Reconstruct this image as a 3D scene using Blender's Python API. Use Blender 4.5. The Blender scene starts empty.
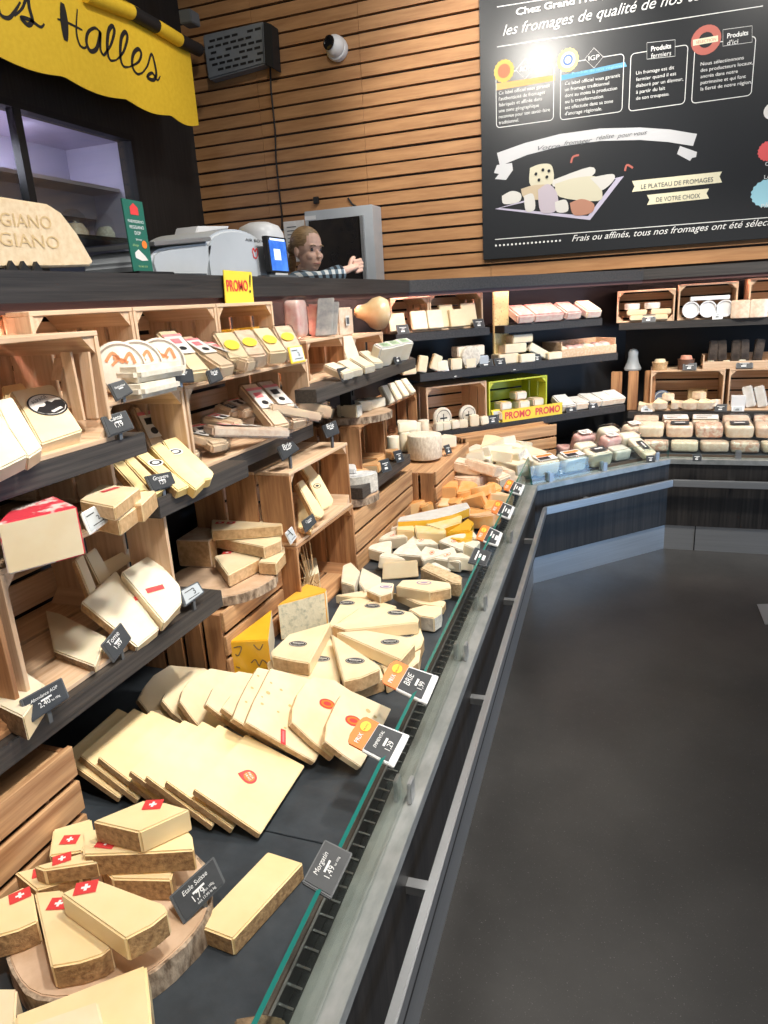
import bpy, bmesh, math, random
from mathutils import Vector, Matrix, Euler
V = Vector
rad = math.radians
random.seed(7)
SC = bpy.context.scene
COL = SC.collection

# ------------------------------------------------------------------ camera, light, exposure
F = 700.0
YAW, PITCH, ROLL = rad(-20.4), rad(16.7), rad(-3.4)
EYE = V((0, 0, 1.6))
def cam_axes():
    s, c = math.sin, math.cos
    fw = V((s(YAW)*c(PITCH), c(YAW)*c(PITCH), -s(PITCH)))
    rt = V((c(YAW), -s(YAW), 0)); up = rt.cross(fw)
    return rt*c(ROLL)+up*s(ROLL), -rt*s(ROLL)+up*c(ROLL), fw
RT, UP, FW = cam_axes()
cam = bpy.data.cameras.new('camera'); camo = bpy.data.objects.new('camera', cam); COL.objects.link(camo)
cam.sensor_fit = 'VERTICAL'; cam.sensor_height = 36; cam.lens = F/1024*36
cam.clip_start = 0.02; cam.clip_end = 60
m = Matrix((RT, UP, -FW)).transposed().to_4x4(); m.translation = EYE
camo.matrix_world = m
SC.camera = camo
SC.view_settings.view_transform = 'Standard'; SC.view_settings.look = 'None'
SC.view_settings.gamma = 1; SC.view_settings.use_curve_mapping = False
SC.view_settings.exposure = 0.16
w = bpy.data.worlds.new('world'); SC.world = w; w.use_nodes = True
w.node_tree.nodes['Background'].inputs[0].default_value = (1, 0.97, 0.95, 1)
w.node_tree.nodes['Background'].inputs[1].default_value = 0.30
def spot(loc, tgt, power, ang=60, size=0.08, col=(1, .95, .87), blend=.6):
    l = bpy.data.lights.new('spot_lamp', 'SPOT'); l.energy = power; l.color = col
    l.spot_size = rad(ang); l.spot_blend = blend; l.shadow_soft_size = size
    o = bpy.data.objects.new('spot_lamp', l); COL.objects.link(o); o.location = loc
    o.rotation_euler = (V(tgt)-V(loc)).to_track_quat('-Z', 'Y').to_euler()
    return o
def area(loc, tgt, power, sx, sy, col=(1, .96, .9)):
    l = bpy.data.lights.new('added_area_light', 'AREA'); l.energy = power; l.color = col
    l.shape = 'RECTANGLE'; l.size = sx; l.size_y = sy
    o = bpy.data.objects.new('added_area_light', l); COL.objects.link(o); o.location = loc
    o.rotation_euler = (V(tgt)-V(loc)).to_track_quat('-Z', 'Y').to_euler()
    return o
for y in (.1, 1.0, 1.9, 2.8):
    spot((.35, y, 3.5), (-1.0, y+.25, .8), 158, 62, .10)
spot((.3, 3.0, 3.5), (-.8, 4.3, 1.0), 190, 55, .10)
spot((.6, 3.3, 3.5), (.3, 5.0, 1.0), 195, 60, .10)
spot((1.5, 3.3, 3.5), (1.0, 5.0, 1.0), 200, 60, .10)
spot((-1.26, 2.03, 4.2), (-.9, 5.8, 3.0), 300, 46, .10)         # its mirror image is the hot spot on the menu board
spot((-.6, 4.3, 4.4), (-1.0, 5.85, 2.6), 190, 70, .06)
spot((1.0, 4.0, 4.4), (.6, 5.85, 2.6), 120, 80, .06)
spot((-1.4, 3.0, 4.4), (-3.3, 3.9, 3.1), 110, 60, .08)          # on the awning
spot((-1.9, 3.6, 4.4), (-2.6, 5.85, 2.8), 45, 80, .08)
area((1.7, 2.2, 4.6), (1.7, 2.2, 0), 60, 2.2, 5.0)  # added unseen light over the aisle for the steel to reflect
area((-.2, 4.6, 4.6), (-.2, 4.6, 0), 30, 2.6, .5)  # added unseen light above the corner, also for steel reflections
area((3.9, 3.2, .75), (0, 4.0, .3), 65, 1.3, 2.2, (.36, .62, 1))    # added unseen cold light, gives the blue sheen on the steel fronts

spot((-.9, 2.7, 4.3), (-1.7, 3.7, 1.9), 70, 34, .08)           # added spot that brightens the person's face
def ray(px, py):
    return (px-384)/F*RT - (py-512)/F*UP + FW
def at(px, py, z):
    d = ray(px, py); return EYE + d*((z-EYE.z)/d.z)
def atx(px, py, x):
    d = ray(px, py); return EYE + d*((x-EYE.x)/d.x)
def aty(px, py, y):
    d = ray(px, py); return EYE + d*((y-EYE.y)/d.y)
def onp(px, py, p, n):
    d = ray(px, py); n = V(n); return EYE + d*(((V(p)-EYE).dot(n))/d.dot(n))

# ------------------------------------------------------------------ materials
MATS = {}
def pm(name, c1, c2=None, scale=(8, 8, 8), rough=.5, metal=0, bump=0, coat=0, detail=4, lo=.35, hi=.65, spec=.5, alpha=1, sss=0, emit=0):
    if name in MATS: return MATS[name]
    mt = bpy.data.materials.new(name); mt.use_nodes = True; MATS[name] = mt
    nt = mt.node_tree; b = nt.nodes['Principled BSDF']
    b.inputs['Base Color'].default_value = (*c1, 1); b.inputs['Roughness'].default_value = rough
    b.inputs['Metallic'].default_value = metal; b.inputs['Coat Weight'].default_value = coat
    b.inputs['Coat Roughness'].default_value = .12
    b.inputs['Specular IOR Level'].default_value = spec; b.inputs['Alpha'].default_value = alpha
    if sss:
        b.inputs['Subsurface Weight'].default_value = sss; b.inputs['Subsurface Radius'].default_value = (.02, .012, .006)
    if emit:
        b.inputs['Emission Color'].default_value = (*c1, 1); b.inputs['Emission Strength'].default_value = emit
    if c2 is not None:
        tc = nt.nodes.new('ShaderNodeTexCoord'); mp = nt.nodes.new('ShaderNodeMapping')
        mp.inputs['Scale'].default_value = scale
        no = nt.nodes.new('ShaderNodeTexNoise'); no.inputs['Scale'].default_value = 1
        no.inputs['Detail'].default_value = detail; no.inputs['Roughness'].default_value = .6
        cr = nt.nodes.new('ShaderNodeValToRGB'); cr.color_ramp.elements[0].position = lo; cr.color_ramp.elements[1].position = hi
        cr.color_ramp.elements[0].color = (*c1, 1); cr.color_ramp.elements[1].color = (*c2, 1)
        nt.links.new(tc.outputs['Object'], mp.inputs[0]); nt.links.new(mp.outputs[0], no.inputs['Vector'])
        nt.links.new(no.outputs[0], cr.inputs[0]); nt.links.new(cr.outputs[0], b.inputs['Base Color'])
        if emit: nt.links.new(cr.outputs[0], b.inputs['Emission Color'])
        if bump:
            bp = nt.nodes.new('ShaderNodeBump'); bp.inputs['Strength'].default_value = bump; bp.inputs['Distance'].default_value = .004
            nt.links.new(no.outputs[0], bp.inputs['Height']); nt.links.new(bp.outputs[0], b.inputs['Normal'])
    return mt
def wood(name, c1, c2, ax, rough=.6, bump=.3, k=1.0):
    s = [90*k]*3; s[ax] = 3.0
    return pm(name, c1, c2, tuple(s), rough=rough, bump=bump, detail=5, lo=.3, hi=.7)
CR1, CR2 = (.82, .60, .41), (.60, .38, .22)
def wood_diag(name, c1, c2, k=1.0):
    mt = pm(name, c1, c2, (1/90/k, 1/90/k, 1/90/k), rough=.6, bump=.3, detail=5, lo=.3, hi=.7)
    mp = [n for n in mt.node_tree.nodes if n.type == 'MAPPING'][0]; mp.vector_type = 'TEXTURE'; mp.inputs['Rotation'].default_value = (0, 0, rad(45)); mp.inputs['Scale'].default_value = (1/3, 1/90/k, 1/90/k)
    return mt
WOODS = [wood('crate_wood_'+'xyz'[i], CR1, CR2, i) for i in range(3)]
BARK = [wood('bark_wood_'+'xyz'[i], (.62, .33, .15), (.23, .095, .04), i, k=.5) for i in range(3)]
WOODD = wood_diag('crate_wood_diagonal', CR1, CR2)
RISD = wood_diag('riser_wood_diagonal', (.70, .42, .21), (.34, .16, .07), .7)
RIS = wood('riser_wood', (.70, .42, .21), (.34, .16, .07), 1, k=.7)
SHELF = wood('dark_shelf_wood', (.028, .024, .022), (.085, .072, .062), 1, rough=.55, bump=.2, k=1.6)
TOPX = wood('worktop_wood', (.016, .015, .015), (.042, .038, .036), 1, rough=.5, bump=.2, k=1.6)
SHELFX = wood('dark_shelf_wood_across', (.022, .020, .019), (.055, .049, .045), 0, rough=.55, bump=.2, k=1.6)
PANEL = pm('dark_wood_panel', (.010, .009, .0085), (.034, .029, .026), (60, 60, 1.5), rough=.45, bump=.15)
BLACK = pm('matt_black', (.008, .008, .009), rough=.6)
CEIL = pm('ceiling_dark', (.05, .05, .05), rough=.8)
SLATE = pm('slate', (.032, .039, .047), (.052, .062, .073), (14, 14, 14), rough=.38, bump=.25, detail=8)
STEEL = pm('brushed_steel', (.46, .47, .48), (.53, .54, .55), (2, 2, 160), rough=.33, metal=.82)
STEELD = pm('worn_steel', (.34, .36, .35), (.50, .51, .50), (20, 8, 20), rough=.40, metal=.65)
GRILL = pm('grille_black', (.02, .022, .024), rough=.45)
GRILW = pm('grille_wire', (.42, .43, .43), rough=.4, metal=1)
PASTE = pm('pale_paste', (.90, .76, .52), (.84, .67, .42), (9, 9, 9), rough=.42, coat=.25, bump=.12, sss=.08)
PASTEY = pm('yellow_paste', (.93, .74, .43), (.88, .66, .34), (7, 7, 7), rough=.42, coat=.3, bump=.08, sss=.08)
PASTEW = pm('white_paste', (.90, .83, .66), (.84, .74, .54), (9, 9, 9), rough=.45, coat=.25, bump=.12, sss=.08)
PASTEB = pm('blue_veined_paste', (.84, .76, .55), (.42, .42, .30), (55, 55, 55), rough=.5, bump=.5, lo=.5, hi=.75, coat=.2)
RIND = pm('brown_rind', (.27, .145, .06), (.54, .33, .145), (110, 110, 110), rough=.6, bump=.6, coat=.2)
RINDL = pm('tan_rind', (.70, .47, .25), (.50, .30, .14), (70, 70, 70), rough=.55, bump=.4, coat=.2)
RINDD = pm('dark_rind', (.12, .075, .04), (.30, .20, .11), (80, 80, 80), rough=.65, bump=.6)
RINDG = pm('grey_mould_rind', (.55, .50, .42), (.83, .78, .68), (60, 60, 60), rough=.75, bump=.7)
RINDW = pm('white_bloom_rind', (.80, .76, .67), (.66, .60, .48), (30, 30, 30), rough=.7, bump=.4)
RINDO = pm('orange_rind', (.87, .38, .09), (.80, .50, .22), (22, 22, 22), rough=.4, bump=.3, coat=.5)
RINDY = pm('yellow_wax', (.86, .50, .03), (.80, .42, .02), (9, 9, 9), rough=.35, coat=.5)
RINDP = pm('pink_beige_rind', (.76, .54, .38), (.88, .74, .58), (35, 35, 35), rough=.45, bump=.4, coat=.5)
HOLE = pm('cheese_hole', (.62, .45, .20), rough=.5)
RED = pm('red_print', (.72, .06, .06), rough=.4)
PINKR = pm('pink_red_print', (.75, .10, .14), (.80, .35, .35), (12, 12, 12), rough=.45)
WHITE = pm('white_print', (.86, .86, .84), rough=.45)
OFFW = pm('paper_white', (.80, .78, .74), (.70, .67, .62), (25, 25, 25), rough=.5, coat=.3)
INK = pm('black_ink', (.015, .015, .017), rough=.45)
TAGB = pm('tag_slate', (.030, .033, .037), (.045, .048, .052), (20, 20, 20), rough=.4)
TAGF = pm('tag_frame', (.10, .105, .11), rough=.35, coat=.3)
CHALK = pm('chalk_white', (.80, .80, .78), rough=.6)
LCD = pm('e_ink', (.52, .56, .58), rough=.3)
PLW = pm('white_plastic', (.80, .80, .80), rough=.35)
PLG = pm('grey_plastic', (.44, .47, .50), (.48, .51, .54), (6, 6, 6), rough=.4)
PLGD = pm('dark_grey_plastic', (.10, .11, .12), rough=.45)
ORANGE = pm('promo_orange', (.90, .22, .04), rough=.4, coat=.2)
YELL = pm('promo_yellow', (.90, .66, .06), rough=.5)
LIME = pm('lime_paint', (.55, .60, .04), rough=.45)
GREEN = pm('leaflet_green', (.02, .14, .10), rough=.4)
FAB = pm('yellow_canvas', (.86, .56, .03), (.80, .50, .02), (30, 30, 30), rough=.7)
LOGTOP = pm('log_face', (.72, .52, .36), (.56, .37, .23), (14, 14, 14), rough=.65, bump=.2)
BARKM = pm('bark', (.14, .09, .055), (.55, .42, .30), (60, 60, 25), rough=.85, bump=1.0)
STRAW = pm('straw', (.66, .46, .24), (.50, .32, .15), (40, 40, 40), rough=.8)
CREAMB = pm('cream_banner', (.80, .74, .52), rough=.6)
SKIN = pm('skin', (.80, .52, .40), (.74, .45, .34), (20, 20, 20), rough=.5, sss=.1)
HAIR = pm('blond_hair', (.20, .12, .06), (.40, .26, .13), (30, 30, 160), rough=.5, bump=.3)
MEAT = pm('pink_ham', (.72, .36, .33), (.82, .62, .55), (25, 25, 25), rough=.4, coat=.5)
def plaid():
    mt = bpy.data.materials.new('plaid_flannel'); mt.use_nodes = True; nt = mt.node_tree; b = nt.nodes['Principled BSDF']
    b.inputs['Roughness'].default_value = .85
    tc = nt.nodes.new('ShaderNodeTexCoord'); sx = nt.nodes.new('ShaderNodeSeparateXYZ'); nt.links.new(tc.outputs['Object'], sx.inputs[0])
    def band(o):
        mu = nt.nodes.new('ShaderNodeMath'); mu.operation = 'MULTIPLY'; mu.inputs[1].default_value = 22; nt.links.new(o, mu.inputs[0])
        fr = nt.nodes.new('ShaderNodeMath'); fr.operation = 'FRACT'; nt.links.new(mu.outputs[0], fr.inputs[0])
        g = nt.nodes.new('ShaderNodeMath'); g.operation = 'GREATER_THAN'; g.inputs[1].default_value = .5; nt.links.new(fr.outputs[0], g.inputs[0]); return g.outputs[0]
    ad = nt.nodes.new('ShaderNodeMath'); ad.operation = 'ADD'
    xy = nt.nodes.new('ShaderNodeMath'); xy.operation = 'ADD'; nt.links.new(sx.outputs[0], xy.inputs[0]); nt.links.new(sx.outputs[1], xy.inputs[1])
    nt.links.new(band(xy.outputs[0]), ad.inputs[0]); nt.links.new(band(sx.outputs[2]), ad.inputs[1])
    cr = nt.nodes.new('ShaderNodeValToRGB'); cr.color_ramp.interpolation = 'CONSTANT'
    e = cr.color_ramp.elements; e[0].color = (.70, .72, .72, 1); e[0].position = 0; e[1].color = (.13, .19, .24, 1); e[1].position = .4
    e2 = e.new(.9); e2.color = (.012, .014, .02, 1)
    dv = nt.nodes.new('ShaderNodeMath'); dv.operation = 'DIVIDE'; dv.inputs[1].default_value = 2; nt.links.new(ad.outputs[0], dv.inputs[0])
    nt.links.new(dv.outputs[0], cr.inputs[0]); nt.links.new(cr.outputs[0], b.inputs['Base Color'])
    return mt
PLAID = plaid()
def glassy(name, tint, gl=.10, rough=.05, fres=True, ior=1.45):
    mt = bpy.data.materials.new(name); mt.use_nodes = True; nt = mt.node_tree
    nt.nodes.remove(nt.nodes['Principled BSDF']); out = nt.nodes['Material Output']
    t = nt.nodes.new('ShaderNodeBsdfTransparent'); t.inputs[0].default_value = (*tint, 1)
    g = nt.nodes.new('ShaderNodeBsdfGlossy'); g.inputs['Roughness'].default_value = rough
    mx = nt.nodes.new('ShaderNodeMixShader')
    if fres:
        lw = nt.nodes.new('ShaderNodeLayerWeight'); lw.inputs[0].default_value = .5
        pw = nt.nodes.new('ShaderNodeMath'); pw.operation = 'POWER'; pw.inputs[1].default_value = 4; nt.links.new(lw.outputs['Facing'], pw.inputs[0])
        ma = nt.nodes.new('ShaderNodeMath'); ma.operation = 'MULTIPLY_ADD'; ma.inputs[1].default_value = .6; ma.inputs[2].default_value = (ior-1)**2/(ior+1)**2
        nt.links.new(pw.outputs[0], ma.inputs[0]); nt.links.new(ma.outputs[0], mx.inputs[0])
    else: mx.inputs[0].default_value = gl
    nt.links.new(t.outputs[0], mx.inputs[1]); nt.links.new(g.outputs[0], mx.inputs[2]); nt.links.new(mx.outputs[0], out.inputs[0])
    return mt
GLASS = glassy('counter_glass', (.93, .97, .95))
FILM = glassy('plastic_film', (.93, .93, .93), rough=.16, ior=1.42)
TEAL = pm('glass_edge', (.02, .19, .165), rough=.12, coat=.5)

# ------------------------------------------------------------------ mesh helpers
WO = {}
class MB:
    def __init__(s): s.v = []; s.f = []; s.m = []
    def prism(s, top, vec, mt=0, ms=0, mb=None, edge=None):
        n = len(top); b0 = len(s.v); vec = V(vec); top = [V(p) for p in top]
        nn = V((0, 0, 0))
        for i in range(n): nn += (top[i]-top[0]).cross(top[(i+1) % n]-top[0])
        if nn.dot(vec) > 0: top = top[::-1]; edge = edge[::-1][1:]+[edge[::-1][0]] if edge else None
        s.v += top + [p+vec for p in top]
        s.f.append([b0+i for i in range(n)]); s.m.append(mt)
        s.f.append([b0+n+i for i in range(n)][::-1]); s.m.append(mt if mb is None else mb)
        for i in range(n):
            j = (i+1) % n
            s.f.append([b0+j, b0+i, b0+n+i, b0+n+j]); s.m.append(edge[i] if edge else ms)
    def box(s, c, ax, ay, az, m=0):
        c, ax, ay, az = V(c), V(ax), V(ay), V(az)
        s.prism([c-ax-ay+az, c+ax-ay+az, c+ax+ay+az, c-ax+ay+az], -2*az, m, m)
    def bx(s, x0, x1, y0, y1, z0, z1, m=0):
        s.prism([(x0, y0, z1), (x1, y0, z1), (x1, y1, z1), (x0, y1, z1)], (0, 0, z0-z1), m, m)
    def tube(s, pts, r, seg=8, m=0, caps=True):
        pts = [V(p) for p in pts]; rings = []; rr = r if isinstance(r, (list, tuple)) else [r]*len(pts)
        u = None
        for i, p in enumerate(pts):
            t = (pts[min(i+1, len(pts)-1)]-pts[max(i-1, 0)]).normalized()
            if u is None: u = t.orthogonal().normalized()
            u = (u-t*u.dot(t)).normalized(); w_ = t.cross(u)
            b0 = len(s.v); rings.append(b0)
            for k in range(seg):
                a = 2*math.pi*k/seg; s.v.append(p+(u*math.cos(a)+w_*math.sin(a))*rr[i])
        for a, b in zip(rings, rings[1:]):
            for k in range(seg):
                j = (k+1) % seg; s.f.append([a+k, a+j, b+j, b+k]); s.m.append(m)
        if caps:
            s.f.append([rings[0]+k for k in range(seg)][::-1]); s.m.append(m)
            s.f.append([rings[-1]+k for k in range(seg)]); s.m.append(m)
    def lathe(s, c, axis, prof, seg=28, ms=None):
        c = V(c); t = V(axis).normalized(); u = t.orthogonal().normalized(); w_ = t.cross(u); rings = []
        for (r, h) in prof:
            b0 = len(s.v); rings.append(b0)
            for k in range(seg):
                a = 2*math.pi*k/seg; s.v.append(c+t*h+(u*math.cos(a)+w_*math.sin(a))*max(r, 1e-4))
        for i, (a, b) in enumerate(zip(rings, rings[1:])):
            for k in range(seg):
                j = (k+1) % seg; s.f.append([a+k, a+j, b+j, b+k]); s.m.append(ms[i] if ms else 0)
        s.f.append([rings[0]+k for k in range(seg)][::-1]); s.m.append(ms[0] if ms else 0)
        s.f.append([rings[-1]+k for k in range(seg)]); s.m.append(ms[-1] if ms else 0)
    def build(s, name, mats, parent=None, origin=None, bevel=0, seg=2, kind=None, smooth=True, sub=None):
        if not isinstance(mats, (list, tuple)): mats = [mats]
        if parent is not None: o0 = WO[parent]
        elif origin is not None: o0 = V(origin)
        else:
            zs = min(p.z for p in s.v); c = sum(s.v, V((0, 0, 0)))/len(s.v); o0 = V((c.x, c.y, zs))
        bm = bmesh.new(); vs = [bm.verts.new(p-o0) for p in s.v]
        for f, mi in zip(s.f, s.m):
            try: fc = bm.faces.new([vs[i] for i in f]); fc.material_index = mi
            except ValueError: pass
        bmesh.ops.recalc_face_normals(bm, faces=bm.faces)
        if bevel:
            es = [e for e in bm.edges if len(e.link_faces) == 2 and e.calc_face_angle(0) > .5]
            try: bmesh.ops.bevel(bm, geom=es, offset=bevel, segments=seg, affect='EDGES', clamp_overlap=True)
            except Exception: pass
        if sub:
            bmesh.ops.subdivide_edges(bm, edges=bm.edges, cuts=sub[0], use_grid_fill=True)
            for v_ in bm.verts:
                v_.co += V((random.gauss(0, 1), random.gauss(0, 1), random.gauss(0, 1)))*sub[1]
        me = bpy.data.meshes.new(name); bm.to_mesh(me); bm.free()
        for mt in mats: me.materials.append(mt)
        if smooth:
            me.shade_smooth(); me.set_sharp_from_angle(angle=rad(38))
        ob = bpy.data.objects.new(name, me); COL.objects.link(ob)
        if parent is not None: ob.parent = parent
        else: ob.location = o0
        WO[ob] = o0
        if kind: ob['kind'] = kind
        return ob
def tag(o, label, cat, group=None):
    o['label'] = label; o['category'] = cat
    if group: o['group'] = group
    return o
def empty(name, loc, label=None, cat=None, group=None):
    o = bpy.data.objects.new(name, None); COL.objects.link(o); o.location = loc; o.empty_display_size = .05
    WO[o] = V(loc)
    if label: tag(o, label, cat, group)
    return o
def struct(o): o['kind'] = 'structure'; return o
# flat lettering and prints: a thin mesh in the frame (origin, x, y) of the surface it is printed on
_font = {}
def text_mesh(s, shear=0, bold=0):
    if (s, shear, bold) in _font: return _font[(s, shear, bold)]
    cu = bpy.data.curves.new('txt', 'FONT'); cu.body = s; cu.shear = shear; cu.offset = bold; cu.resolution_u = 3; cu.size = 1
    o = bpy.data.objects.new('txt', cu); me = bpy.data.meshes.new_from_object(o)
    r = ([v.co.copy() for v in me.vertices], [list(p.vertices) for p in me.polygons])
    bpy.data.objects.remove(o); bpy.data.curves.remove(cu); bpy.data.meshes.remove(me)
    _font[(s, shear, bold)] = r; return r
def decal(parent, name, shapes, org, xd, yd, mats, lift=.0012):
    """shapes: list of (verts2d, faces, mat index, extra lift) in the plane frame, metres"""
    org, xd, yd = V(org), V(xd).normalized(), V(yd).normalized(); n = xd.cross(yd); o0 = WO[parent]
    vs, fs, ms = [], [], []
    for (v2, fc, mi, ex) in shapes:
        b = len(vs); vs += [org+xd*p[0]+yd*p[1]+n*(lift+ex)-o0 for p in v2]
        fs += [[b+i for i in f] for f in fc]; ms += [mi]*len(fc)
    me = bpy.data.meshes.new(name); me.from_pydata(vs, [], fs)
    for mt in (mats if isinstance(mats, (list, tuple)) else [mats]): me.materials.append(mt)
    for p, mi in zip(me.polygons, ms): p.material_index = mi
    ob = bpy.data.objects.new(name, me); COL.objects.link(ob); ob.parent = parent; WO[ob] = o0
    return ob
def sh_text(s, x, y, w=None, h=None, mi=0, shear=0, ex=0, align='L', rot=0, bold=0):
    vs, fs = text_mesh(s, shear, bold)
    if not vs: return ([], [], mi, ex)
    x0 = min(v.x for v in vs); x1 = max(v.x for v in vs); L = x1-x0
    k = (w/L) if w else h/.72
    kh = h/.72 if h else k
    ox = {'L': 0, 'C': -L*k/2, 'R': -L*k}[align]
    pts = [((v.x-x0)*k+ox, v.y*kh) for v in vs]
    c, s_ = math.cos(rot), math.sin(rot)
    return ([(x+a*c-b*s_, y+a*s_+b*c) for a, b in pts], fs, mi, ex)
def sh_rect(x0, y0, x1, y1, mi=0, ex=0): return ([(x0, y0), (x1, y0), (x1, y1), (x0, y1)], [[0, 1, 2, 3]], mi, ex)
def sh_poly(p, mi=0, ex=0): return (list(p), [list(range(len(p)))], mi, ex)
def sh_ell(cx, cy, rx, ry, mi=0, ex=0, n=24): return sh_poly([(cx+rx*math.cos(2*math.pi*i/n), cy+ry*math.sin(2*math.pi*i/n)) for i in range(n)], mi, ex)
def sh_line(pts, wd, mi=0, ex=0, closed=False):
    pts = [V((p[0], p[1], 0)) for p in pts]; n = len(pts); vs = []; fs = []
    ws = wd if isinstance(wd, (list, tuple)) else [wd]*n
    for i in range(n):
        a = pts[i-1] if (i > 0 or closed) else pts[0]; b = pts[(i+1) % n] if (i < n-1 or closed) else pts[-1]
        t = (b-a); t = t.normalized() if t.length > 1e-9 else V((1, 0, 0)); nn = V((-t.y, t.x, 0))*ws[i]/2
        vs += [(pts[i]+nn)[:2], (pts[i]-nn)[:2]]
    for i in range(n if closed else n-1):
        j = (i+1) % n; fs.append([2*i, 2*i+1, 2*j+1, 2*j])
    return (vs, fs, mi, ex)
def crom(p, k=6):
    out = []
    q = [p[0]]+list(p)+[p[-1]]
    for i in range(1, len(q)-2):
        a, b, c, d = [V((*z, 0)) for z in q[i-1:i+3]]
        for j in range(k):
            t = j/k
            out.append((.5*((2*b)+(c-a)*t+(2*a-5*b+4*c-d)*t*t+(3*b-a-3*c+d)*t**3))[:2])
    out.append(tuple(p[-1])); return out
# ------------------------------------------------------------------ the room
def node_floor():
    mt = pm('charcoal_floor', (.021, .0195, .018), (.038, .035, .032), (2.2, 2.2, 2.2), rough=.4, bump=.03, detail=9)
    nt = mt.node_tree; b = nt.nodes['Principled BSDF']
    tc = nt.nodes.new('ShaderNodeTexCoord'); vo = nt.nodes.new('ShaderNodeTexNoise'); vo.inputs['Scale'].default_value = 1.3; vo.inputs['Detail'].default_value = 10; vo.inputs['Roughness'].default_value = .7
    nt.links.new(tc.outputs['Object'], vo.inputs['Vector'])
    mr = nt.nodes.new('ShaderNodeMapRange'); mr.inputs[1].default_value = .3; mr.inputs[2].default_value = .7; mr.inputs[3].default_value = .30; mr.inputs[4].default_value = .50
    nt.links.new(vo.outputs[0], mr.inputs[0]); nt.links.new(mr.outputs[0], b.inputs['Roughness'])
    # fine pale specks of grit
    n2 = nt.nodes.new('ShaderNodeTexNoise'); n2.inputs['Scale'].default_value = 240; n2.inputs['Detail'].default_value = 2
    nt.links.new(tc.outputs['Object'], n2.inputs['Vector'])
    r2 = nt.nodes.new('ShaderNodeValToRGB'); r2.color_ramp.elements[0].position = .68; r2.color_ramp.elements[1].position = .80
    nt.links.new(n2.outputs[0], r2.inputs[0])
    mx = nt.nodes.new('ShaderNodeMix'); mx.data_type = 'RGBA'; mx.inputs[7].default_value = (.16, .155, .15, 1)
    src = b.inputs['Base Color'].links[0].from_socket
    nt.links.new(r2.outputs[0], mx.inputs[0]); nt.links.new(src, mx.inputs[6]); nt.links.new(mx.outputs[2], b.inputs['Base Color'])
    return mt
g = MB(); g.bx(-4.2, 5, -2.5, 6.2, -.06, 0); struct(g.build('floor', node_floor()))
g = MB(); g.bx(-4.2, 5, -2.5, 6.2, 4.75, 4.8); struct(g.build('ceiling', CEIL))
g = MB(); g.bx(-4.2, -1.46, -.6, 3.3, 0, .25); g.prism([(-4.2, 3.3, .25), (-1.46, 3.3, .25), (-1.46, 4.26, .25), (-.26, 5.46, .25), (-.26, 5.8, .25), (-4.2, 5.8, .25)], (0, 0, -.25))
struct(g.build('floor_raised', PLGD))
# back wall: horizontal pine battens with gaps, butt joints
WALL_Y = 5.85
SLAT = wood('wall_batten', (.48, .25, .105), (.33, .152, .057), 0, rough=.55, bump=.2, k=.35)
g = MB(); g.bx(-4.2, 4.2, WALL_Y+.02, WALL_Y+.10, 0, 4.75, 1)
xj = aty(366, 150, WALL_Y).x
z = .39
while z < 4.7:
    for a, b in ((-4.0, -3.06), (-3.057, xj-.0015), (xj+.0015, xj+1.0), (xj+1.003, 4.2)):
        dz = random.uniform(-.0015, .0015); dy = random.uniform(0, .003)
        g.bx(a, b, WALL_Y-.012+dy, WALL_Y+.02, z+dz, z+.086+dz, 0)
    z += .1035
struct(g.build('wall_back', [SLAT, BLACK], bevel=0))
# left wall with a lit glazed recess
WX = -3.72
w_y0, w_y1 = 2.2, atx(130, 140, WX).y
w_z1 = atx(130, 140, WX).z; w_z0 = 1.55
DW = pm('dark_left_wall', (.010, .009, .009), (.022, .02, .019), (50, 50, 2), rough=.6)
g = MB()
g.bx(WX-.12, WX, -2.5, w_y0, 0, 4.75); g.bx(WX-.12, WX, w_y1, 5.86, 0, 4.75)
g.bx(WX-.12, WX, w_y0, w_y1, 0, w_z0); g.bx(WX-.12, WX, w_y0, w_y1, w_z1, 4.75)
struct(g.build('wall_left', DW))
LAV = pm('lavender_panel', (.46, .43, .56), (.40, .37, .50), (2, 2, 2), rough=.5)
LAVD = pm('cold_shelf', (.36, .30, .34), rough=.5)
g = MB()
D = .62
g.bx(WX-D-.02, WX-D, w_y0, w_y1, w_z0, w_z1); g.bx(WX-D, WX-.121, w_y0-.02, w_y0, w_z0, w_z1); g.bx(WX-D, WX-.121, w_y1, w_y1+.02, w_z0, w_z1)
g.bx(WX-D, WX-.121, w_y0, w_y1, w_z1, w_z1+.02); g.bx(WX-D, WX-.121, w_y0, w_y1, w_z0-.02, w_z0)
wr = struct(g.build('wall_recess', LAV))
zs = atx(100, 190, WX-.3).z
g = MB(); g.bx(WX-D, WX-.16, w_y0, w_y1, zs-.025, zs); g.bx(WX-D, WX-D+.2, w_y0, w_y1, zs-.2, zs-.026)
tag(g.build('cold_cabinet_shelf', LAVD), 'pale shelf across the lit glazed recess in the dark left wall', 'shelf')
fr = MB(); t = .035
fr.bx(WX-.05, WX+.012, w_y0-.03, w_y1+t, w_z1-.005, w_z1+t); fr.bx(WX-.05, WX+.012, w_y1-.005, w_y1+t, w_z0, w_z1)
ym = atx(23, 150, WX).y
fr.bx(WX-.05, WX+.010, ym-.03, ym+.03, w_z0, w_z1)
wf = fr.build('window_1', BLACK); struct(wf)
g = MB(); g.bx(WX-.03, WX-.024, w_y0, w_y1, w_z0, w_z1); struct(g.build('window_pane', GLASS, wf))
la = bpy.data.lights.new('cabinet_tube', 'AREA'); la.energy = 22; la.color = (.86, .82, 1); la.shape = 'RECTANGLE'; la.size = 1.6; la.size_y = .05
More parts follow.
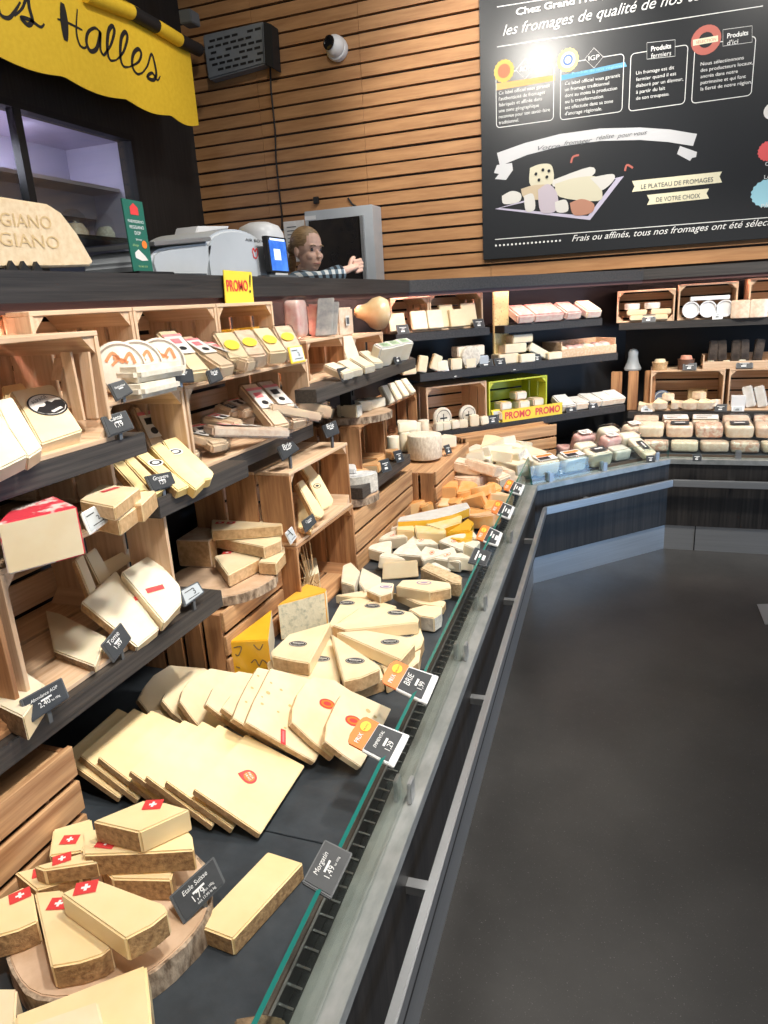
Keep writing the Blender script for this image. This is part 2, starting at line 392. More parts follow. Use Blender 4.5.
lo_ = bpy.data.objects.new('cabinet_tube', la); COL.objects.link(lo_); lo_.location = (WX-.25, (w_y0+w_y1)/2+.5, w_z1-.03); lo_.rotation_euler = (0, rad(-25), rad(90))

# ------------------------------------------------------------------ the refrigerated counter (three runs, mitred)
PATH = [V((-.325, -.55, 0)), V((-.497, 3.775, 0)), V((.205, 4.495, 0)), V((3.4, 4.495, 0))]
def offs(d, path=PATH):
    out = []
    for i in range(len(path)):
        ds = []
        if i > 0: ds.append((path[i]-path[i-1]).normalized())
        if i < len(path)-1: ds.append((path[i+1]-path[i]).normalized())
        ns = [V((-t.y, t.x, 0)) for t in ds]
        if len(ns) == 1: out.append(path[i]+ns[0]*d)
        else:
            b = (ns[0]+ns[1]).normalized(); out.append(path[i]+b*d/b.dot(ns[0]))
    return out
def run(mb, i, d0, d1, z0, z1, m=0, g0=0, g1=0):
    a, b = offs(d0), offs(d1); t = (PATH[i+1]-PATH[i]).normalized()
    q = [a[i]+t*g0, a[i+1]-t*g1, b[i+1]-t*g1, b[i]+t*g0]
    mb.prism([p+V((0, 0, z1)) for p in q], (0, 0, z0-z1), m, m)
WLL = [V((-1.42, -.55, 0)), V((-1.42, 4.18, 0)), V((-.10, 5.50, 0)), V((3.4, 5.50, 0))]
RIM = .585; DECK = .59
clab = ['long near counter run of dark wood and steel with a glass front along the aisle',
        'short slanting counter run of dark wood in the corner with blue-lit steel kick plate',
        'far counter run of dark wood and steel along the back wall']
COUNT = []
for i in range(3):
    c = (PATH[i]+PATH[i+1])/2
    r = empty('display_counter', (c.x, c.y, 0), clab[i], 'counter'); COUNT.append(r)
    m = MB(); run(m, i, .012, .05, .16, RIM-.032); m.build('front_panel', PANEL, r)
    m = MB(); run(m, i, .02, .05, .0, .158); m.build('kick_plate', STEEL, r)
    for f in ((.0,) if i < 2 else (.055, .45)):
        if f: q_ = offs(.0185); p = q_[i].lerp(q_[i+1], f); tt_ = (PATH[i+1]-PATH[i]).normalized(); m = MB(); m.box(p+V((0, 0, .079)), tt_*.003, V((-tt_.y, tt_.x, 0))*.0014, V((0, 0, .079))); m.build('kick_joint', BLACK, r)
    m = MB(); run(m, i, 0, .072, RIM-.03, RIM, 0); run(m, i, .033, .035, RIM, RIM+.0025, 1); m.build('rim', [STEELD, GRILL], r, bevel=.002)
    m = MB(); run(m, i, -.052, -.032, .425, .468); m.build('bumper_rail', STEEL, r, bevel=.003)
    L = (PATH[i+1]-PATH[i]).length; t = (PATH[i+1]-PATH[i]).normalized(); n = V((-t.y, t.x, 0))
    k = .35 if i else .2
    while k < L-.1:
        p = PATH[i]+t*k; m = MB(); m.box(p-n*.010+V((0, 0, .447)), t*.012, n*.022, V((0, 0, .010))); m.build('rail_bracket', STEEL, r); k += .72
    m = MB(); run(m, i, .072, .118, RIM-.06, RIM-.055, 0)
    n_s = int((L)/.034)
    a, b = offs(.075), offs(.112)
    for q in range(n_s):
        f = (q+.5)/n_s; p0 = a[i].lerp(a[i+1], f); p1 = b[i].lerp(b[i+1], f)
        cc = (p0+p1)/2+V((0, 0, RIM-.022)); h = (p1-p0)/2; tt = t*.0022
        m.box(cc, h, tt, V((0, 0, .002)), 1)
    run(m, i, .070, .077, RIM-.05, RIM-.006, 0); run(m, i, .108, .113, RIM-.05, RIM-.012, 1)
    m.build('air_grille', [GRILL, GRILW], r)
    # glass screen standing in the rim
    gh = .155 if i == 0 else .10
    a, b, a2, b2 = offs(.030), offs(.0375), offs(.047), offs(.0545); g0 = t*.004
    m = MB(); z0, z1 = V((0, 0, RIM-.002)), V((0, 0, RIM+gh))
    lo4 = [a[i]+g0+z0, a[i+1]-g0+z0, b[i+1]-g0+z0, b[i]+g0+z0]; hi4 = [a2[i]+g0+z1, a2[i+1]-g0+z1, b2[i+1]-g0+z1, b2[i]+g0+z1]
    m.v += lo4+hi4
    for f, mi in (((4, 5, 6, 7), 1), ((0, 1, 5, 4), 0), ((2, 3, 7, 6), 0), ((1, 2, 6, 5), 1), ((3, 0, 4, 7), 1), ((0, 3, 2, 1), 1)): m.f.append(list(f)); m.m.append(mi)
    m.build('glass_screen', [GLASS, TEAL], r)
    if i == 0:
        ks = [(a[0]*(1-f)+a[1]*f) for f in ((atx(423, 742, -.38).y+.55)/4.32, (atx(478, 632, -.40).y+.55)/4.32, (atx(494, 573, -.42).y+.55)/4.32, (atx(518, 520, -.45).y+.55)/4.32, .14)]
    else: ks = [a[i].lerp(a[i+1], f) for f in (.12, .5, .9)]
    for p in ks:
        m = MB(); nb = n*.012; m.box(p-n*.010+V((0, 0, RIM+.026)), t*.016, n*.0045, V((0, 0, .026))); m.box(p+n*.020+V((0, 0, RIM+.026)), t*.016, n*.0045, V((0, 0, .026)))
        m.build('glass_clamp', STEEL, r, bevel=.002)
    m = MB(); run(m, i, .1145, .1175, DECK-.03, DECK+.001); m.build('deck_edge_strip', pm('copper_edge', (.30, .20, .15), rough=.4, metal=.6), r)
# inner walls behind the shelves and the worktop above them
for nm, i in (('wall_shelving_left', 0), ('wall_shelving_corner', 1), ('wall_shelving_right', 2)):
    t = (WLL[i+1]-WLL[i]).normalized(); n = V((-t.y, t.x, 0)); a, b = WLL[i], WLL[i+1]
    m = MB(); m.prism([p+V((0, 0, 1.64)) for p in (a, b, b+n*.03, a+n*.03)], (0, 0, -1.64)); struct(m.build(nm, BLACK))
LED = [V((-1.215, -.55, 0)), V((-1.215, 3.885, 0)), V((0.0, 5.10, 0)), V((3.4, 5.10, 0))]
LB = offs(.36, LED)
ZT, ZB = 1.705, 1.640
wt = empty('worktop', (-1.4, 2, ZB), 'dark wood-grained worktop running above all the shelves', 'worktop')
for i in range(3):
    m = MB(); q = [LED[i], LED[i+1], LB[i+1], LB[i]]
    m.prism([p+V((0, 0, ZT)) for p in q], (0, 0, ZB-ZT)); m.build('worktop_board', TOPX if i == 0 else SHELFX, wt)
LEDM = pm('led_strip_glow', (1, .55, .47), emit=45)
for i in range(3):
    a, b = offs(.05, LED), offs(.062, LED)
    m = MB(); q = [a[i], a[i+1], b[i+1], b[i]]; m.prism([p+V((0, 0, ZB)) for p in q], (0, 0, -.006)); m.build('led_strip', LEDM, wt)
    a, b = offs(.012, LED), offs(.04, LED)
    m = MB(); q = [a[i], a[i+1], b[i+1], b[i]]; m.prism([p+V((0, 0, ZB)) for p in q], (0, 0, -.022)); m.build('light_cover', pm('cover_brown', (.10, .045, .04), rough=.5), wt)

# ------------------------------------------------------------------ shelves
def shelf(poly, zt, label, mat=SHELF, th=.045):
    m = MB(); m.prism([(p[0], p[1], zt) for p in poly], (0, 0, -th))
    return tag(m.build('shelf_board', mat, bevel=.0015), label, 'shelf')
Z1, Z2, Z3, Z4 = 1.36, 1.205, .905, 1.335
shelf([(-1.0, .1), (-1.0, 1.237), (-1.415, 1.237), (-1.415, .1)], Z1, 'upper dark shelf board at the left edge, under the crate with the oval-labelled cheese')
shelf([(-1.0, 1.245), (-1.0, 1.64), (-1.07, 1.64), (-1.07, 2.215), (-1.415, 2.215), (-1.415, 1.245)], Z2, 'middle dark shelf board holding the yellow wedges with round labels')
shelf([(-1.0, .1), (-1.0, 1.44), (-1.415, 1.44), (-1.415, .1)], Z3, 'long low dark shelf board over the sliced cheese at lower left')
shelf([(-1.0, 2.115), (-1.0, 3.24), (-1.20, 3.60), (-1.415, 3.60), (-1.415, 2.225), (-1.08, 2.225), (-1.08, 2.115)], Z4, 'dark shelf board left of the corner holding the white wedges and small crates')
shelf([(-1.0, 2.46), (-1.0, 3.09), (-1.415, 3.09), (-1.415, 2.46)], .905, 'short dark shelf board with two slate tags, above the orange cheese pile')
shelf([(-1.13, 3.10), (-1.13, 3.97), (-1.415, 4.14), (-1.415, 3.10)], .84, 'low dark shelf board of the left run where it meets the corner')
def bpt(x, c): return (x, x+c)
def bshelf(xa, xb, zt, label, c=5.1): shelf([bpt(xa, c), bpt(xb, c), (xb-.22, xb-.22+c+.44), (xa-.22, xa-.22+c+.44)], zt, label, SHELFX)
bshelf(-1.285, -.845, 1.42, 'short dark top shelf in the corner, with the two crates of pale slices')
bshelf(-.770, -.235, 1.42, 'short dark top shelf in the corner, with the packs of sliced ham')
bshelf(-1.185, -.135, 1.19, 'dark middle shelf of the slanting corner, with small cheeses and slate tags')
bshelf(-1.11, -.075, .838, 'dark low shelf of the slanting corner, with the lime crate')
shelf([(-.14, 5.1), (3.3, 5.1), (3.3, 5.49), (-.04, 5.49)], 1.37, 'dark top shelf on the back wall, under the small crates at right', SHELFX)
shelf([(-.06, 5.1), (3.3, 5.1), (3.3, 5.49), (.0, 5.49)], .775, 'dark low shelf on the back wall, under the crates at right', SHELFX)
# black upright in the left run
m = MB(); p = atx(350, 420, -1.12); m.bx(-1.15, -1.10, p.y-.02, p.y+.02, .86, 1.29)
for k in range(10): m.bx(-1.10, -1.095, p.y-.006, p.y+.006, .88+k*.04, .90+k*.04)
tag(m.build('shelf_upright', BLACK), 'black slotted upright under the shelf left of the bark crate', 'upright')

# ------------------------------------------------------------------ crates
def crate(label, o, ey, ex, W, Dp, H, group=None, woods=None, name='wooden_crate', t=.010, gap=.012, front=True, back=3, top=True, nend=3, mat=None, cat='crate'):
    """open side faces +ex. o = lower corner at the open side, ey along the width, depth runs to -ex"""
    o, ey, ex = V(o), V((ey[0], ey[1], 0)).normalized(), V((ex[0], ex[1], 0)).normalized(); ez = V((0, 0, 1))
    wd = WOODS if woods is None else woods
    dg_ = abs(abs(ey.x)-abs(ey.y)) < .1
    al = 1 if abs(ey.y) > .6 else 0; ac = 0 if al == 1 else 1
    if dg_ and not mat: wd = [WOODD, WOODD, wd[2]]
    if mat: wd = [mat]*3
    r = empty(name, o+ey*W/2-ex*Dp/2, label, cat, group)
    def bd(mb, a0, a1, b0, b1, c0, c1):     # a along ey, b depth from the opening, c height
        mb.box(o+ey*(a0+a1)/2-ex*(b0+b1)/2+ez*(c0+c1)/2, ey*(a1-a0)/2, ex*(b1-b0)/2, ez*(c1-c0)/2)
    bw = (Dp-2*gap)/3
    for nm, c0 in ((('top_board', H-t),) if top else ())+(('bottom_board', 0),):
        m = MB()
        for k in range(3): bd(m, 0, W, k*(bw+gap), k*(bw+gap)+bw, c0, c0+t)
        m.build(nm, wd[al], r, bevel=.0012, seg=1)
    m = MB(); hh = (H-2*t-gap*(back+1))/back
    for k in range(back): bd(m, t, W-t, Dp-.007, Dp, t+gap+k*(hh+gap), t+gap+k*(hh+gap)+hh)
    m.build('back_board', wd[al], r)
    for a0 in (0, W-t):
        m = MB(); ew = (Dp-gap*(nend-1))/nend
        for k in range(nend): bd(m, a0, a0+t, k*(ew+gap), k*(ew+gap)+ew, t, H-t)
        m.build('end_board', wd[2], r, bevel=.0012, seg=1)
    for sa in (0, 1):
        for sc in (0, 1):
            if sc and not top: continue
            a = t+.0005 if sa == 0 else W-t-.0005; c = t+.0005 if sc == 0 else H-t-.0005; s = .032
            da = s if sa == 0 else -s; dc = s if sc == 0 else -s
            m = MB(); q = [o+ey*a+ez*c-ex*.004, o+ey*(a+da)+ez*c-ex*.004, o+ey*a+ez*(c+dc)-ex*.004]
            m.prism(q, -ex*(Dp-.015)); m.build('corner_block', wd[ac], r)
    return r
Yp, Xp = (0, 1), (1, 0)
def acrate(label, xf, y0, y1, z0, z1, dep=.30, **k): return crate(label, (xf, y0, z0), Yp, Xp, y1-y0, dep, z1-z0, **k)
acrate('open wooden crate on the upper left shelf holding the oval-labelled cheese', -1.005, .66, 1.150, Z1, 1.578, .34)
acrate('open wooden crate on the low left shelf, under the red-topped cheese block', -1.022, .832, 1.292, Z3, 1.195, .37)
acrate('open wooden crate cut by the left picture edge on the low shelf', -1.02, .32, .815, Z3, 1.19, .37, woods=BARK)
MX = -1.065
acrate('open wooden crate on the middle shelf behind the yellow wedges', MX, 1.19, 1.485, Z2, 1.428, .33)
acrate('wide open wooden crate on the middle shelf full of long clear packs', MX, 1.493, 2.205, Z2, 1.428, .33)
TX = -1.165; ys = [atx(p, 309, TX).y for p in (28, 133, 217, 273)]
acrate('empty open crate in the top row, leftmost under the worktop', TX, ys[0], ys[1]-.004, 1.4285, 1.622, .24)
acrate('open crate in the top row behind the white round cheeses and long wedges', TX, ys[1], ys[2]-.004, 1.4285, 1.622, .24)
acrate('open crate in the top row behind the packs with yellow stickers', TX, ys[2], ys[3], 1.4285, 1.622, .24)
acrate('scorched wooden crate with yellow wedges and a slate tag, over the raffia crate', -1.0, 1.872, 2.345, .872, 1.112, .36, woods=[WOODS[0], WOODS[1], BARK[2]])
acrate('wooden crate on the deck with a tuft of raffia inside', -1.0, 1.872, 2.355, DECK, .870, .36, woods=[BARK[0], RIS, BARK[2]])
def riser(label, o, ey, ex, W, Dp, H, nb=3, woods=None):
    o, ey, ex = V(o), V((*ey, 0)).normalized(), V((*ex, 0)).normalized(); ez = V((0, 0, 1)); gap = .013; t = .012
    wd = [WOODS[0], RIS, BARK[2]] if abs(ey.y) > .8 else [RISD]*2+[WOODS[2]]
    r = empty('slatted_crate', o+ey*W/2-ex*Dp/2, label, 'crate')
    bh = (H-gap*(nb-1))/nb
    for nm, d in (('front_slats', 0), ('back_slats', Dp-t)):
        m = MB()
        for k in range(nb): m.box(o+ey*W/2-ex*(d+t/2)+ez*(k*(bh+gap)+bh/2), ey*W/2, ex*t/2, ez*bh/2)
        m.build(nm, wd[1], r, bevel=.0015, seg=1)
    for a in (t/2+.0005, W-t/2-.0005):
        m = MB(); ew = (Dp-2*t-.003-3*gap)/4
        for k in range(4):
            d = t+.001+k*(ew+gap)+ew/2; m.box(o+ey*a-ex*d+ez*(H/2-.004), ey*t/2, ex*ew/2, ez*(H/2-.004))
        m.build('end_board', BARK[2], r, bevel=.0015, seg=1)
    m = MB(); m.box(o+ey*W/2-ex*Dp/2+ez*(H-.0165), ey*(W/2-t-.001), ex*(Dp/2-t-.001), ez*.006); m.build('lid_board', wd[1], r)
    return r
riser('slatted wooden crate lying on the deck at the lower left edge, beside the flag-stickered wedges', (-1.0, .28, DECK), Yp, Xp, .605, .33, .222)
riser('slatted wooden crate behind the two yellow-rind cheese blocks', (-1.06, 1.52, DECK), Yp, Xp, .348, .30, .205)
riser('slatted wooden crate behind the grey-rind cheeses left of the orange pile', (-1.0, 2.36, DECK), Yp, Xp, .745, .33, .235)
riser('slatted wooden crate under the round grey cheese with a tag, beside the orange pile', (-.885, 3.115, DECK), Yp, Xp, .70, .33, .225)
riser('slatted wooden crate along the slanting corner behind the mixed cheeses', bpt(-.93, 4.86)+(DECK,), (1, 1), (1, -1), .66, .14, .225)
# ------------------------------------------------------------------ goods: generators
def P2(lst, z): return [at(x, y, z) for x, y in lst]
def arc_edges(n, paste_idx, pm_=1, rm=2): return [pm_ if i in paste_idx else rm for i in range(n)]
def slab(label, px, z, th, mats=(PASTE, PASTE, RIND), paste=(), cat='cheese', name='cheese_wedge', group=None, bev=.003, plane=None):
    """a cut cheese: outline of its top face on a level plane z (or on a plane (p, n)), real thickness th; edges in paste are cut faces, the rest rind"""
    top = P2(px, z) if plane is None else [onp(x, y, *plane) for x, y in px]
    dn = V((0, 0, -th)) if plane is None else -V(plane[1]).normalized()*th
    m = MB(); m.prism(top, dn, 0, 1, 1, edge=[1 if i in paste else 2 for i in range(len(top))])
    o = m.build(name, list(mats), bevel=bev, origin=sum(top, V((0, 0, 0)))/len(top)+dn)
    return tag(o, label, cat, group)
def plane3(a, b, c):
    n = (b-a).cross(c-a).normalized()
    if n.z < 0: n = -n
    return (a, n)
def rz(a): return Matrix.Rotation(a, 4, 'Z')
def drop(mb, p, yaw=0, tilt=(0, 0)):
    """turn a shape built round the origin and set its lowest point on p"""
    R = rz(yaw) @ Euler((tilt[0], tilt[1], 0)).to_matrix().to_4x4()
    vs = [R @ v for v in mb.v]; zm = min(v.z for v in vs); mb.v = [v+V(p)-V((0, 0, zm)) for v in vs]
    M = Matrix.Translation(V(p)-V((0, 0, zm))) @ R
    return M
def wedge_mb(R, ang, T, k=6, z0=0, r_in=0.006):
    m = MB(); top = [V((-R*.55+r_in, -r_in*.6, T)), ]
    for i in range(k+1):
        a = -ang/2+ang*i/k; top.append(V((R*math.cos(a)-R*.55, R*math.sin(a), T)))
    top.append(V((-R*.55+r_in, r_in*.6, T)))
    n = len(top); m.prism(top, (0, 0, -T), 0, 1, 0, edge=[1]+[2]*(k)+[1, 1]); return m
def block_mb(a, b, c, rind='x'):
    m = MB(); q = [V((-a/2, -b/2, c)), V((a/2, -b/2, c)), V((a/2, b/2, c)), V((-a/2, b/2, c))]
    e = {'x': [1, 2, 1, 2], 'y': [2, 1, 2, 1], 'n': [1]*4, 'a': [2]*4, 'e': [1, 2, 1, 1]}[rind]
    m.prism(q, (0, 0, -c), 0 if rind != 't' else 2, 1, 0, edge=e); return m
def disc_mb(R, T, r=.006, seg=26):
    m = MB(); m.lathe((0, 0, 0), (0, 0, 1), [(0, 0), (R-r, 0), (R-.3*r, .3*r), (R, r), (R, T-r), (R-.3*r, T-.3*r), (R-r, T), (0, T)], seg, [2, 2, 2, 2, 2, 2, 0]); return m
def half_mb(R, T, k=12):
    m = MB(); top = [V((R*math.cos(math.pi*i/k), R*math.sin(math.pi*i/k)-R*.4, T)) for i in range(k+1)]
    m.prism(top, (0, 0, -T), 0, 1, 0, edge=[2]*k+[1]); return m
def pillow_mb(a, b, c, n=10, e=3.2):
    m = MB(); b0 = 0; nu, nv = 18, 9
    sp = lambda t: math.copysign(abs(t)**(2/e), t)
    for i in range(nv+1):
        v = -math.pi/2+math.pi*i/nv
        for j in range(nu):
            u = 2*math.pi*j/nu
            m.v.append(V((a/2*sp(math.cos(v))*sp(math.cos(u)), b/2*sp(math.cos(v))*sp(math.sin(u)), c/2*sp(math.sin(v))+c/2)))
    for i in range(nv):
        for j in range(nu): m.f.append([i*nu+j, i*nu+(j+1) % nu, (i+1)*nu+(j+1) % nu, (i+1)*nu+j]); m.m.append(0)
    return m
def piece(kind, label, p, dims, yaw=0, tilt=(0, 0), mats=(PASTE, PASTE, RIND), cat='cheese', name=None, group=None, bev=.003, stick=None, wrap=False):
    """stick = (material, size, kind) printed label on the top face"""
    yaw, tilt = rad(yaw), (rad(tilt[0]), rad(tilt[1]))
    if kind == 'wedge': m = wedge_mb(dims[0], rad(dims[1]), dims[2])
    elif kind == 'block': m = block_mb(*dims)
    elif kind == 'disc': m = disc_mb(*dims); bev = 0
    elif kind == 'half': m = half_mb(*dims)
    elif kind == 'pillow': m = pillow_mb(*dims); bev = 0
    T = dims[1] if kind in ('disc', 'half') else dims[2]
    M = drop(m, p, yaw, tilt)
    nm = name or {'wedge': 'cheese_wedge', 'block': 'cheese_block', 'disc': 'round_cheese', 'half': 'half_cheese', 'pillow': 'cheese_pack'}[kind]
    if wrap:
        r = empty(nm, p, label, cat, group); o = m.build('cheese', list(mats), r, bevel=bev)
        d = (dims[0]*1.07, (dims[1] if kind != 'wedge' else dims[0]*.75)*1.1, T*1.12)
        w_ = pillow_mb(*d); w_.v = [M @ (v+V((0, 0, -.003))) for v in w_.v]; w_.build('plastic_wrap', FILM, r)
        o = r
    else: o = tag(m.build(nm, list(mats), bevel=bev, origin=p), label, cat, group)
    if stick:
        R3 = M.to_3x3(); c = M @ V((stick[3] if len(stick) > 3 else 0, 0, T*(1.06 if wrap else 1)))
        sticker(o, stick[2], c, R3 @ V((0, 1, 0)), R3 @ V((-1, 0, 0)), stick[1], stick[0])
    return o
def sticker(o, kind, c, xd, yd, s, mats=None, nm='label_sticker', lift=.0012):
    if kind == 'cross':
        sh = [sh_rect(-s, -s*.75, s, s*.75, 0), sh_rect(-s*.4, -s*.13, s*.4, s*.13, 1, .0004), sh_rect(-s*.13, -s*.4, s*.13, s*.4, 1, .0005)]
        return decal(o, nm, sh, c, xd, yd, [RED, WHITE], lift)
    if kind == 'oval':
        sh = [sh_ell(0, 0, s, s*.62, 0), sh_ell(0, 0, s*.9, s*.54, 1, .0003), sh_ell(0, 0, s*.84, s*.48, 0, .0005),
              sh_rect(-s*.62, -.02*s, s*.62, s*.2, 1, .0007), sh_text('AFFINE', 0, s*.03, w=s*1.05, mi=0, ex=.0009, align='C'), sh_text('LAIT CRU', 0, -s*.32, w=s*.8, mi=1, ex=.0009, align='C')]
        return decal(o, nm, sh, c, xd, yd, [INK, OFFW], lift)
    if kind == 'drop':
        pts = [(s*math.cos(a), s*math.sin(a)) for a in [i*math.pi/10 for i in range(-5, 11)]]+[(-s, -s*.2), (-s*1.05, -s)]
        sh = [sh_poly(pts, 0), sh_ell(0, 0, s*.72, s*.72, 1, .0004), sh_text('PRIX', 0, s*.1, w=s*1.0, mi=2, ex=.0008, align='C'), sh_text('FRAIS', 0, -s*.35, w=s*1.0, mi=2, ex=.0008, align='C')]
        return decal(o, nm, sh, c, xd, yd, [PINKR if False else RED, ORANGE, WHITE], lift)
    if kind == 'ring':
        sh = [sh_ell(0, 0, s, s*.6, 0), sh_ell(0, 0, s*.8, s*.45, 1, .0004), sh_ell(0, 0, s*.5, s*.25, 0, .0006)]
        return decal(o, nm, sh, c, xd, yd, mats, lift)
    if kind == 'band':
        sh = [sh_rect(-s, -s*.33, s, s*.33, 0), sh_rect(-s*.75, -s*.12, s*.75, s*.12, 1, .0004)]
        return decal(o, nm, sh, c, xd, yd, mats, lift)
    if kind == 'paper':
        sh = [sh_rect(-s, -s*.55, s, s*.55, 0)]+[sh_rect(-s*.8, s*(.3-k*.26), s*(.1+.6*((k*37) % 10)/10), s*(.38-k*.26), 1, .0004) for k in range(3)]
        return decal(o, nm, sh, c, xd, yd, mats or [OFFW, INK], lift)
    if kind == 'dot':
        return decal(o, nm, [sh_ell(0, 0, s, s, 0)], c, xd, yd, mats, lift)
def topstick(o, kind, px, py, z, s, ang=0, mats=None, plane=None):
    c = at(px, py, z) if plane is None else onp(px, py, *plane)
    n = V((0, 0, 1)) if plane is None else V(plane[1]).normalized()
    xd = V((math.cos(rad(ang)), math.sin(rad(ang)), 0)); xd = (xd-n*xd.dot(n)).normalized()
    return sticker(o, kind, c, xd, n.cross(xd), s, mats)
# price tags
def ptag(label, px4, p, n, lines=(), kind='slate', group=None, foot=None):
    """px4 = top-left, top-right, bottom-right, bottom-left on the plane (p, n)"""
    n = V(n).normalized()
    q = [onp(x, y, p, n) for x, y in px4]
    if n.dot(EYE-q[0]) < 0: n = -n
    c = (q[2]+q[3])/2; r = empty('price_tag', (c.x, c.y, min(a.z for a in q)), label, 'price tag', group)
    cc = sum(q, V((0, 0, 0)))/4
    fm = {'slate': TAGF, 'eink': PLW, 'einkd': PLGD, 'yellow': YELL, 'promo': PLW}[kind]
    m = MB(); m.prism(q, -n*.007); m.build('frame', fm, r, bevel=.0015)
    ins = .10 if kind in ('slate',) else .17
    q2 = [cc+(a-cc)*(1-ins)+n*.0006 for a in q]
    xd = ((q[1]-q[0])+(q[2]-q[3])).normalized(); yd = n.cross(xd)
    W_ = ((q[1]-q[0]).length+(q[2]-q[3]).length)/2; H_ = ((q[0]-q[3]).length+(q[1]-q[2]).length)/2
    if kind == 'promo':
        q2 = [q[0].lerp(q[3], .02).lerp(q[1].lerp(q[2], .02), .05), q[0].lerp(q[3], .02).lerp(q[1].lerp(q[2], .02), .93), q[3].lerp(q[0], .2).lerp(q[2].lerp(q[1], .2), .93), q[3].lerp(q[0], .2).lerp(q[2].lerp(q[1], .2), .05)]
        q2 = [a+n*.0006 for a in q2]
    m = MB(); m.prism([a+n*.0008 for a in q2], -n*.0012); m.build('face', TAGB if kind in ('slate', 'promo') else LCD, r)
    sh = []
    if kind in ('slate', 'promo'):
        for (s, x, y, w_) in lines: sh.append(sh_text(s, x*W_, y*H_, w=w_*W_, shear=.25 if y > .05 else 0, align='C'))
        if not lines:
            sh += [sh_rect(-.32*W_, .16*H_, .30*W_, .24*H_), sh_rect(-.14*W_, -.02*H_, .14*W_, .08*H_), sh_rect(-.2*W_, -.28*H_, .12*W_, -.12*H_)]
        else: sh.append(sh_rect(-.13*W_, .0*H_, .13*W_, .07*H_))
    else:
        for (s, x, y, w_) in (lines or (('2', .1, -.1, .12),)): sh.append(sh_text(s, x*W_, y*H_, w=w_*W_, align='C', mi=1))
        sh += [sh_rect(-.3*W_, -.29*H_, .25*W_, -.25*H_, 1), sh_rect(-.3*W_, .2*H_, .1*W_, .25*H_, 1)]
    decal(r, 'lettering', sh, cc, xd, yd, [CHALK, INK], .0022)
    if kind == 'promo':
        # the orange header that rises behind the slate
        a, b = q[0], q[1]; up = (q[0]-q[3]).normalized()
        k = .55*H_; pts = [a, b]
        prof = [(1, .0), (1, .75), (.92, .9), (.75, 1), (.25, 1), (.08, .9), (0, .75), (0, 0)]
        m = MB(); m.prism([a+(b-a)*u+up*(k*v_) for u, v_ in prof], -n*.004)
        h = m.build('promo_header', ORANGE, r)
        decal(r, 'header_lettering', [sh_ell(W_*.18, 0, W_*.16, k*.28, 0), sh_text('PRIX', -W_*.22, -k*.12, w=W_*.3, mi=1, align='C', ex=.0003), sh_text('PROMO', W_*.18, -k*.1, w=W_*.26, mi=2, align='C', ex=.0005)], (a+b)/2+up*k*.5, xd, yd, [YELL, WHITE, RED], .0015)
    b = (q[2]+q[3])/2
    if foot is not None:      # a small clip down to the surface
        m = MB(); zt = b.z+.004; zb = foot
        if zt-zb > .004:
            m.box((b.x-n.x*.010, b.y-n.y*.010, (zt+zb)/2), xd*.004, V((n.x, n.y, 0)).normalized()*.004, V((0, 0, (zt-zb)/2))); m.build('clip', TAGF, r)
    return r
def gtag(label, px, py, p, n=None, w=.07, h=.045, yaw=None, kind='slate', lines=(), group=None, z=None):
    """tag of a given size whose lower edge is centred on the pixel, standing on plane height z, leaning back; facing yaw (deg)"""
    c = at(px, py, z) if p is None else V(p)
    f = V((math.cos(rad(yaw)), math.sin(rad(yaw)), 0)); nn = (f*.93+V((0, 0, .36))).normalized(); xd = V((-f.y, f.x, 0)); yd = nn.cross(xd)
    q = [c-xd*w/2+yd*h, c+xd*w/2+yd*h, c+xd*w/2, c-xd*w/2]
    r = empty('price_tag', c, label, 'price tag', group)
    fm = {'slate': TAGF, 'eink': PLW, 'einkd': PLGD, 'yellow': YELL}[kind]
    m = MB(); m.prism(q, -nn*.006); m.build('frame', fm, r, bevel=.001)
    cc = (q[0]+q[2])/2; q2 = [cc+(a-cc)*(.88 if kind == 'slate' else .72)+nn*.0012 for a in q]
    m = MB(); m.prism(q2, -nn*.0012); m.build('face', TAGB if kind == 'slate' else LCD, r)
    if kind == 'slate': sh = [sh_text(lines[0], 0, h*.12, w=w*.7, shear=.25, align='C')] if lines else [sh_rect(-.3*w, .14*h, .28*w, .2*h)]
    else: sh = []
    sh += [sh_rect(-.12*w, -.02*h, .12*w, .05*h), sh_rect(-.2*w, -.3*h, .1*w, -.14*h)]
    decal(r, 'lettering', sh, cc, xd, yd, [CHALK if kind == 'slate' else INK], .002)
    return r

# ------------------------------------------------------------------ slate boards the goods lie on
def deckpoly(i, f0, f1):
    a = offs(.1185); p = [a[i].lerp(a[i+1], f0), a[i].lerp(a[i+1], f1)]
    return p
a118 = offs(.1185)
cuts = [-.55, .30, 1.005, 1.70, 2.40, 3.10, 3.60]
names = ['slate board at the bottom edge of the picture under the pale wedge', 'slate board under the flag-stickered wedges and the square slices', 'slate board under the holed slices and the round of wedges', 'slate board under the grey-rind cheeses', 'slate board under the yellow and orange cheeses', 'slate board under the beige wrapped cheeses']
def ax_at(y): t = (y+.55)/(3.775+.55); return a118[0].lerp(a118[1], max(0, min(1, (y-a118[0].y)/(a118[1].y-a118[0].y)))).x
for k, nm in enumerate(names):
    y0, y1 = cuts[k]+.0012, cuts[k+1]-.0012
    m = MB(); m.prism([(ax_at(y0), y0, DECK), (ax_at(y1), y1, DECK), (-1.412, y1, DECK), (-1.412, y0, DECK)], (0, 0, -.022))
    tag(m.build('slate_board', SLATE, bevel=.001), nm, 'slate board', 'slate boards of the near counter run')
m = MB(); m.prism([p+V((0, 0, DECK)) for p in (V((ax_at(3.602), 3.602, 0)), a118[1], a118[2], V((-.11, 5.49, 0)), V((-1.412, 4.175, 0)), V((-1.412, 3.602, 0)))], (0, 0, -.022))
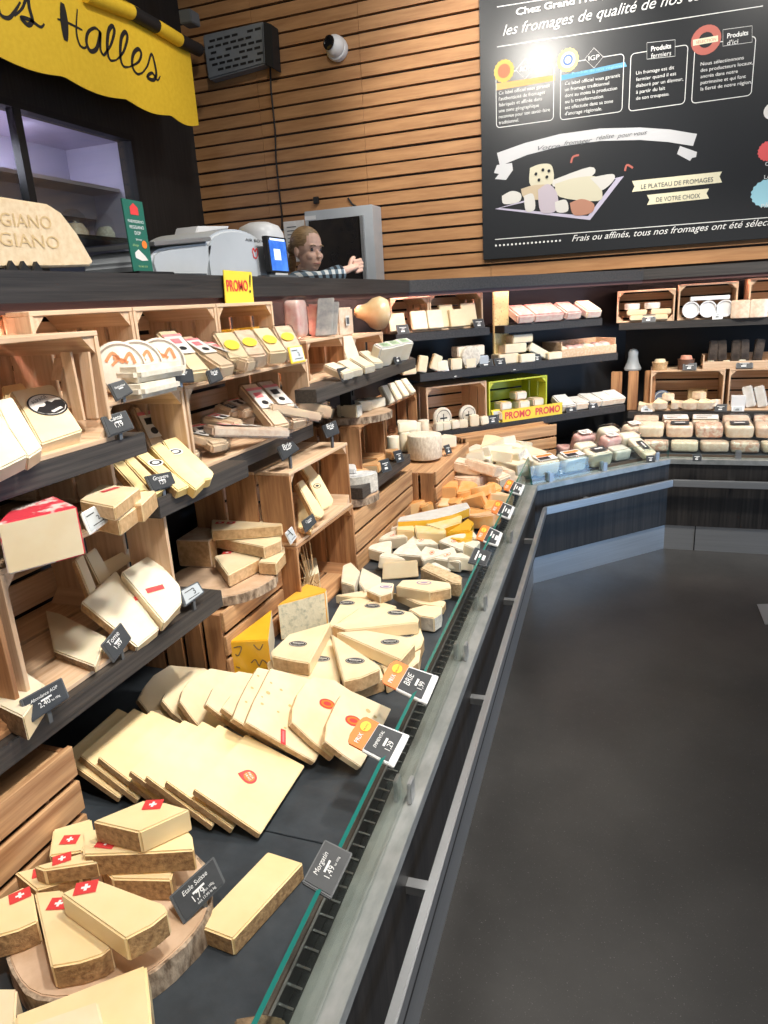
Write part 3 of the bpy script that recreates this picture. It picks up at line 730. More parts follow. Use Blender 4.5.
tag(m.build('slate_board', SLATE, bevel=.001), 'slate board of the slanting corner under the clear trays', 'slate board')
m = MB(); m.prism([p+V((0, 0, DECK)) for p in (a118[2]+V((.003, 0, 0)), a118[3], V((3.4, 5.49, 0)), V((-.104, 5.49, 0)))], (0, 0, -.022))
tag(m.build('slate_board', SLATE, bevel=.001), 'slate board of the far run under the stacked clear packs', 'slate board')

# ------------------------------------------------------------------ near deck: the round log board with flag-stickered wedges
ZL = .640
cl = (at(12, 958, ZL)+at(205, 862, ZL))/2
log_R = (at(12, 958, ZL)-at(205, 862, ZL)).length/2*1.02
cl = cl+V((.0, -.005, 0))
def log_board(label, c, R, z0, z1, name='log_board', seg=40):
    r = empty(name, (c.x, c.y, z0), label, 'log board')
    rr = [R*(1+.015*math.sin(3*a+1)+.012*math.sin(7*a)) for a in [2*math.pi*k/seg for k in range(seg)]]
    m = MB(); top = [V((c.x+rr[k]*.965*math.cos(2*math.pi*k/seg), c.y+rr[k]*.965*math.sin(2*math.pi*k/seg), z1)) for k in range(seg)]
    m.prism(top, (0, 0, z0-z1)); m.build('wood_slice', LOGTOP, r, bevel=.002)
    m = MB(); n = seg; b = []
    for zz in (z0+.001, z1-.002):
        for k, s in ((0, 1.0), (1, .967)):
            for j in range(n):
                a = 2*math.pi*j/n; q = rr[j]*s*(1+(random.uniform(-.012, .012) if k == 0 else 0)); m.v.append(V((c.x+q*math.cos(a), c.y+q*math.sin(a), zz)))
    for j in range(n):
        i2 = (j+1) % n
        m.f += [[j, i2, 2*n+i2, 2*n+j], [n+j, 3*n+j, 3*n+i2, n+i2], [2*n+j, 2*n+i2, 3*n+i2, 3*n+j], [j, n+j, n+i2, i2]]; m.m += [0]*4
    m.build('bark', BARKM, r); return r
log_board('round log slice with bark on the slate deck under the flag-stickered wedges', cl, log_R, DECK, ZL)
G = 'wedges with red flag stickers on the log board'
SW = (PASTEY, PASTEY, RIND)
TH = .045; L1_, L2_, L3_ = ZL+TH, ZL+2*TH, ZL+3*TH
o = slab('flag-stickered wedge lying at the front of the log board, its point away', [(34, 892), (61, 889), (112, 947), (101, 955), (80, 962), (51, 967)], L1_, TH, SW, (0, 1, 5), group=G)
topstick(o, 'cross', 59, 904, L1_, .0165, 20)
o = slab('flag-stickered wedge cut by the left picture edge on the log board', [(-14, 903), (2, 897), (24, 886), (33, 893), (38, 921), (18, 930), (-6, 937), (-22, 940)], L1_, TH, SW, (0, 1, 2, 3), group=G)
topstick(o, 'cross', 20, 896, L1_, .0165, 52)
o = slab('small flag-stickered wedge pointing left behind the front wedge on the log board', [(14, 872), (40, 866), (90, 868), (80, 877), (36, 890)], L1_, TH*.9, SW, (0, 1), group=G)
topstick(o, 'cross', 42, 872, L1_, .015, 40)
o = slab('flag-stickered wedge at the back left of the log board, beside the slatted crate', [(53, 829), (91, 818), (93, 831), (82, 851), (49, 856)], L1_, TH, SW, (0, 1, 2), group=G)
topstick(o, 'cross', 70, 840, L1_, .0155, 20)
o = slab('flag-stickered wedge pointing left under the topmost stacked wedges', [(98, 862), (112, 859), (168, 862), (174, 868), (171, 880), (112, 879)], L1_, TH, SW, (0, 1), group=G)
topstick(o, 'cross', 116, 866, L1_, .0155, 8)
o = slab('flag-stickered wedge lying across the front wedge, rind toward the glass', [(60, 893), (95, 878), (148, 898), (163, 903), (168, 912), (152, 925), (125, 939)], L2_, TH, SW, (0, 1, 6), group=G)
topstick(o, 'cross', 86, 888, L2_, .0175, 30)
o = slab('thin flag-stickered wedge resting on the small wedge at the left of the log board', [(33, 866), (84, 852), (98, 862), (44, 870)], L2_-.012, .033, SW, (0, 1), group=G)
topstick(o, 'cross', 62, 859, L2_-.012, .015, 42)
o = slab('broad flag-stickered wedge right under the topmost one', [(82, 831), (93, 829), (140, 823), (182, 822), (192, 836), (194, 850), (140, 853), (83, 855)], L2_, TH, SW, (0, 1, 2, 7), group=G)
topstick(o, 'cross', 107, 843, L2_, .0175, 8)
o = slab('flag-stickered wedge topmost of the pile on the log board', [(92, 821), (143, 800), (166, 802), (190, 809), (139, 832)], L3_, TH, SW, (0, 3), group=G)
topstick(o, 'cross', 153, 805, L3_, .0165, 20)
o = slab('plain wedge with dark rind lying alone on the slate by the tag', [(267.7, 851), (303.3, 862.3), (268, 901), (232.6, 939.4), (196.3, 925.3), (232, 888)], DECK+.037, .037, (PASTEY, PASTEY, RIND), (0, 4, 5), group=None)
o = slab('large pale wedge at the bottom edge, half cut off by the picture', [(14, 1014), (146, 963), (150, 1000), (153, 1042), (15, 1052)], .668, .055, (PASTEY, PASTEY, RINDL), (0, 1), bev=.004)
slab('small pale wedge lying on the large one at the bottom picture edge', [(13, 1029), (98, 1000), (108, 1046), (13, 1052)], .697, .028, (PASTE, PASTE, RINDL), (0, 2))
slab('pale cheese end at the bottom left corner of the picture', [(-12, 988), (17, 988), (13.5, 1052), (-22, 1052)], .66, .05, (PASTE, PASTE, RINDL), (1,))
slab('dark brown rind end by the glass at the bottom picture edge', [(234, 1018), (262, 1013), (283, 1017), (292, 1036), (236, 1040)], .64, .05, (RINDD, RINDD, RIND), ())
ptag('slate price tag leaning in front of the flag-stickered wedges', [(169, 897), (214, 856), (226, 882), (184, 925)], at(190, 925, ZL-.002), (.62, -.42, .66), [('Etale Suisse', 0, .18, .55), ('1,79', -.05, -.22, .25), ('les 100g', .17, -.2, .2), ('soit 17,90 le kg', .05, -.36, .4)], foot=DECK)

# square slices fanned like shingles, and the round holed slices behind them
def shingle(label, px, zz, th, mats, paste, group, name='cheese_slice', bev=.002, holes=0, pl=None):
    pts = [at(px[i][0], px[i][1], zz[i]) for i in range(3)] if pl is None else None
    plane = plane3(*pts) if pl is None else pl
    o = slab(label, px, 0, th, mats, paste, name=name, group=group, bev=bev, plane=plane)
    return o, plane
zl_, zr_ = .688, .612
RQ = [((246, 734), (305, 765.5), (260.5, 834), (194, 789)), ((219, 724), (279, 756), (233, 829), (166, 781)),
      ((203, 721), (261, 751), (213, 826), (146, 776)), ((184, 719.5), (243, 746), (192, 815), (130, 771)),
      ((151.7, 710), (207, 735), (158, 803), (98.5, 757)), ((134, 708), (188, 733), (138, 800), (80, 755)), ((118, 708), (170, 733), (120, 798), (62, 757))]
wh = ['nearest the glass, with a round sticker', 'second from the glass', 'third from the glass', 'fourth from the glass, in the middle', 'fifth from the glass, with a taped edge', 'sixth from the glass, half in shadow', 'farthest back, in the shadow of the shelf']
n0 = None
SQ = (PASTEY, PASTEY, RINDL)
for k, q in enumerate(RQ):
    if k == 0:
        a, b, c = at(*q[1], zr_), at(*q[2], zr_), (at(*q[0], zl_)+at(*q[3], zl_))/2
        n0 = plane3(a, b, c)[1]; b0 = at(*q[2], zr_)
    else:
        pass
    # every slice lies parallel to the front one, its right edge on the deck side
    pp = at(*q[2], zr_ + (0 if k < 4 else -.000))
    o, pl = shingle('square yellow slice in the fanned row, '+wh[k], q, None, .017, SQ, (0, 1), 'square yellow slices fanned on the slate', pl=(pp, n0))
    if k == 0: topstick(o, 'drop', 249, 777, 0, .0175, -18, plane=pl)
E_ = [  # outline, back-left arc first
 [(314+22, 704), (341, 695), (350, 690), (391.6, 708.6), (376, 740), (361, 767), (343, 755), (325, 741), (327, 724)],
 [(293, 708), (298, 694), (306, 683), (314, 676.5), (335, 680), (361, 697), (348, 730), (333, 758), (312, 741), (292, 722)],
 [(246, 722), (254, 702), (262, 686), (271, 668), (304, 677), (345, 690), (330, 735), (315, 762), (290, 748)],
 [(233, 718), (240, 700), (248, 684), (258, 667), (290, 674), (330, 690), (313, 730), (298, 752), (270, 741)],
 [(222, 708), (232, 694), (247, 680), (263, 673), (290, 678), (312, 690), (297, 726), (275, 741), (250, 728)],
 [(206, 704), (214, 687), (228, 675), (239, 671), (270, 676), (295, 688), (276, 722), (250, 735), (230, 722)],
 [(180, 701), (183, 690), (190, 680), (211, 668), (245, 674), (268, 684), (250, 720), (204, 731), (192, 718)],
 [(162, 700), (166, 692), (173, 685), (193, 668), (228, 672), (250, 683), (228, 716), (184, 722), (172, 712)],
 [(138, 699), (145, 686), (154, 675), (170, 665), (205, 668), (228, 680), (205, 712), (160, 722), (148, 712)]]
wh = ['in front by the promo tag, with a red oval sticker', 'second in the row, with a red oval sticker', 'third in the row, broad and full of small holes', 'fourth in the row, with holes', 'fifth in the row', 'sixth in the row', 'seventh in the row, at the edge of the shadow', 'eighth in the row, in shadow', 'last in the row, deep in shadow']
EM = (PASTE, PASTE, RINDL)
k0 = E_[0]
nE = plane3(at(391.6, 708.6, .612), at(361, 767, .612), at(327, 724, .690))[1]
for k, q in enumerate(E_):
    tip = {0: 5, 1: 7, 2: 7, 3: 7, 4: 7, 5: 7, 6: 7, 7: 7, 8: 7}[k]
    pl = (at(*q[tip], .616), nE)
    n = len(q)
    o = slab('rounded cheese slice '+wh[k], q, 0, .017, EM, (n-5, n-4), name='cheese_slice', group='rounded holed slices standing in a row', bev=.002, plane=pl)
    if k < 2: topstick(o, 'ring', *((353, 721), (327, 704))[k], 0, .024, 40, (RED, ORANGE), plane=pl)
    if k in (0, 2, 3):
        hs = {0: [(368, 711, 5), (375, 717, 3.5)], 2: [(268, 693, 4), (262, 704, 3), (281, 690, 3), (290, 706, 3.5), (278, 712, 2.5), (271, 683, 2.5), (296, 720, 3), (285, 728, 2.5), (262, 697, 2)], 3: [(252, 688, 3), (258, 676, 2.5), (246, 702, 2.5)]}[k]
        for i, (hx, hy, r_) in enumerate(hs):
            c = onp(hx, hy, *pl); d = MB(); nn = V(nE)
            u = nn.orthogonal().normalized(); w_ = nn.cross(u); s = r_/F*1.9*.55
            decal(o, 'cheese_hole', [sh_ell(0, 0, s, s*.8, 0)], c, u, w_, [HOLE], .0008)
    if k == 2: topstick(o, 'band', 283, 737, 0, .02, -50, (RED, PINKR), plane=pl)
# the round of white wedges with oval labels
G = 'wedges with oval black labels laid as a round'
WB = (PASTE, PASTE, RINDL)
z1, z2 = DECK+.042, DECK+.084
def rw(label, px, z, paste, lab, ang=0):
    o = slab(label, px, z, .041, WB, paste, group=G)
    if lab: topstick(o, 'oval', *lab, z, .027, ang)
rw('oval-labelled wedge of the lower layer at the front of the round', [(330, 636), (341, 673), (339, 688), (312, 682), (268, 668), (267, 662), (274, 657)], z1, (0, 5, 6), (321, 659), 5)
rw('oval-labelled wedge of the lower layer at the front, under the topmost front wedge', [(331, 637), (380, 666), (384, 678), (366, 684), (345, 688), (342, 672)], z1, (0, 5), None)
rw('oval-labelled wedge of the lower layer nearest the promo tag', [(340, 637), (400, 661), (421, 648), (419, 661), (404, 672), (386, 681), (383, 668)], z1, (0, 6), (382, 662), 8)
rw('oval-labelled wedge of the lower layer at the right of the round', [(342, 632), (395, 626), (420, 627), (424, 638), (421, 646), (402, 659)], z1, (0, 5), (405, 635), 10)
rw('oval-labelled wedge at the back of the round, farthest from the glass', [(327, 627), (342, 600), (356, 597), (372, 600), (336, 625)], z1, (0, 3), (347, 603), 5)
rw('oval-labelled wedge at the back right of the round', [(333, 628), (364, 604), (376, 600), (397, 606), (340, 628)], z1, (0, 3), (372.5, 606), 5)
rw('oval-labelled wedge on top at the left of the round, beside the cream veined block', [(331, 622), (327, 630), (309, 663), (290, 660), (272, 656), (271, 651), (289, 634)], z2, (0, 1, 6), (298, 644), 5)
rw('oval-labelled wedge on top at the front of the round', [(331, 633), (378, 664), (380, 669), (362, 677), (344, 681)], z2, (0, 4), (355, 661), 5)
rw('oval-labelled wedge on top at the right of the round', [(336, 632), (366, 630), (413, 638), (415, 644), (401, 660)], z2, (0, 1, 4), (390, 642), 15)
rw('oval-labelled wedge on top at the back of the round, pointing left', [(332, 625), (364, 615), (391, 607.5), (412, 612), (419, 618), (418, 622), (346, 630)], z2, (0, 1, 5), (396, 613), 5)
# yellow-rind blocks by the slatted crate
o = slab('bright yellow waxed block with scribbled marks, against the slatted crate', [(229, 641.5), (268, 640), (271.5, 609)], DECK+.110, .108, (RINDY, PASTEW, RINDY), (1,), name='cheese_block', bev=.003)
c = at(248, 655, DECK+.06); q0, q1 = at(229, 641.5, DECK+.110), at(268, 640, DECK+.110); xd = (q1-q0).normalized(); yd = V((0, 0, 1)); W_ = (q1-q0).length
decal(o, 'scribble', [sh_line(crom(p, 4), .0035) for p in ([(.1*W_, -.02), (.3*W_, -.018), (.2*W_, -.045), (.12*W_, -.04)], [(.62*W_, -.012), (.75*W_, -.03), (.86*W_, -.012)], [(.5*W_, -.07), (.62*W_, -.06), (.7*W_, -.08), (.8*W_, -.062), (.92*W_, -.075)], [(.1*W_, -.08), (.2*W_, -.085)])], q0, xd, yd, [RINDD], .0012)
slab('tall veined cream block with orange rind on top, against the slatted crate', [(277, 605), (306.5, 583.5), (326.5, 588.5), (325, 592)], DECK+.125, .123, (RINDO if False else pm('orange_top', (.88, .47, .06), (.84, .40, .04), (12, 12, 12), rough=.4, coat=.3), PASTEB, RINDY), (2, 3, 1), name='cheese_block')
# tags on the glass edge (they lean over the glass, reading from the aisle)
NT = (.30, -.12, .94)
ptag('orange promo price tag on the glass edge, nearest one, by the holed slices', [(362, 750), (379, 723), (410, 735), (394, 767)], at(385, 745, .745), NT, [('EMMENTAL', 0, .2, .55), ('1,29', -.05, -.2, .28)], 'promo')
ptag('orange promo price tag on the glass edge by the round of oval-labelled wedges', [(396, 689), (409, 666), (439, 676), (427, 704)], at(415, 683, .745), NT, [('BRIE', 0, .2, .45), ('1,99', -.05, -.2, .28)], 'promo')
ptag('slate price tag on the glass edge by the lone wedge with dark rind', [(302, 882), (325, 839), (353, 853), (331, 899)], at(328, 868, .745), NT, [('Morgatin', 0, .18, .5), ('1,49', -.08, -.2, .25), ('les 100g', .18, -.2, .2)])
ptag('white price card on the glass edge by the grey-rind cheeses', [(468, 562), (475, 547), (492, 552), (486, 566)], at(480, 556, .74), NT, [], 'slate')
ptag('orange promo price tag on the glass edge by the yellow wedges', [(483, 541), (490, 527), (503, 533), (498, 546)], at(490, 535, .74), NT, [], 'promo')
ptag('orange promo price tag on the glass edge by the orange cheeses', [(497, 514), (503, 502), (515, 507), (510, 519)], at(505, 511, .74), NT, [], 'promo')
ptag('orange promo price tag on the glass edge by the beige wrapped cheeses', [(509, 491), (514, 481), (525, 485), (521, 495)], at(516, 488, .74), NT, [], 'promo')

# ------------------------------------------------------------------ middle deck: cut cheeses traced on their own heights
WC = (PASTEW, PASTE, RINDL)
o = slab('long cut pale wedge with a purple stamp, lying across the others by the glass', [(396, 586), (402, 580), (425, 579), (450, 582.5), (451, 588), (430, 592)], .672, .04, (PASTE, PASTE, RINDL), (0, 1, 5), group=None)
topstick(o, 'ring', 424, 583, .672, .026, 5, (pm('purple_stamp', (.40, .28, .42), rough=.5), PASTE))
slab('thin pale wedge under the purple-stamped one, pointing left', [(392, 592), (402, 594), (446, 601), (443, 607), (420, 604)], .634, .03, (PASTE, PASTE, RINDL), (0, 1, 4))
slab('pale cut end piece at the right of the round, by the glass', [(408, 609), (424, 605), (442, 606), (441, 613), (434, 618), (420, 616)], .645, .05, (PASTE, PASTE, RINDG), (0, 1))
slab('slim pale wedge pointing left above the round of wedges', [(335, 595), (372, 589), (379, 590), (378, 598), (350, 597)], .634, .032, (PASTE, PASTE, RINDL), (0, 4, 3))
slab('white wedge with grey rind leaning before the raffia crate', [(341, 582), (343, 565), (351, 562), (360, 571), (354, 586)], .655, .05, (PASTEW, PASTEW, RINDG), (1, 2))
slab('white wedge pointing away beside the raffia crate', [(359, 582), (362, 567), (381, 577), (380, 586), (364, 590)], .645, .04, (PASTEW, PASTEW, RINDG), (0, 1))
o = slab('pale wedge with a purple label lying between the round and the square block', [(366, 590), (382, 582), (394, 583), (392, 592), (380, 596)], .66, .03, (PASTEW, PASTEW, RINDL), (0,))
topstick(o, 'ring', 386, 587, .66, .022, 5, (pm('purple_stamp', (.4, .3, .4)), OFFW))
b = MB(); b.prism([onp(x, y, at(400, 577, .60), (.25, -.9, .36)) for x, y in ((383, 563), (417, 560), (418.5, 577), (382, 580))], V((-.25, .9, -.36))*.045, 0, 1)
tag(b.build('cheese_block', [PASTE, RINDL], bevel=.003), 'square pale cut block facing out, in the middle of the grey-rind cheeses', 'cheese')
b = MB(); b.prism([at(x, y, .66) for x, y in ((420, 568), (428, 562), (462, 576), (461, 584), (452, 583))], (0, 0, -.05), 0, 0)
tag(b.build('cheese_wedge', [pm('brown_grain_rind', (.50, .36, .20), (.74, .58, .36), (110, 110, 110), rough=.7, bump=.7)], bevel=.004), 'brown grainy wedge next to the square pale block', 'cheese')
GR = (pm('grey_rind_top', (.74, .66, .52), (.86, .80, .68), (40, 40, 40), rough=.6, bump=.4, coat=.2), PASTEW, RINDG)
ORG = (ORANGE, OFFW)
G = 'grey-rind cheese pieces with small orange labels'
gp = [(378.5, 532, 30, 20, 0), (397, 544, 30, 8, 1), (384, 556, 30, -15, 0), (366, 553, 24, 60, 0), (428, 538, 28, 10, 1), (424, 548, 32, 15, 1),
      (412, 559, 32, 5, 0), (450, 564, 32, -5, 1), (457, 551, 30, -25, 1), (466, 541, 30, 0, 1), (438, 576, 26, 20, 0), (470, 552, 24, -35, 0), (405, 535, 24, 10, 0), (447, 538, 22, 0, 0), (391, 566, 26, 30, 0), (372, 543, 26, -30, 1), (436, 562, 30, 40, 1), (462, 566, 26, 10, 0)]
glab = ['top of the left end', 'second from the left at the back', 'front left', 'leftmost, standing on end', 'at the back middle', 'in the middle, on the long one',
        'before the middle', 'front right, nearest the glass', 'right of the middle', 'back right by the yellow wedges', 'front, beside the brown grainy wedge', 'right end under the price card', 'at the back left', 'at the back right of the middle', 'left of the square pale block', 'at the back left corner by the crate', 'right of the square pale block', 'front right corner by the glass']
for (x, y, wpx, yaw, lab), wh in zip(gp, glab):
    zz = .655 if y < 556 else .648
    p = at(x, y+4, DECK+.004); d = (p-EYE).length; L = wpx/F*d*1.0
    o = piece('wedge', 'grey-rind cheese wedge of the grey group, '+wh, p+V((0, 0, .0)), (L*1.05, 56, .048), yaw+150, (random.uniform(-10, 10), random.uniform(-12, 6)), GR, group=G, bev=.004,
          stick=(ORG, .016, 'ring', .01) if lab else None)
# yellow wedges
def ypix(label, px, z, th, top, cat='cheese', paste=(), side=RINDY, g='yellow-rind wedges before the orange pile'):
    return slab(label, px, z, th, (top, PASTEY, side), paste, group=g, bev=.004)
ypix('long yellow-rind wedge with a white paper face, lying across the yellow group', [(397, 521), (399, 517), (435, 509), (467, 502), (470, 507), (452, 514), (430, 519)], .700, .045, OFFW)
ypix('yellow-rind wedge under the long paper-faced one', [(425, 524), (445, 517), (462, 515), (461, 522), (440, 529)], .680, .05, pm('yellow_paper', (.86, .66, .25), (.82, .72, .5), (30, 30, 30), rough=.4, coat=.4))
ypix('small yellow block at the left of the yellow group', [(396, 530), (398, 524), (414, 524), (414, 531)], .675, .05, PASTEY, side=PASTEY)
ypix('yellow block in the middle of the yellow group, with a pale edge', [(414, 525), (430, 526), (446, 529), (445, 533), (416, 533)], .675, .05, pm('yellow_paper', (.8, .6, .2)), side=PASTEY)
ypix('yellow-rind wedge at the right of the yellow group', [(447, 532), (458, 525), (468, 518), (474, 522), (470, 530)], .675, .05, RINDY)
ypix('short yellow-rind wedge lowest at the right of the yellow group', [(449, 538), (462, 532), (473, 530), (472, 537), (460, 541)], .662, .045, RINDY)
# orange heap
OM = (RINDO, pm('orange_paste', (.88, .56, .26), rough=.45, coat=.5), RINDO)
OM2 = (pm('apricot_rind', (.86, .52, .26), (.82, .62, .42), (25, 25, 25), rough=.45, bump=.4, coat=.5), OM[1], RINDO)
G = 'orange-rind cheeses heaped below the corner crates'
heap = [(400, 515, 0, 22), (414, 511, 0, 22), (429, 509, 0, 24), (445, 507, 0, 24), (462, 508, 0, 24), (478, 509, 0, 24), (484, 524, 0, 26), (474, 519, 0, 24), (492, 513, 0, 24), (496, 504, 0, 22),
        (408, 505, 0, 26), (424, 501, .045, 26), (428, 497, .05, 26), (447, 503, .045, 26), (468, 504, .045, 26), (482, 505, .045, 24), (490, 499, .02, 24), (460, 499, .0, 22), (440, 495, 0, 22), (396, 524, 0, 20)]
for i, (x, y, dz, wpx) in enumerate(heap):
    p = at(x, y+4, DECK+.004); d = (p-EYE).length; L = wpx/F*d*1.35
    k = ['half', 'wedge', 'half', 'disc'][i % 4]
    dims = {'half': (L*.52, .06), 'wedge': (L*1.05, 70, .06), 'disc': (L*.45, .05)}[k]
    piece(k, 'orange-rind cut cheese in the heap between the yellow wedges and the corner crates', p+V((0, 0, dz)), dims, random.uniform(0, 360), (random.uniform(-22, 22), random.uniform(-15, 15)), OM if i % 3 else OM2, group=G, bev=.006)
# beige wrapped heap, then the pale wedges of the corner: each heap has a lower layer and pieces thrown on top
BM = (RINDP, PASTE, RINDP)
def heap_piece(kind, label, G, x, y, lift, wpx, k, mats, yaw, tl, th=.06):
    p = at(x, y+5, DECK+.003+lift); d = (p-EYE).length; L = wpx/F*d
    dm = {'half': (L*.5, th), 'block': (L, L*.58, th, 'a' if mats is BM else 'x'), 'wedge': (L*1.05, 50, th)}[kind]
    return piece(kind, label, p, dm, yaw, tl, mats, group=G, bev=.007 if mats is BM else .004)
G = 'beige wrapped cheeses beyond the orange heap'; lb = 'beige wrapped cheese in the heap beyond the orange cheeses'
R_ = random.Random(3)
for i, (x, y, lf, wpx) in enumerate([(456, 486, 0, 34), (480, 490, 0, 36), (500, 486, 0, 30), (444, 492, 0, 26), (470, 482, .055, 34), (492, 480, .05, 32), (455, 477, .06, 28), (503, 475, .055, 30), (482, 473, .10, 34), (468, 470, .11, 28), (512, 482, 0, 24)]):
    heap_piece('half' if i % 3 == 1 else 'block', lb, G, x, y, lf, wpx, i, BM, R_.uniform(-40, 40)+(160 if i % 3 == 1 else 0), (R_.uniform(-14, 14), R_.uniform(-14, 14)), .055)
G = 'white wedges in the corner of the deck'; lb = 'white cut cheese with grey rind in the mixed heap at the bend of the counter'
PM_ = (PASTEW, PASTEW, RINDG)
for i, (x, y, lf, wpx) in enumerate([(500, 473, 0, 30), (520, 471, 0, 26), (532, 470, 0, 22), (512, 467, .04, 28), (486, 462, .07, 28), (500, 461, .07, 30), (472, 463, .08, 26), (480, 456, .10, 26), (496, 454, .10, 30), (512, 459, .075, 26), (523, 463, .05, 26), (530, 456, .06, 26), (508, 451, .10, 26), (520, 450, .09, 26), (490, 449, .13, 26), (541, 468, 0, 18), (503, 446, .13, 26)]):
    heap_piece('wedge' if i % 3 else 'block', lb, G, x, y, lf, wpx, i, (PM_, GR, (PASTE, PASTEW, RINDG))[i % 3], R_.uniform(60, 200), (R_.uniform(-18, 18), R_.uniform(-18, 12)))
# clear trays behind the glass of the slanting run, and packs on it
def tray(label, p, dims, yaw, col=PASTEW, lab=None, tilt=(0, 0), name='clear_pack', group=None):
    yaw_ = rad(yaw); a, b, c = dims
    r = empty(name, p, label, 'pack', group)
    m = pillow_mb(a*.95, b*.93, c*.86, e=7); M = drop(m, V(p)+V((0, 0, c*.06)), yaw_, (rad(tilt[0]), rad(tilt[1]))); m.build('cheese', col, r)
    w_ = pillow_mb(a, b, c, e=9); w_.v = [M @ (v-V((0, 0, c*.05))) for v in w_.v]; w_.build('plastic_wrap', FILM, r)
    if lab:
        R3 = M.to_3x3(); cc = M @ V((0, 0, c*.955)); s = min(a, b)*.62
        if lab == 'promo': sh = [sh_rect(-s*.9, -s*.5, s*.9, s*.55, 0), sh_rect(-s*.8, -s*.42, s*.3, s*.05, 1, .0006), sh_rect(-s*.7, .1*s, s*.8, s*.45, 2, .0006)]; mt = [WHITE, INK, ORANGE]
        elif lab == 'slate': sh = [sh_rect(-s*.7, -s*.4, s*.7, s*.4, 0), sh_rect(-s*.4, -.02*s, s*.4, .12*s, 1, .0006)]; mt = [TAGB, CHALK]
        else: sh = [sh_rect(-s*.8, -s*.45, s*.8, s*.45, 0), sh_rect(-s*.6, s*.1, s*.4, s*.2, 1, .0006), sh_rect(-s*.6, -s*.2, s*.1, -s*.1, 1, .0006)]; mt = [OFFW, INK]
        decal(r, 'label', sh, cc, R3 @ V((1, 0, 0)), R3 @ V((0, 1, 0)), mt, .001)
    return r
GT = 'clear packs on the slanting run'
WRAPG = pm('grey_green_cheese', (.62, .62, .52), (.78, .76, .66), (16, 16, 16), rough=.5, coat=.4)
for x, y, dm, yaw, col, lb, tl, lbl in [
    (547, 470, (.165, .115, .10), 45, PASTEW, 'promo', (14, 0), 'clear pack with an orange promo card behind the corner glass'),
    (574, 466, (.165, .115, .10), 45, WRAPG, 'promo', (14, 0), 'second clear pack with an orange promo card behind the corner glass'),
    (600, 461, (.165, .115, .10), 45, PASTEW, 'slate', (14, 0), 'clear pack with a black slate card behind the corner glass'),
    (622, 455, (.13, .10, .08), 45, WRAPG, None, (14, 0), 'clear pack without a card behind the corner glass'),
    (570, 449, (.13, .09, .05), 40, MEAT, None, (10, 6), 'flat clear pack of pink slices behind the promo cards'),
    (592, 440, (.17, .12, .05), 30, MEAT, None, (18, 10), 'tilted clear pack of pink and brown slices, high behind the promo cards'),
    (626, 445, (.24, .07, .04), -52, PASTEW, 'paper', (0, 22), 'long leaning pale pack left of the dark-labelled one'),
    (645, 452, (.20, .10, .05), -50, PASTEW, 'slate', (0, 24), 'leaning pale pack with a dark label at the bend of the counter'),
    (546, 452, (.10, .07, .06), 45, PASTEW, None, (8, 0), 'small clear pack beside the pale wedges of the corner')]:
    tray(lbl, at(x, y+6, DECK+.003)+V((-.028, .028, 0)), dm, yaw, col, lb, tl, group=GT)
for k, (c0, x0, h, col, yw) in enumerate([(4.62, -.30, .13, PASTEW, 40), (4.64, -.17, .15, MEAT, 52), (4.66, -.06, .14, PASTEW, 38), (4.78, -.33, .17, MEAT, 47), (4.80, -.19, .18, PASTEW, 43), (4.82, -.05, .17, RINDP, 50)]):
    tray('tall clear pack behind the promo cards of the slanting run, '+['leftmost of the near row', 'middle of the near row', 'rightmost of the near row', 'leftmost of the back row', 'middle of the back row', 'rightmost of the back row'][k], (x0, x0+c0, DECK+.003), (.14, .085, h), yw, col, 'paper' if k % 2 else None, (18, 0), group=GT)
gtag('small black tag hanging at the front of the slanting run', 562, 470, at(562, 475, RIM+.004), None, .05, .04, -45)
gtag('small black tag at the front of the far run, at the bend', 651, 455, at(651, 462, RIM+.004), None, .05, .04, -70)
gtag('small black tag at the front of the far run, under the stacked packs', 697, 455, at(697, 461, RIM+.004), None, .05, .04, -90)
# far run: stacked packs
G = 'stacked clear packs of the far run'
CM = pm('cut_cheese_cubes', (.86, .76, .60), (.66, .38, .26), (42, 42, 42), rough=.5, coat=.4, lo=.42, hi=.58)
CM2 = pm('grated_cheese', (.88, .80, .62), (.80, .66, .46), (50, 50, 50), rough=.6, bump=.5)
row = 0
lbls = []
for row, (yy, zz, xs) in enumerate([(4.70, 0, [.12, .29, .46, .63, .80, .97]), (4.79, .074, [.09, .26, .43, .60, .77, .94]), (4.935, .10, [.06, .24, .42, .60, .78])]):
    nm = ['lowest front row', 'second row', 'top back row'][row]
    for k, x in enumerate(xs):
        od = ['leftmost', 'second from the left', 'third from the left', 'fourth from the left', 'fifth from the left', 'sixth from the left'][k]
        cl_ = [CM, CM2, RINDP][(k+row) % 3]
        tray('clear pack on the far run, '+od+' in the '+nm, (x, yy, DECK+.003+zz), (.166, .125 if row < 2 else .15, (.072, .085, .07)[row]), random.uniform(-4, 4), cl_, ('paper' if row == 2 and k in (1, 2) else ('slate' if row == 1 and k in (1, 3) else None)), (10 if row else 0, 0), group=G)
for k, (x, y) in enumerate(((.92, 4.90), (1.02, 4.84))):
    piece('block', ['long pale loaf-shaped cheese lying at the right edge of the far run', 'second long pale cheese at the right picture edge of the far run'][k], (x, y, DECK+.175), (.30, .07, .06, 'a'), -25, (0, 8), (PASTEW, PASTEW, RINDP), group=None, bev=.02)
# ------------------------------------------------------------------ low left shelf: crate with the big wedges
S3 = Z3
def vplane(px, py, x): return (atx(px, py, x), (1, 0, 0))
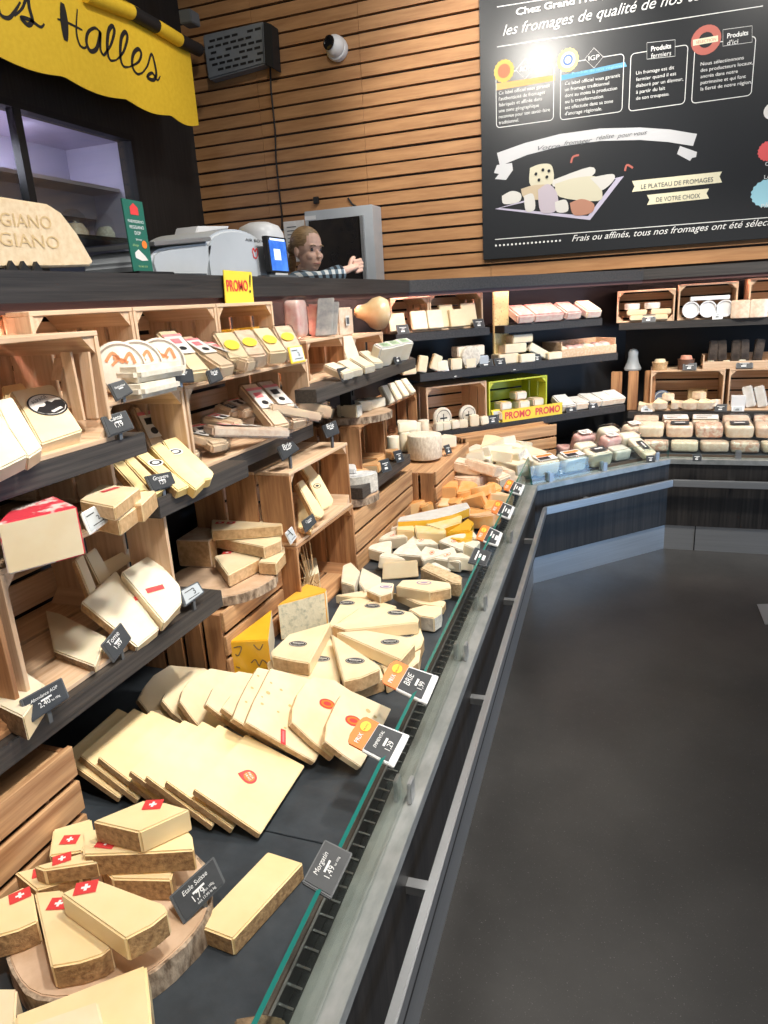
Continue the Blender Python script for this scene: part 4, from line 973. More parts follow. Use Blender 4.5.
# the red-topped block on the crate (its cut face looks at the aisle)
zc = 1.1955
RT_ = pm('red_white_print', (.78, .06, .09), (.84, .72, .66), (9, 9, 9), rough=.4, coat=.4, lo=.50, hi=.54)
slab('big pale cheese block with a red and white printed top, on the low crate', [(-4, 524), (77, 506), (54, 495.5), (10, 509)], 1.288, .091, (RT_, PASTE, RINDL), (0, 1), name='cheese_block', bev=.003)
zc2 = zc
def stk(label, px, z, th, mats, paste, st=None, g=None):
    o = slab(label, px, z, th, mats, paste, group=g, name='cheese_wedge')
    if st: topstick(o, *st)
    return o
stk('flat square cheese piece lowest behind the white price tag', [(92, 514), (112, 498), (140, 504), (118, 520)], zc+.036, .034, (PASTE, PASTE, RINDL), (0, 1))
stk('tan-rind square cheese with a red label on the crate, behind the white price tag', [(79, 500), (100, 484), (140, 487), (114, 507)], zc+.066, .029, (PASTE, PASTE, RINDL), (0, 1), ('band', 110, 490, zc+.066, .02, 80, (RED, PINKR)))
stk('tan-rind cheese piece right of the white price tag, at the crate corner', [(122, 504), (135, 492), (156, 490), (142, 504)], zc+.042, .04, (PASTE, PASTE, RINDL), (0, 1))
ptag('white electronic price tag with a 2 on the low crate, beside the red-topped block', [(81, 513), (99, 503), (109, 521), (90, 535)], (-.955, 1, 1.21), (.8, -.25, .5), [('2', .12, -.15, .12)], 'eink')
# inside the crate
PA = (PASTEW, PASTE, RIND)
def lean(label, pts, zs, th, mats, paste, g=None, bev=.003, stick=None, name='cheese_wedge'):
    pl = plane3(*[at(pts[i][0], pts[i][1], zs[i]) if not isinstance(zs[i], tuple) else atx(pts[i][0], pts[i][1], zs[i][0]) for i in range(3)])
    o = slab(label, pts, 0, th, mats, paste, group=g, bev=bev, plane=pl, name=name)
    if stick: topstick(o, stick[0], stick[1], stick[2], 0, stick[3], stick[4], stick[5] if len(stick) > 5 else None, plane=pl)
    return o
# two pale slabs leaning back against the end of the crate: plane through their lower front edge and a raised back edge
pb = atx(137, 647, -1.0)
b0, b1 = V((-1.01, atx(137, 647, -1.01).y, S3+.03)), V((-1.01, atx(172, 617, -1.01).y, S3+.03))
plL = (b0, V((.50, -.22, .84)).normalized())
o = slab('pale square slab leaning in the low crate, left one of the pair with red labels', [(137, 647), (160, 628), (121, 577), (116, 570), (81, 602)], 0, .030, PA, (0, 1, 2, 3), plane=(b0, plL[1]))
topstick(o, 'band', 142, 597, 0, .018, 60, (RED, ORANGE), plane=(b0, plL[1]))
pl2 = (b0+plL[1]*.022, plL[1])
o = slab('pale square slab leaning in the low crate, right one of the pair with red labels', [(164, 623), (182, 603), (180, 585), (152, 553), (121, 572)], 0, .036, (PASTEW, PASTE, PASTE), (0, 1, 2, 3, 4), plane=pl2)
topstick(o, 'band', 155, 589, 0, .021, 60, (RED, RED), plane=pl2)
slab('pale wedge with dark bark-like rind lying at the left in the low crate', [(53.7, 650.6), (95, 666), (106, 636), (60, 613), (45.5, 609.7)], S3+.030, .018, (PASTEW, PASTE, RINDD), (1, 2, 3))
for k, (q, zt) in enumerate([([(75, 560), (83, 553), (97, 588), (90, 597)], 0), ([(85, 555), (96, 547), (112, 575), (100, 585)], 0), ([(95, 566), (143, 541), (145, 552), (103, 580)], 0)]):
    pl = (V((-1.17-.02*k, 1, 1.0)), V((.8, -.25, .45)).normalized())
    slab('shaded pale cheese piece at the back of the low crate, '+['leftmost', 'second from the left', 'long one along the back'][k], q, 0, .025, (PASTE, PASTE, RINDL), (0, 1), plane=pl)
slab('pale wedge with dark rind at the lower left picture edge, behind its slate tag', [(0, 706), (23, 717), (45, 684), (0, 655), (-30, 640), (-30, 690)], S3+.053, .050, (PASTEW, PASTE, RINDD), (1, 2, 3))
ptag('slate price tag for Abondance at the left end of the low shelf', [(20, 700), (62, 677), (70, 697), (30, 724)], (-.958, .8, S3), (.85, -.12, .45), [('Abondance AOP', 0, .16, .66), ('2,40', -.08, -.2, .26), ('les 100g', .18, -.2, .2)], foot=S3)
ptag('slate price tag standing between the pale wedges on the low shelf', [(101, 645), (121, 622), (132, 638), (114, 663)], (-1.003, 1, S3), (.8, -.25, .5), [('Tome', 0, .15, .5), ('1,89', -.05, -.2, .3)], foot=S3)
ptag('grey electronic price tag at the right end of the low crate', [(179, 591), (198, 581), (205, 592), (185, 607)], (-1.003, 1.2, S3), (.8, -.2, .5), [('3', .1, -.15, .12)], 'einkd', foot=S3)

# swiss wedges on a log slice, on the slatted crate
zr = DECK+.206
cq = (at(184, 578, zr+.03)+at(287, 556, zr+.03))/2
log_board('log slice with rough bark on the slatted crate, under the stamped pale wedges', V((cq.x-.005, min(cq.y, 1.695), 0)), .168, zr, zr+.030)
zq = zr+.031
G = 'pale wedges with red stamps on the log slice'
SX = (PASTE, PASTE, RINDL)
def rs(label, px, z, th, paste, st=()):
    o = slab(label, px, z, th, SX, paste, group=G)
    for (x, y) in st: topstick(o, 'cross', x, y, z, .014, 20)
m_ = []
b = MB(); zt = zq+.135
q = [at(176, 540, zt), at(208, 529, zt), at(212, 540, zt), at(180, 541.5, zt)]
slab('tall tan-rind cheese block standing at the left of the log slice', [(175.5, 540), (207, 520), (215, 536), (209, 541)], zq+.09, .089, (RINDP, PASTE, RINDL), (1,), name='cheese_block')
rs('pale wedge with one stamp lowest on the log slice, pointing left', [(214, 556), (240, 550), (259, 551), (261, 558), (228, 575)], zq+.042, .040, (0, 1), [(227, 553)])
rs('pale wedge at the right of the log slice, beneath the others', [(258, 562), (270, 548), (284, 540), (285, 552), (276, 563)], zq+.042, .040, (0, 1))
rs('long pale wedge with a stamp in the middle of the stack on the log slice', [(211, 536), (232, 531), (282, 531), (281, 540), (264, 547), (240, 542)], zq+.082, .038, (0, 1), [(221, 534)])
rs('long pale wedge with two stamps topmost of the stack on the log slice', [(211, 530), (212, 515), (263, 506), (285, 512), (282, 525), (248, 528)], zq+.120, .036, (0, 1), [(220, 523), (231, 523)])
ptag('small white electronic tag at the right of the stamped wedges', [(285, 533), (292, 526), (297, 537), (291, 545)], (-.990, 1.86, .93), (.75, -.5, .4), [('1', .1, -.1, .1)], 'eink', foot=None)

# scorched crate (yellow wedges) and the raffia crate
zf = .883
YW = (PASTEY, PASTEY, RINDL)
def cplane(k): return (V((-1.055-.012*k, 2.0, .95)), V((.72, -.35, .60)).normalized())
o = slab('yellow wedge with a round stamp leaning in the scorched crate, upper right', [(308, 480), (319, 473), (334, 500), (331, 506), (322, 510)], 0, .028, YW, (0, 1, 2), plane=cplane(0))
topstick(o, 'ring', 317, 486, 0, .016, 60, (INK, PASTEY), plane=cplane(0))
slab('yellow wedge leaning in the scorched crate, front one by the slate tag', [(297, 483), (303, 479), (325, 512), (321, 518), (314, 516)], 0, .028, YW, (0, 1, 2), plane=(V((-1.02, 2.0, .95)), V((.72, -.35, .60)).normalized()))
slab('yellow wedge at the left inside the scorched crate', [(297, 498), (303, 500), (314, 520), (311, 531), (298, 527)], zf+.02, .019, YW, (0, 1))
slab('yellow wedge at the back of the scorched crate', [(299, 464), (309, 462), (318, 474), (310, 481)], 0, .025, YW, (0, 1, 2), plane=(V((-1.15, 2.0, 1.0)), V((.72, -.35, .60)).normalized()))
ptag('small slate tag at the front of the scorched crate', [(302, 521), (313, 513), (317, 522), (306, 533)], (-.993, 1.9, .9), (.8, -.3, .5), [('Comte', 0, .1, .5)], foot=None)
# raffia tuft: a tangle, nobody can count it
c = V((-1.06, 2.03, .605)); g = MB()
for k in range(46):
    a = random.uniform(0, 6.28); r = random.uniform(.02, .09); h = random.uniform(.01, .075)
    p0 = c+V((math.cos(a)*r*.5, math.sin(a)*r, h)); p1 = c+V((math.cos(a+.9)*r*.6, math.sin(a+.9)*r, h+random.uniform(-.01, .03))); p2 = c+V((math.cos(a+2)*r*.5, math.sin(a+2)*r, max(.004, h*.6)))
    g.tube([p0, p1, p2], .0022, 4)
for k in range(8):
    a = random.uniform(-.6, .6); g.tube([c+V((0, 0, .05)), c+V((.02, a*.08, .12)), c+V((.01, a*.12, .20+random.uniform(-.03, .03)))], .0016, 4)
o = tag(g.build('raffia_tuft', STRAW), 'tangled tuft of pale raffia inside the lower crate', 'raffia'); o['kind'] = 'stuff'
slab('veined pale cheese in the raffia crate, at its left', [(302, 561), (316, 557), (319, 572), (304, 578)], DECK+.085, .07, (PASTEB, PASTEB, RINDL), (0,))

# ------------------------------------------------------------------ upper left shelf crate
S1 = Z1
pl = (V((-1.03, .9, S1+.028)), V((.52, -.12, .85)).normalized())
o = slab('yellow cheese slab with a big black-and-white oval label in the upper left crate', [(41, 444), (83, 430), (54, 385), (48, 384), (10, 391), (22, 410)], 0, .034, (PASTE, PASTE, PASTE), (0, 1, 2, 3, 4), plane=pl)
c = onp(47.5, 405, *pl); n = pl[1]; xd = V((-.12, 1, .1)); xd = (xd-n*xd.dot(n)).normalized(); yd = n.cross(xd); s = .040
decal(o, 'label_sticker', [sh_ell(0, 0, s, s*.86, 0, 0, 32), sh_ell(0, 0, s*.92, s*.78, 1, .0004, 32), sh_poly([(-s*.9, -s*.1), (-s*.5, s*.08), (-s*.3, -.02*s), (-.1*s, .02*s), (0, s*.2), (.22*s, s*.2), (.3*s, 0), (.6*s, s*.06), (s*.9, -s*.12), (s*.75, -s*.45), (s*.3, -s*.72), (-s*.3, -s*.72), (-s*.75, -s*.45)], 0, .0007), sh_text('ALPAGE', 0, s*.38, w=s*1.05, mi=0, ex=.0009, align='C'), sh_rect(-s*.35, -s*.6, s*.35, -s*.45, 1, .0011)], c, xd, yd, [INK, OFFW], .0012)
pl3 = (V((-.99, .85, S1+.03)), V((.55, -.2, .81)).normalized())
slab('pale cheese slab leaning in the upper left crate, second from the picture edge', [(-6, 400), (12, 396), (43, 448), (28, 458), (8, 428)], 0, .034, (PASTEW, PASTE, PASTE), (0, 1, 2, 3, 4), plane=pl3)
pl4 = (V((-.965, .82, S1+.03)), V((.55, -.2, .81)).normalized())
slab('very pale cheese slab cut by the left picture edge on the upper shelf', [(-20, 402), (-4, 408), (28, 455), (2, 468), (-24, 474)], 0, .034, (PASTEW, PASTEW, PASTE), (0, 1, 2, 3, 4), plane=pl4)
plb = (V((-1.20, .9, S1+.05)), V((.8, -.12, .55)).normalized())
slab('yellow cheese slab at the back of the upper left crate', [(4, 400), (46, 392), (44, 378), (2, 386)], 0, .03, (PASTEY, PASTEY, RINDL), (0,), plane=plb)
# divider slats standing crossed inside the crate
m = MB()
for (x0, y0, x1, y1, xx) in ((66, 352, 80, 420, -1.045), (78, 352, 69, 408, -1.075), (84, 352, 93, 418, -1.025), (60, 358, 57, 380, -1.09)):
    a, b = atx(x0, y0, xx), atx(x1, y1, xx); b.z = max(b.z, S1+.012); a.z = min(a.z, 1.565)
    m = MB(); a.y = min(a.y, 1.132); b.y = min(b.y, 1.132); m.box((a+b)/2, (b-a)/2, V((.012, 0, 0)), V((0, .003, 0)))
    tag(m.build('divider_slat', WOODS[2]), 'thin wooden divider slat standing askew in the upper left crate', 'slat', 'divider slats in the upper left crate')
ptag('slate price tag at the right end of the upper left shelf', [(101, 417), (126, 410), (135, 428), (109, 437)], (-.997, 1.1, S1+.01), (.85, -.15, .45), [('Cantal', 0, .15, .5), ('1,19', -.02, -.2, .3)], foot=S1)

# ------------------------------------------------------------------ on the middle crates: round white cheeses and packs
zt = 1.4295
REB = (pm('bloomy_white', (.80, .75, .66), (.70, .62, .50), (18, 18, 18), rough=.7, bump=.3), RINDW, RINDW)
def stand_disc(label, px, py, x, R, T, yaw, lean_, zf, text=None, g='round white cheeses standing on edge'):
    m = MB(); m.lathe((0, 0, 0), (1, 0, 0), [(R-.012, 0), (R-.002, .004), (R, .012), (R, T-.012), (R-.002, T-.004), (R-.012, T)], 32, None)
    R4 = rz(rad(yaw)) @ Matrix.Rotation(rad(lean_), 4, 'Y')
    p = atx(px, py, x)
    vs = [R4 @ (v-V((T, 0, 0))) for v in m.v]; zm = min(v.z for v in vs); base = V((p.x, p.y, zf-zm)); m.v = [v+base for v in vs]
    o = tag(m.build('round_cheese', [REB[0]], origin=V((p.x, p.y, zf))), label, 'cheese', g)
    n = (R4.to_3x3() @ V((1, 0, 0))).normalized(); xd = V((-n.y, n.x, 0)).normalized(); yd = n.cross(xd)
    sh = [sh_line([(R*.86*math.cos(2*math.pi*k/36), R*.86*math.sin(2*math.pi*k/36)) for k in range(36)], .0035, 0, 0, True)]
    sh += [sh_line(crom([(-R*.5, R*.25), (-R*.2, R*.55), (R*.1, R*.2), (R*.4, R*.5), (R*.55, R*.1)], 5), .007, 1), sh_line(crom([(-R*.3, R*.1), (0, R*.3), (R*.3, R*.15)], 5), .006, 1), sh_ell(-.1*R, R*.38, .12*R, .1*R, 1)]
    if text: sh += [sh_text(text, 0, -R*.30, w=R*1.45, h=R*.26, mi=2, align='C', ex=.0005), sh_text('FERMIER', 0, -R*.55, w=R*.7, mi=2, align='C', ex=.0005)]
    decal(o, 'rind_print', sh, base, xd, yd, [pm('grey_brown_print', (.35, .28, .22), rough=.6), pm('rust_print', (.75, .28, .12), rough=.6), INK], .0015)
    return o
stand_disc('round white cheese standing on edge, front one with printed lettering', 160, 352, -1.07, .060, .032, -42, -12, zt, 'REBLOCHON')
stand_disc('round white cheese standing on edge, second one behind the lettered one', 137, 354, -1.09, .060, .032, -40, -10, zt)
stand_disc('round white cheese standing on edge, third one, leftmost', 119, 356, -1.10, .060, .032, -38, -8, zt)
piece('block', 'white paper-wrapped cheese lying lowest before the round white cheeses', (-1.035, atx(150, 390, -1.035).y, zt), (.07, .16, .030, 'a'), 4, (0, 0), (RINDW, RINDW, RINDW), bev=.010)
piece('block', 'white paper-wrapped cheese lying on top before the round white cheeses', (-1.045, atx(153, 378, -1.045).y, zt+.0315), (.07, .175, .034, 'a'), -3, (0, 0), (RINDW, RINDW, RINDW), bev=.012)
ptag('slate price tag leaning before the round white cheeses at left', [(108, 384), (124, 379), (134, 392), (117, 401)], (-1.0, 1.2, zt), (.85, -.2, .45), [('Reblochon', 0, .1, .6)], foot=zt)
ptag('dark slate price tag between the round white cheeses and the long packs', [(166, 367), (193, 369), (195, 382), (170, 383)], (-1.04, 1.4, zt), (.9, -.2, .3), [('Fermier', 0, .1, .5)], foot=zt)
ptag('slate price tag in front of the long clear packs', [(206, 371), (219, 367), (224, 379), (211, 384)], (-1.0, 1.5, zt), (.85, -.25, .4), [('Brie', 0, .1, .5)], foot=zt)
def longpack(label, px0, px1, x0, x1, zs, w_, th, col, g, lab=True):
    """long clear pack leaning from a high back end to a low front end"""
    a, b = V((x0, atx(*px0, x0).y, zs[0])), V((x1, atx(*px1, x1).y, zs[1])); d = (b-a); L = d.length; d.normalize()
    s = V((-d.y, d.x, 0)).normalized(); n = d.cross(s)
    if n.z < 0: n = -n
    r = empty('clear_pack', (b.x, b.y, b.z), label, 'pack', g)
    m = MB(); m.box((a+b)/2+n*th/2, d*L/2, s*w_/2, n*th/2); m.build('cheese', [col], r, bevel=.006, seg=2)
    m = MB(); m.box((a+b)/2+n*(th/2), d*(L/2+.006), s*(w_/2+.005), n*(th/2+.003)); m.build('plastic_wrap', FILM, r, bevel=.006, seg=2)
    if lab == 'yellow':
        decal(r, 'yellow_sticker', [sh_ell(0, 0, .026, .021, 0)], a.lerp(b, .55)+n*(th+.0035), d, s if s.cross(d).z < 0 else s, [YELL], .001)
    elif lab:
        cc = a.lerp(b, .42)+n*(th+.0035)
        decal(r, 'label', [sh_rect(-L*.22, -w_*.42, L*.2, w_*.42, 0), sh_rect(-L*.28, -w_*.46, -L*.22, w_*.46, 2), sh_ell(L*.08, 0, w_*.18, w_*.18, 1, .0005), sh_rect(-L*.16, -w_*.25, -L*.04, w_*.2, 1 if lab == 'dark' else 2, .0005)], cc, d, s if s.cross(d).z < 0 else s, [OFFW, INK, PINKR if lab != 'green' else pm('soft_green', (.40, .55, .34), rough=.5)], .001)
    return r
PK = pm('pack_cheese', (.86, .70, .48), (.78, .56, .40), (12, 12, 12), rough=.45, coat=.4)
G = 'long clear packs leaning in the top row'
for k, (a, b, dx, c) in enumerate([((163, 328), (200, 383), 0, PASTE), ((180, 336), (226, 378), .0, PK), ((196, 344), (250, 372), .0, PK), ((182, 330), (214, 362), -.06, PK)]):
    longpack('long clear wedge pack in the top row, '+['leftmost, with a white label', 'in the middle, with pink stripe', 'rightmost, lying lowest', 'behind the others'][k], a, b, -1.19+dx, -1.03+dx, (zt+.10-.02*k, zt+.002), .055, .035, c, G)
# packs with yellow stickers
G = 'small packs with yellow stickers'
for k, (a, b, xa, xb) in enumerate([((221, 334), (238, 366), -1.155, -1.06), ((240, 333), (256, 365), -1.155, -1.055), ((258, 332), (277, 363), -1.155, -1.05), ((280, 326), (292, 352), -1.15, -1.06)]):
    longpack('small clear pack with yellow sticker in the top row, '+['leftmost', 'second from the left', 'third from the left', 'rightmost, by the yellow tag'][k], a, b, xa, xb, (zt+.075, zt+.004), .062, .045, RINDP if k % 2 else PASTE, G, 'yellow')
for k, (x, y) in enumerate(((226, 322), (247, 324))):
    xx = -1.22; p = V((xx, atx(x, y+8, xx).y, zt)); piece('block', ['tan wedge with an orange top at the back left of the top crate', 'tan wedge with an orange top at the back right of the top crate'][k], p, (.08, .085, .115, 'a'), 10, (0, 0), (RINDY, PASTE, PASTE), bev=.008)
ptag('yellow electronic price tag at the right end of the top row', [(288, 347), (302, 345), (306, 361), (292, 364)], (-1.02, 2.05, zt), (.85, -.3, .4), [], 'yellow', foot=zt)
# middle crates, goods
zm = Z2+.011
yc = pm('yellow_rindless', (.88, .68, .28), (.80, .55, .18), (10, 10, 10), rough=.45, coat=.3)
YE = (pm('pale_yellow', (.90, .74, .40), (.86, .66, .30), (9, 9, 9), rough=.45, coat=.3), yc, RINDL)
for k, (q, xx) in enumerate([([(150, 446), (160, 441), (206, 480), (196, 490), (176, 474)], -1.0), ([(160, 440), (175, 436), (215, 471), (214, 477), (203, 481)], -1.01)]):
    pl = (V((xx-.01, 1.35, Z2+.033)), V((.50, -.12, .86)).normalized())
    o = slab('yellow wedge with an oval label on the middle shelf, '+['left one behind the slate tag', 'right one'][k], q if k == 0 else [(150+12, 440), (176, 436), (214, 472), (212, 478), (190, 483), (186, 476)], 0, .030, YE, (0, 1, 2, 3, 4), plane=pl)
    topstick(o, 'ring', *((155.5, 463), (175.5, 452))[k], 0, .020, 70, (WHITE, INK), plane=pl)
for k, q in enumerate([[(112, 463), (122, 458), (150, 490), (138, 492)], [(124, 459), (133, 455), (166, 488), (156, 494)], [(136, 455), (146, 450), (190, 486), (178, 491)]]):
    pl = (V((-1.035+.008*k, 1.3, Z2+.032)), V((.50, -.12, .86)).normalized())
    slab('plain yellow wedge left of the oval-labelled pair on the middle shelf, '+['leftmost', 'second', 'third'][k], q, 0, .026, (YE[0], yc, RIND), (0, 2) if k < 2 else (0, 1, 2), plane=pl)
ptag('slate price tag in front of the yellow wedges with oval labels', [(145, 476), (171, 471), (177, 485), (153, 492)], (-.995, 1.3, Z2+.01), (.85, -.15, .45), [('Gruyere', 0, .12, .6), ('1,59', 0, -.2, .25)], foot=Z2)
for k, (a, b) in enumerate([((172, 432), (228, 454)), ((196, 452), (222, 465)), ((138, 408), (158, 432)), ((150, 424), (190, 440))]):
    longpack('clear pack on the middle shelf right of the yellow wedges, '+['long one on top', 'lower one by the wedges', 'upright back one', 'inner one in the crate'][k], a, b, -1.20 if k != 2 else -1.22, -1.075 if k != 2 else -1.14, (zm+.055, zm+.012) if k != 2 else (zm+.15, zm+.02), .055, .028, PK, 'clear packs right of the yellow wedges', 'dark')
G = 'long clear packs in the wide middle crate'
for k, (a, b, x0, x1, z0, z1, lb, th) in enumerate([((208, 440), (286, 452), -1.12, -1.0, .055, .008, 'red', .03), ((206, 424), (240, 440), -1.18, -1.08, .07, .05, 'red', .03), ((228, 412), (250, 425), -1.22, -1.14, .09, .06, 'dark', .03),
      ((246, 394), (282, 455), -1.19, -1.03, .125, .01, 'red', .04), ((262, 390), (300, 448), -1.19, -1.02, .125, .01, 'dark', .035), ((266, 414), (318, 440), -1.09, -.99, .075, .02, 'green', .03),
      ((290, 392), (322, 425), -1.17, -1.05, .09, .02, 'red', .04), ((296, 412), (330, 436), -1.09, -1.0, .05, .01, None, .04)]):
    longpack('long clear pack in the wide middle crate, '+['lowest at the front with peach stripe', 'second low at the left', 'at the back left', 'leaning steeply, left one', 'leaning steeply, right one', 'with green label, lying in front', 'with pink end at the right', 'rightmost, crumpled'][k], a, b, x0, x1, (zm+z0, zm+z1), .06, th, PK if k % 2 else RINDP, G, lb)
for k, (x, y) in enumerate(((222, 425), (236, 418), (226, 405), (214, 412))):
    p = V((-1.25+.012*k, atx(x, y, -1.25).y, zm+.0)); piece('block', 'small dark-labelled pack at the back of the wide middle crate', p, (.05, .09, .10, 'a'), 0, (0, 20), (PK, PK, PK), cat='pack', name='clear_pack', group='packs at the back of the wide middle crate', bev=.008, stick=((INK, OFFW), .03, 'paper'))
ptag('slate price tag on the scorched crate, in front of the long packs', [(277, 447), (293, 441), (300, 449), (283, 461)], (-1.0, 1.9, 1.115), (.85, -.25, .45), [('Brie', 0, .1, .5)], foot=1.112)
ptag('slate price tag at the right end of the scorched crate', [(322, 426), (336, 420), (340, 433), (327, 438)], (-1.0, 2.2, 1.115), (.85, -.25, .45), [('Brie', 0, .1, .5)], foot=1.112)
# ------------------------------------------------------------------ shelf left of the corner
zu = Z4
x0 = -1.03
ya = atx(318, 384, x0).y
yb_ = atx(352, 372, x0).y
crate('small wooden crate of white wedges standing on the shelf left of the corner', (-1.10, 2.28, zu), Yp, Xp, .34, .25, .150, woods=[WOODS[0], WOODS[1], BARK[2]])
crate('small wooden crate with a tag and green-labelled packs, on the shelf left of the corner', (-1.10, 2.72, zu), Yp, Xp, .36, .25, .135)
G = 'white wedges spilling from the small crate'
for k, (x, y, xx, dz, yaw, tl, dm) in enumerate([(338, 372, -1.035, 0, 60, (6, 14), (.12, .05, .03)), (350, 372, -1.03, 0, 50, (6, 14), (.12, .05, .03)), (362, 368, -1.03, 0, 50, (6, 14), (.13, .05, .03)), (370, 362, -1.06, .0, 50, (0, 20), (.13, .05, .03)), (345, 352, -1.12, .02, 80, (0, 70), (.12, .10, .03))]):
    p = V((xx, min(atx(x, y, xx).y, 2.95), zu+dz)); piece('block', 'white cut cheese wedge of the small crate, '+['leftmost, behind the slate tag', 'second from the left', 'third from the left', 'fourth, highest at the right', 'tall upright one at the back'][k], p, dm+('e',), yaw-90, tl, (PASTEW, PASTEW, RINDW), group=G, bev=.004)
gtag('slate tag before the white wedges of the small crate', 0, 0, V((-.99, atx(342, 386, -.99).y+.05, zu)), w=.055, h=.05, yaw=-15)
for k, (x, y) in enumerate(((379, 362), (388, 358), (398, 355))):
    p = V((-1.04, atx(x, y, -1.04).y, zu)); piece('block', 'pale pack with a green label on the shelf left of the corner, '+['left', 'middle', 'right'][k], p, (.05, .10, .09, 'a'), -20, (0, 25), (OFFW, OFFW, PASTEW), cat='pack', name='cheese_pack', group='green-labelled packs left of the corner', bev=.006, stick=((pm('soft_green', (.40, .55, .34)), INK), .028, 'paper'))
gtag('slate tag at the right end of the shelf left of the corner', 0, 0, V((-.99, atx(399, 362, -.99).y, zu)), w=.05, h=.055, yaw=-15)
# the top of the small crates: packs of ham, a bag, an orange-brown rounded cheese
zc1 = zu+.151
p = V((-1.22, atx(300, 340, -1.22).y, zc1)); tray('tall clear pack of pink ham standing on the small crate', (-1.17, 2.36, zc1), (.06, .13, .15), 10, MEAT, None, (0, 0))
for k, (y, h) in enumerate(((2.50, .135), (2.545, .12))):
    m = MB(); m.box((-1.12, y, zc1+h/2+.004), (.030, .008, 0), V((-.008, .030, 0)).normalized()*.008, (.0, .025, h/2))
    o = tag(m.build('clear_pack', [pm('grey_pack', (.25, .26, .27), (.52, .50, .47), (18, 18, 18), rough=.35, coat=.5)], bevel=.003), ['slanted grey clear pack leaning beside the ham', 'second slanted grey clear pack, with a white label'][k], 'pack')
for k, (y, h) in enumerate(((2.585, .12), (2.76, .115))):
    m = MB(); m.box((-1.17, y, (zc1 if k == 0 else zu+.136)+h/2+.0005), (.012, .055, 0), (.03, -.006, 0), (0, 0, h/2))
    o = tag(m.build('sliced_pack', [MEAT if k == 0 else RINDP], bevel=.008), ['pink sliced pack standing at the back, left of the rounded cheese', 'tan pack with a square label, left of the rounded cheese'][k], 'pack')
    WO[o] = V(o.location); decal(o, 'label', [sh_rect(-.022, -.02, .022, .02, 0), sh_rect(-.014, -.014, .014, .012, 1, .0005)], V((-1.137, y, zu+.136+h*.55)), (0, 1, 0), (0, 0, 1), [OFFW, PLGD], .002)
m = MB(); prof = [(r0*.80, h0*.9) for r0, h0 in [(.0, 0), (.045, .0), (.085, .02), (.098, .055), (.085, .09), (.055, .12), (.04, .15), (.035, .17), (.02, .185), (0, .19)]]
m.lathe((0, 0, 0), (-.75, -.62, .12), [(r_, h_) for r_, h_ in prof], 26)
zmn = min(v.z for v in m.v); py_ = atx(374, 332, -1.20).y; m.v = [v+V((-1.13, py_+.02, zu+.136-zmn)) for v in m.v]
tag(m.build('rounded_cheese', pm('glazed_orange_rind', (.80, .50, .22), (.85, .66, .40), (9, 9, 9), rough=.35, coat=.6)), 'glossy orange-brown pear-shaped cheese lying on the crate under the worktop', 'cheese')
# below: bark crate with log slice, white cylinders
zlow = .906
crate('bark-edged crate carrying a log slice, on the short shelf with two slate tags', (-1.06, 2.62, zlow), Yp, Xp, .30, .28, .215, woods=BARK, front=True)
log_board('log slice lying on the bark-edged crate left of the corner', V((-1.16, 2.80, 0)), .17, zlow+.216, zlow+.246)
zz = zlow+.247
crate('bark-edged crate on the low shelf near the corner, under the white pointed cheeses', (-1.225, 3.40, .841), Yp, Xp, .56, .19, .24, woods=BARK)
for k, (x, y, dm, yaw) in enumerate([(-1.12, 2.68, (.11, 70, .05), 20), (-1.14, 2.80, (.13, 40, .045), 60), (-1.10, 2.90, (.12, 50, .04), 100)]):
    piece('wedge', ['thick', 'long flat', 'thin'][k]+' pale mouldy wedge on the log slice left of the corner', (x, y, zz), dm, yaw, (0, 0), (PASTEW, PASTEW, RINDG), bev=.005)
for k, (x, y, xx, tl) in enumerate([(398, 392, -1.16, (0, 62)), (408, 390, -1.12, (0, 58)), (416, 386, -1.10, (0, 55)), (426, 386, -1.08, (0, 50))]):
    p = V((-1.245, 3.46+.12*k, 1.083)); piece('block', 'white pointed cheese leaning at the back of the log slice, '+['leftmost', 'second', 'third', 'rightmost, with a printed face'][k], p, (.10, .055, .03, 'e'), -15, tl, (PASTEW, PASTEW, RINDW), group='white pointed cheeses leaning by the log slice', bev=.004, stick=((OFFW, INK), .02, 'paper') if k == 3 else None)
for k, (x, y, xx) in enumerate([(393, 440, -1.16), (404, 444, -1.10), (416, 441, -1.12), (424, 436, -1.13), (410, 432, -1.18)]):
    zf = .841; xx = -1.168+.02*(k % 2)
    R = .032; yk = atx(x, y, xx).y; m = disc_mb(R, .10 if k != 4 else .12, .004, 20); m.v = [v+V((xx, yk, zf)) for v in m.v]
    tag(m.build('cheese_cylinder', [RINDW, RINDW, PASTEW], origin=(xx, yk, zf)), 'white upright cheese cylinder on the low shelf, '+['leftmost', 'second from the left, in front', 'third from the left', 'rightmost', 'at the back'][k], 'cheese', 'white upright cheese cylinders')
piece('wedge', 'grey-rind white wedge lying on top of the white upright cylinders', (-1.15, 3.47, .943), (.12, 60, .05), 80, (0, 0), (PASTEW, PASTEW, RINDG), bev=.004)
for k, (x, y, yaw) in enumerate(((368, 456, 20), (352, 452, 70), (382, 452, -40), (390, 448, 120), (372, 446, 0))):
    xx = -1.06-.03*(k % 3); p = V((xx, min(atx(x, y, xx).y, 3.0), zlow)); piece('wedge', 'orange-rind wedge lying on the short shelf before the bark-edged crate', p, (.12, 50, .035), yaw, (0, random.uniform(-8, 8)), (pm('peach_paste', (.88, .56, .30), (.80, .42, .16), (14, 14, 14), rough=.45, coat=.4), PASTE, RINDO), group='orange-rind wedges on the short shelf', bev=.004)
gtag('slate tag on the short shelf, left one of the two', 0, 0, V((-.99, atx(388, 478, -.99).y, zlow)), w=.06, h=.055, yaw=-25)
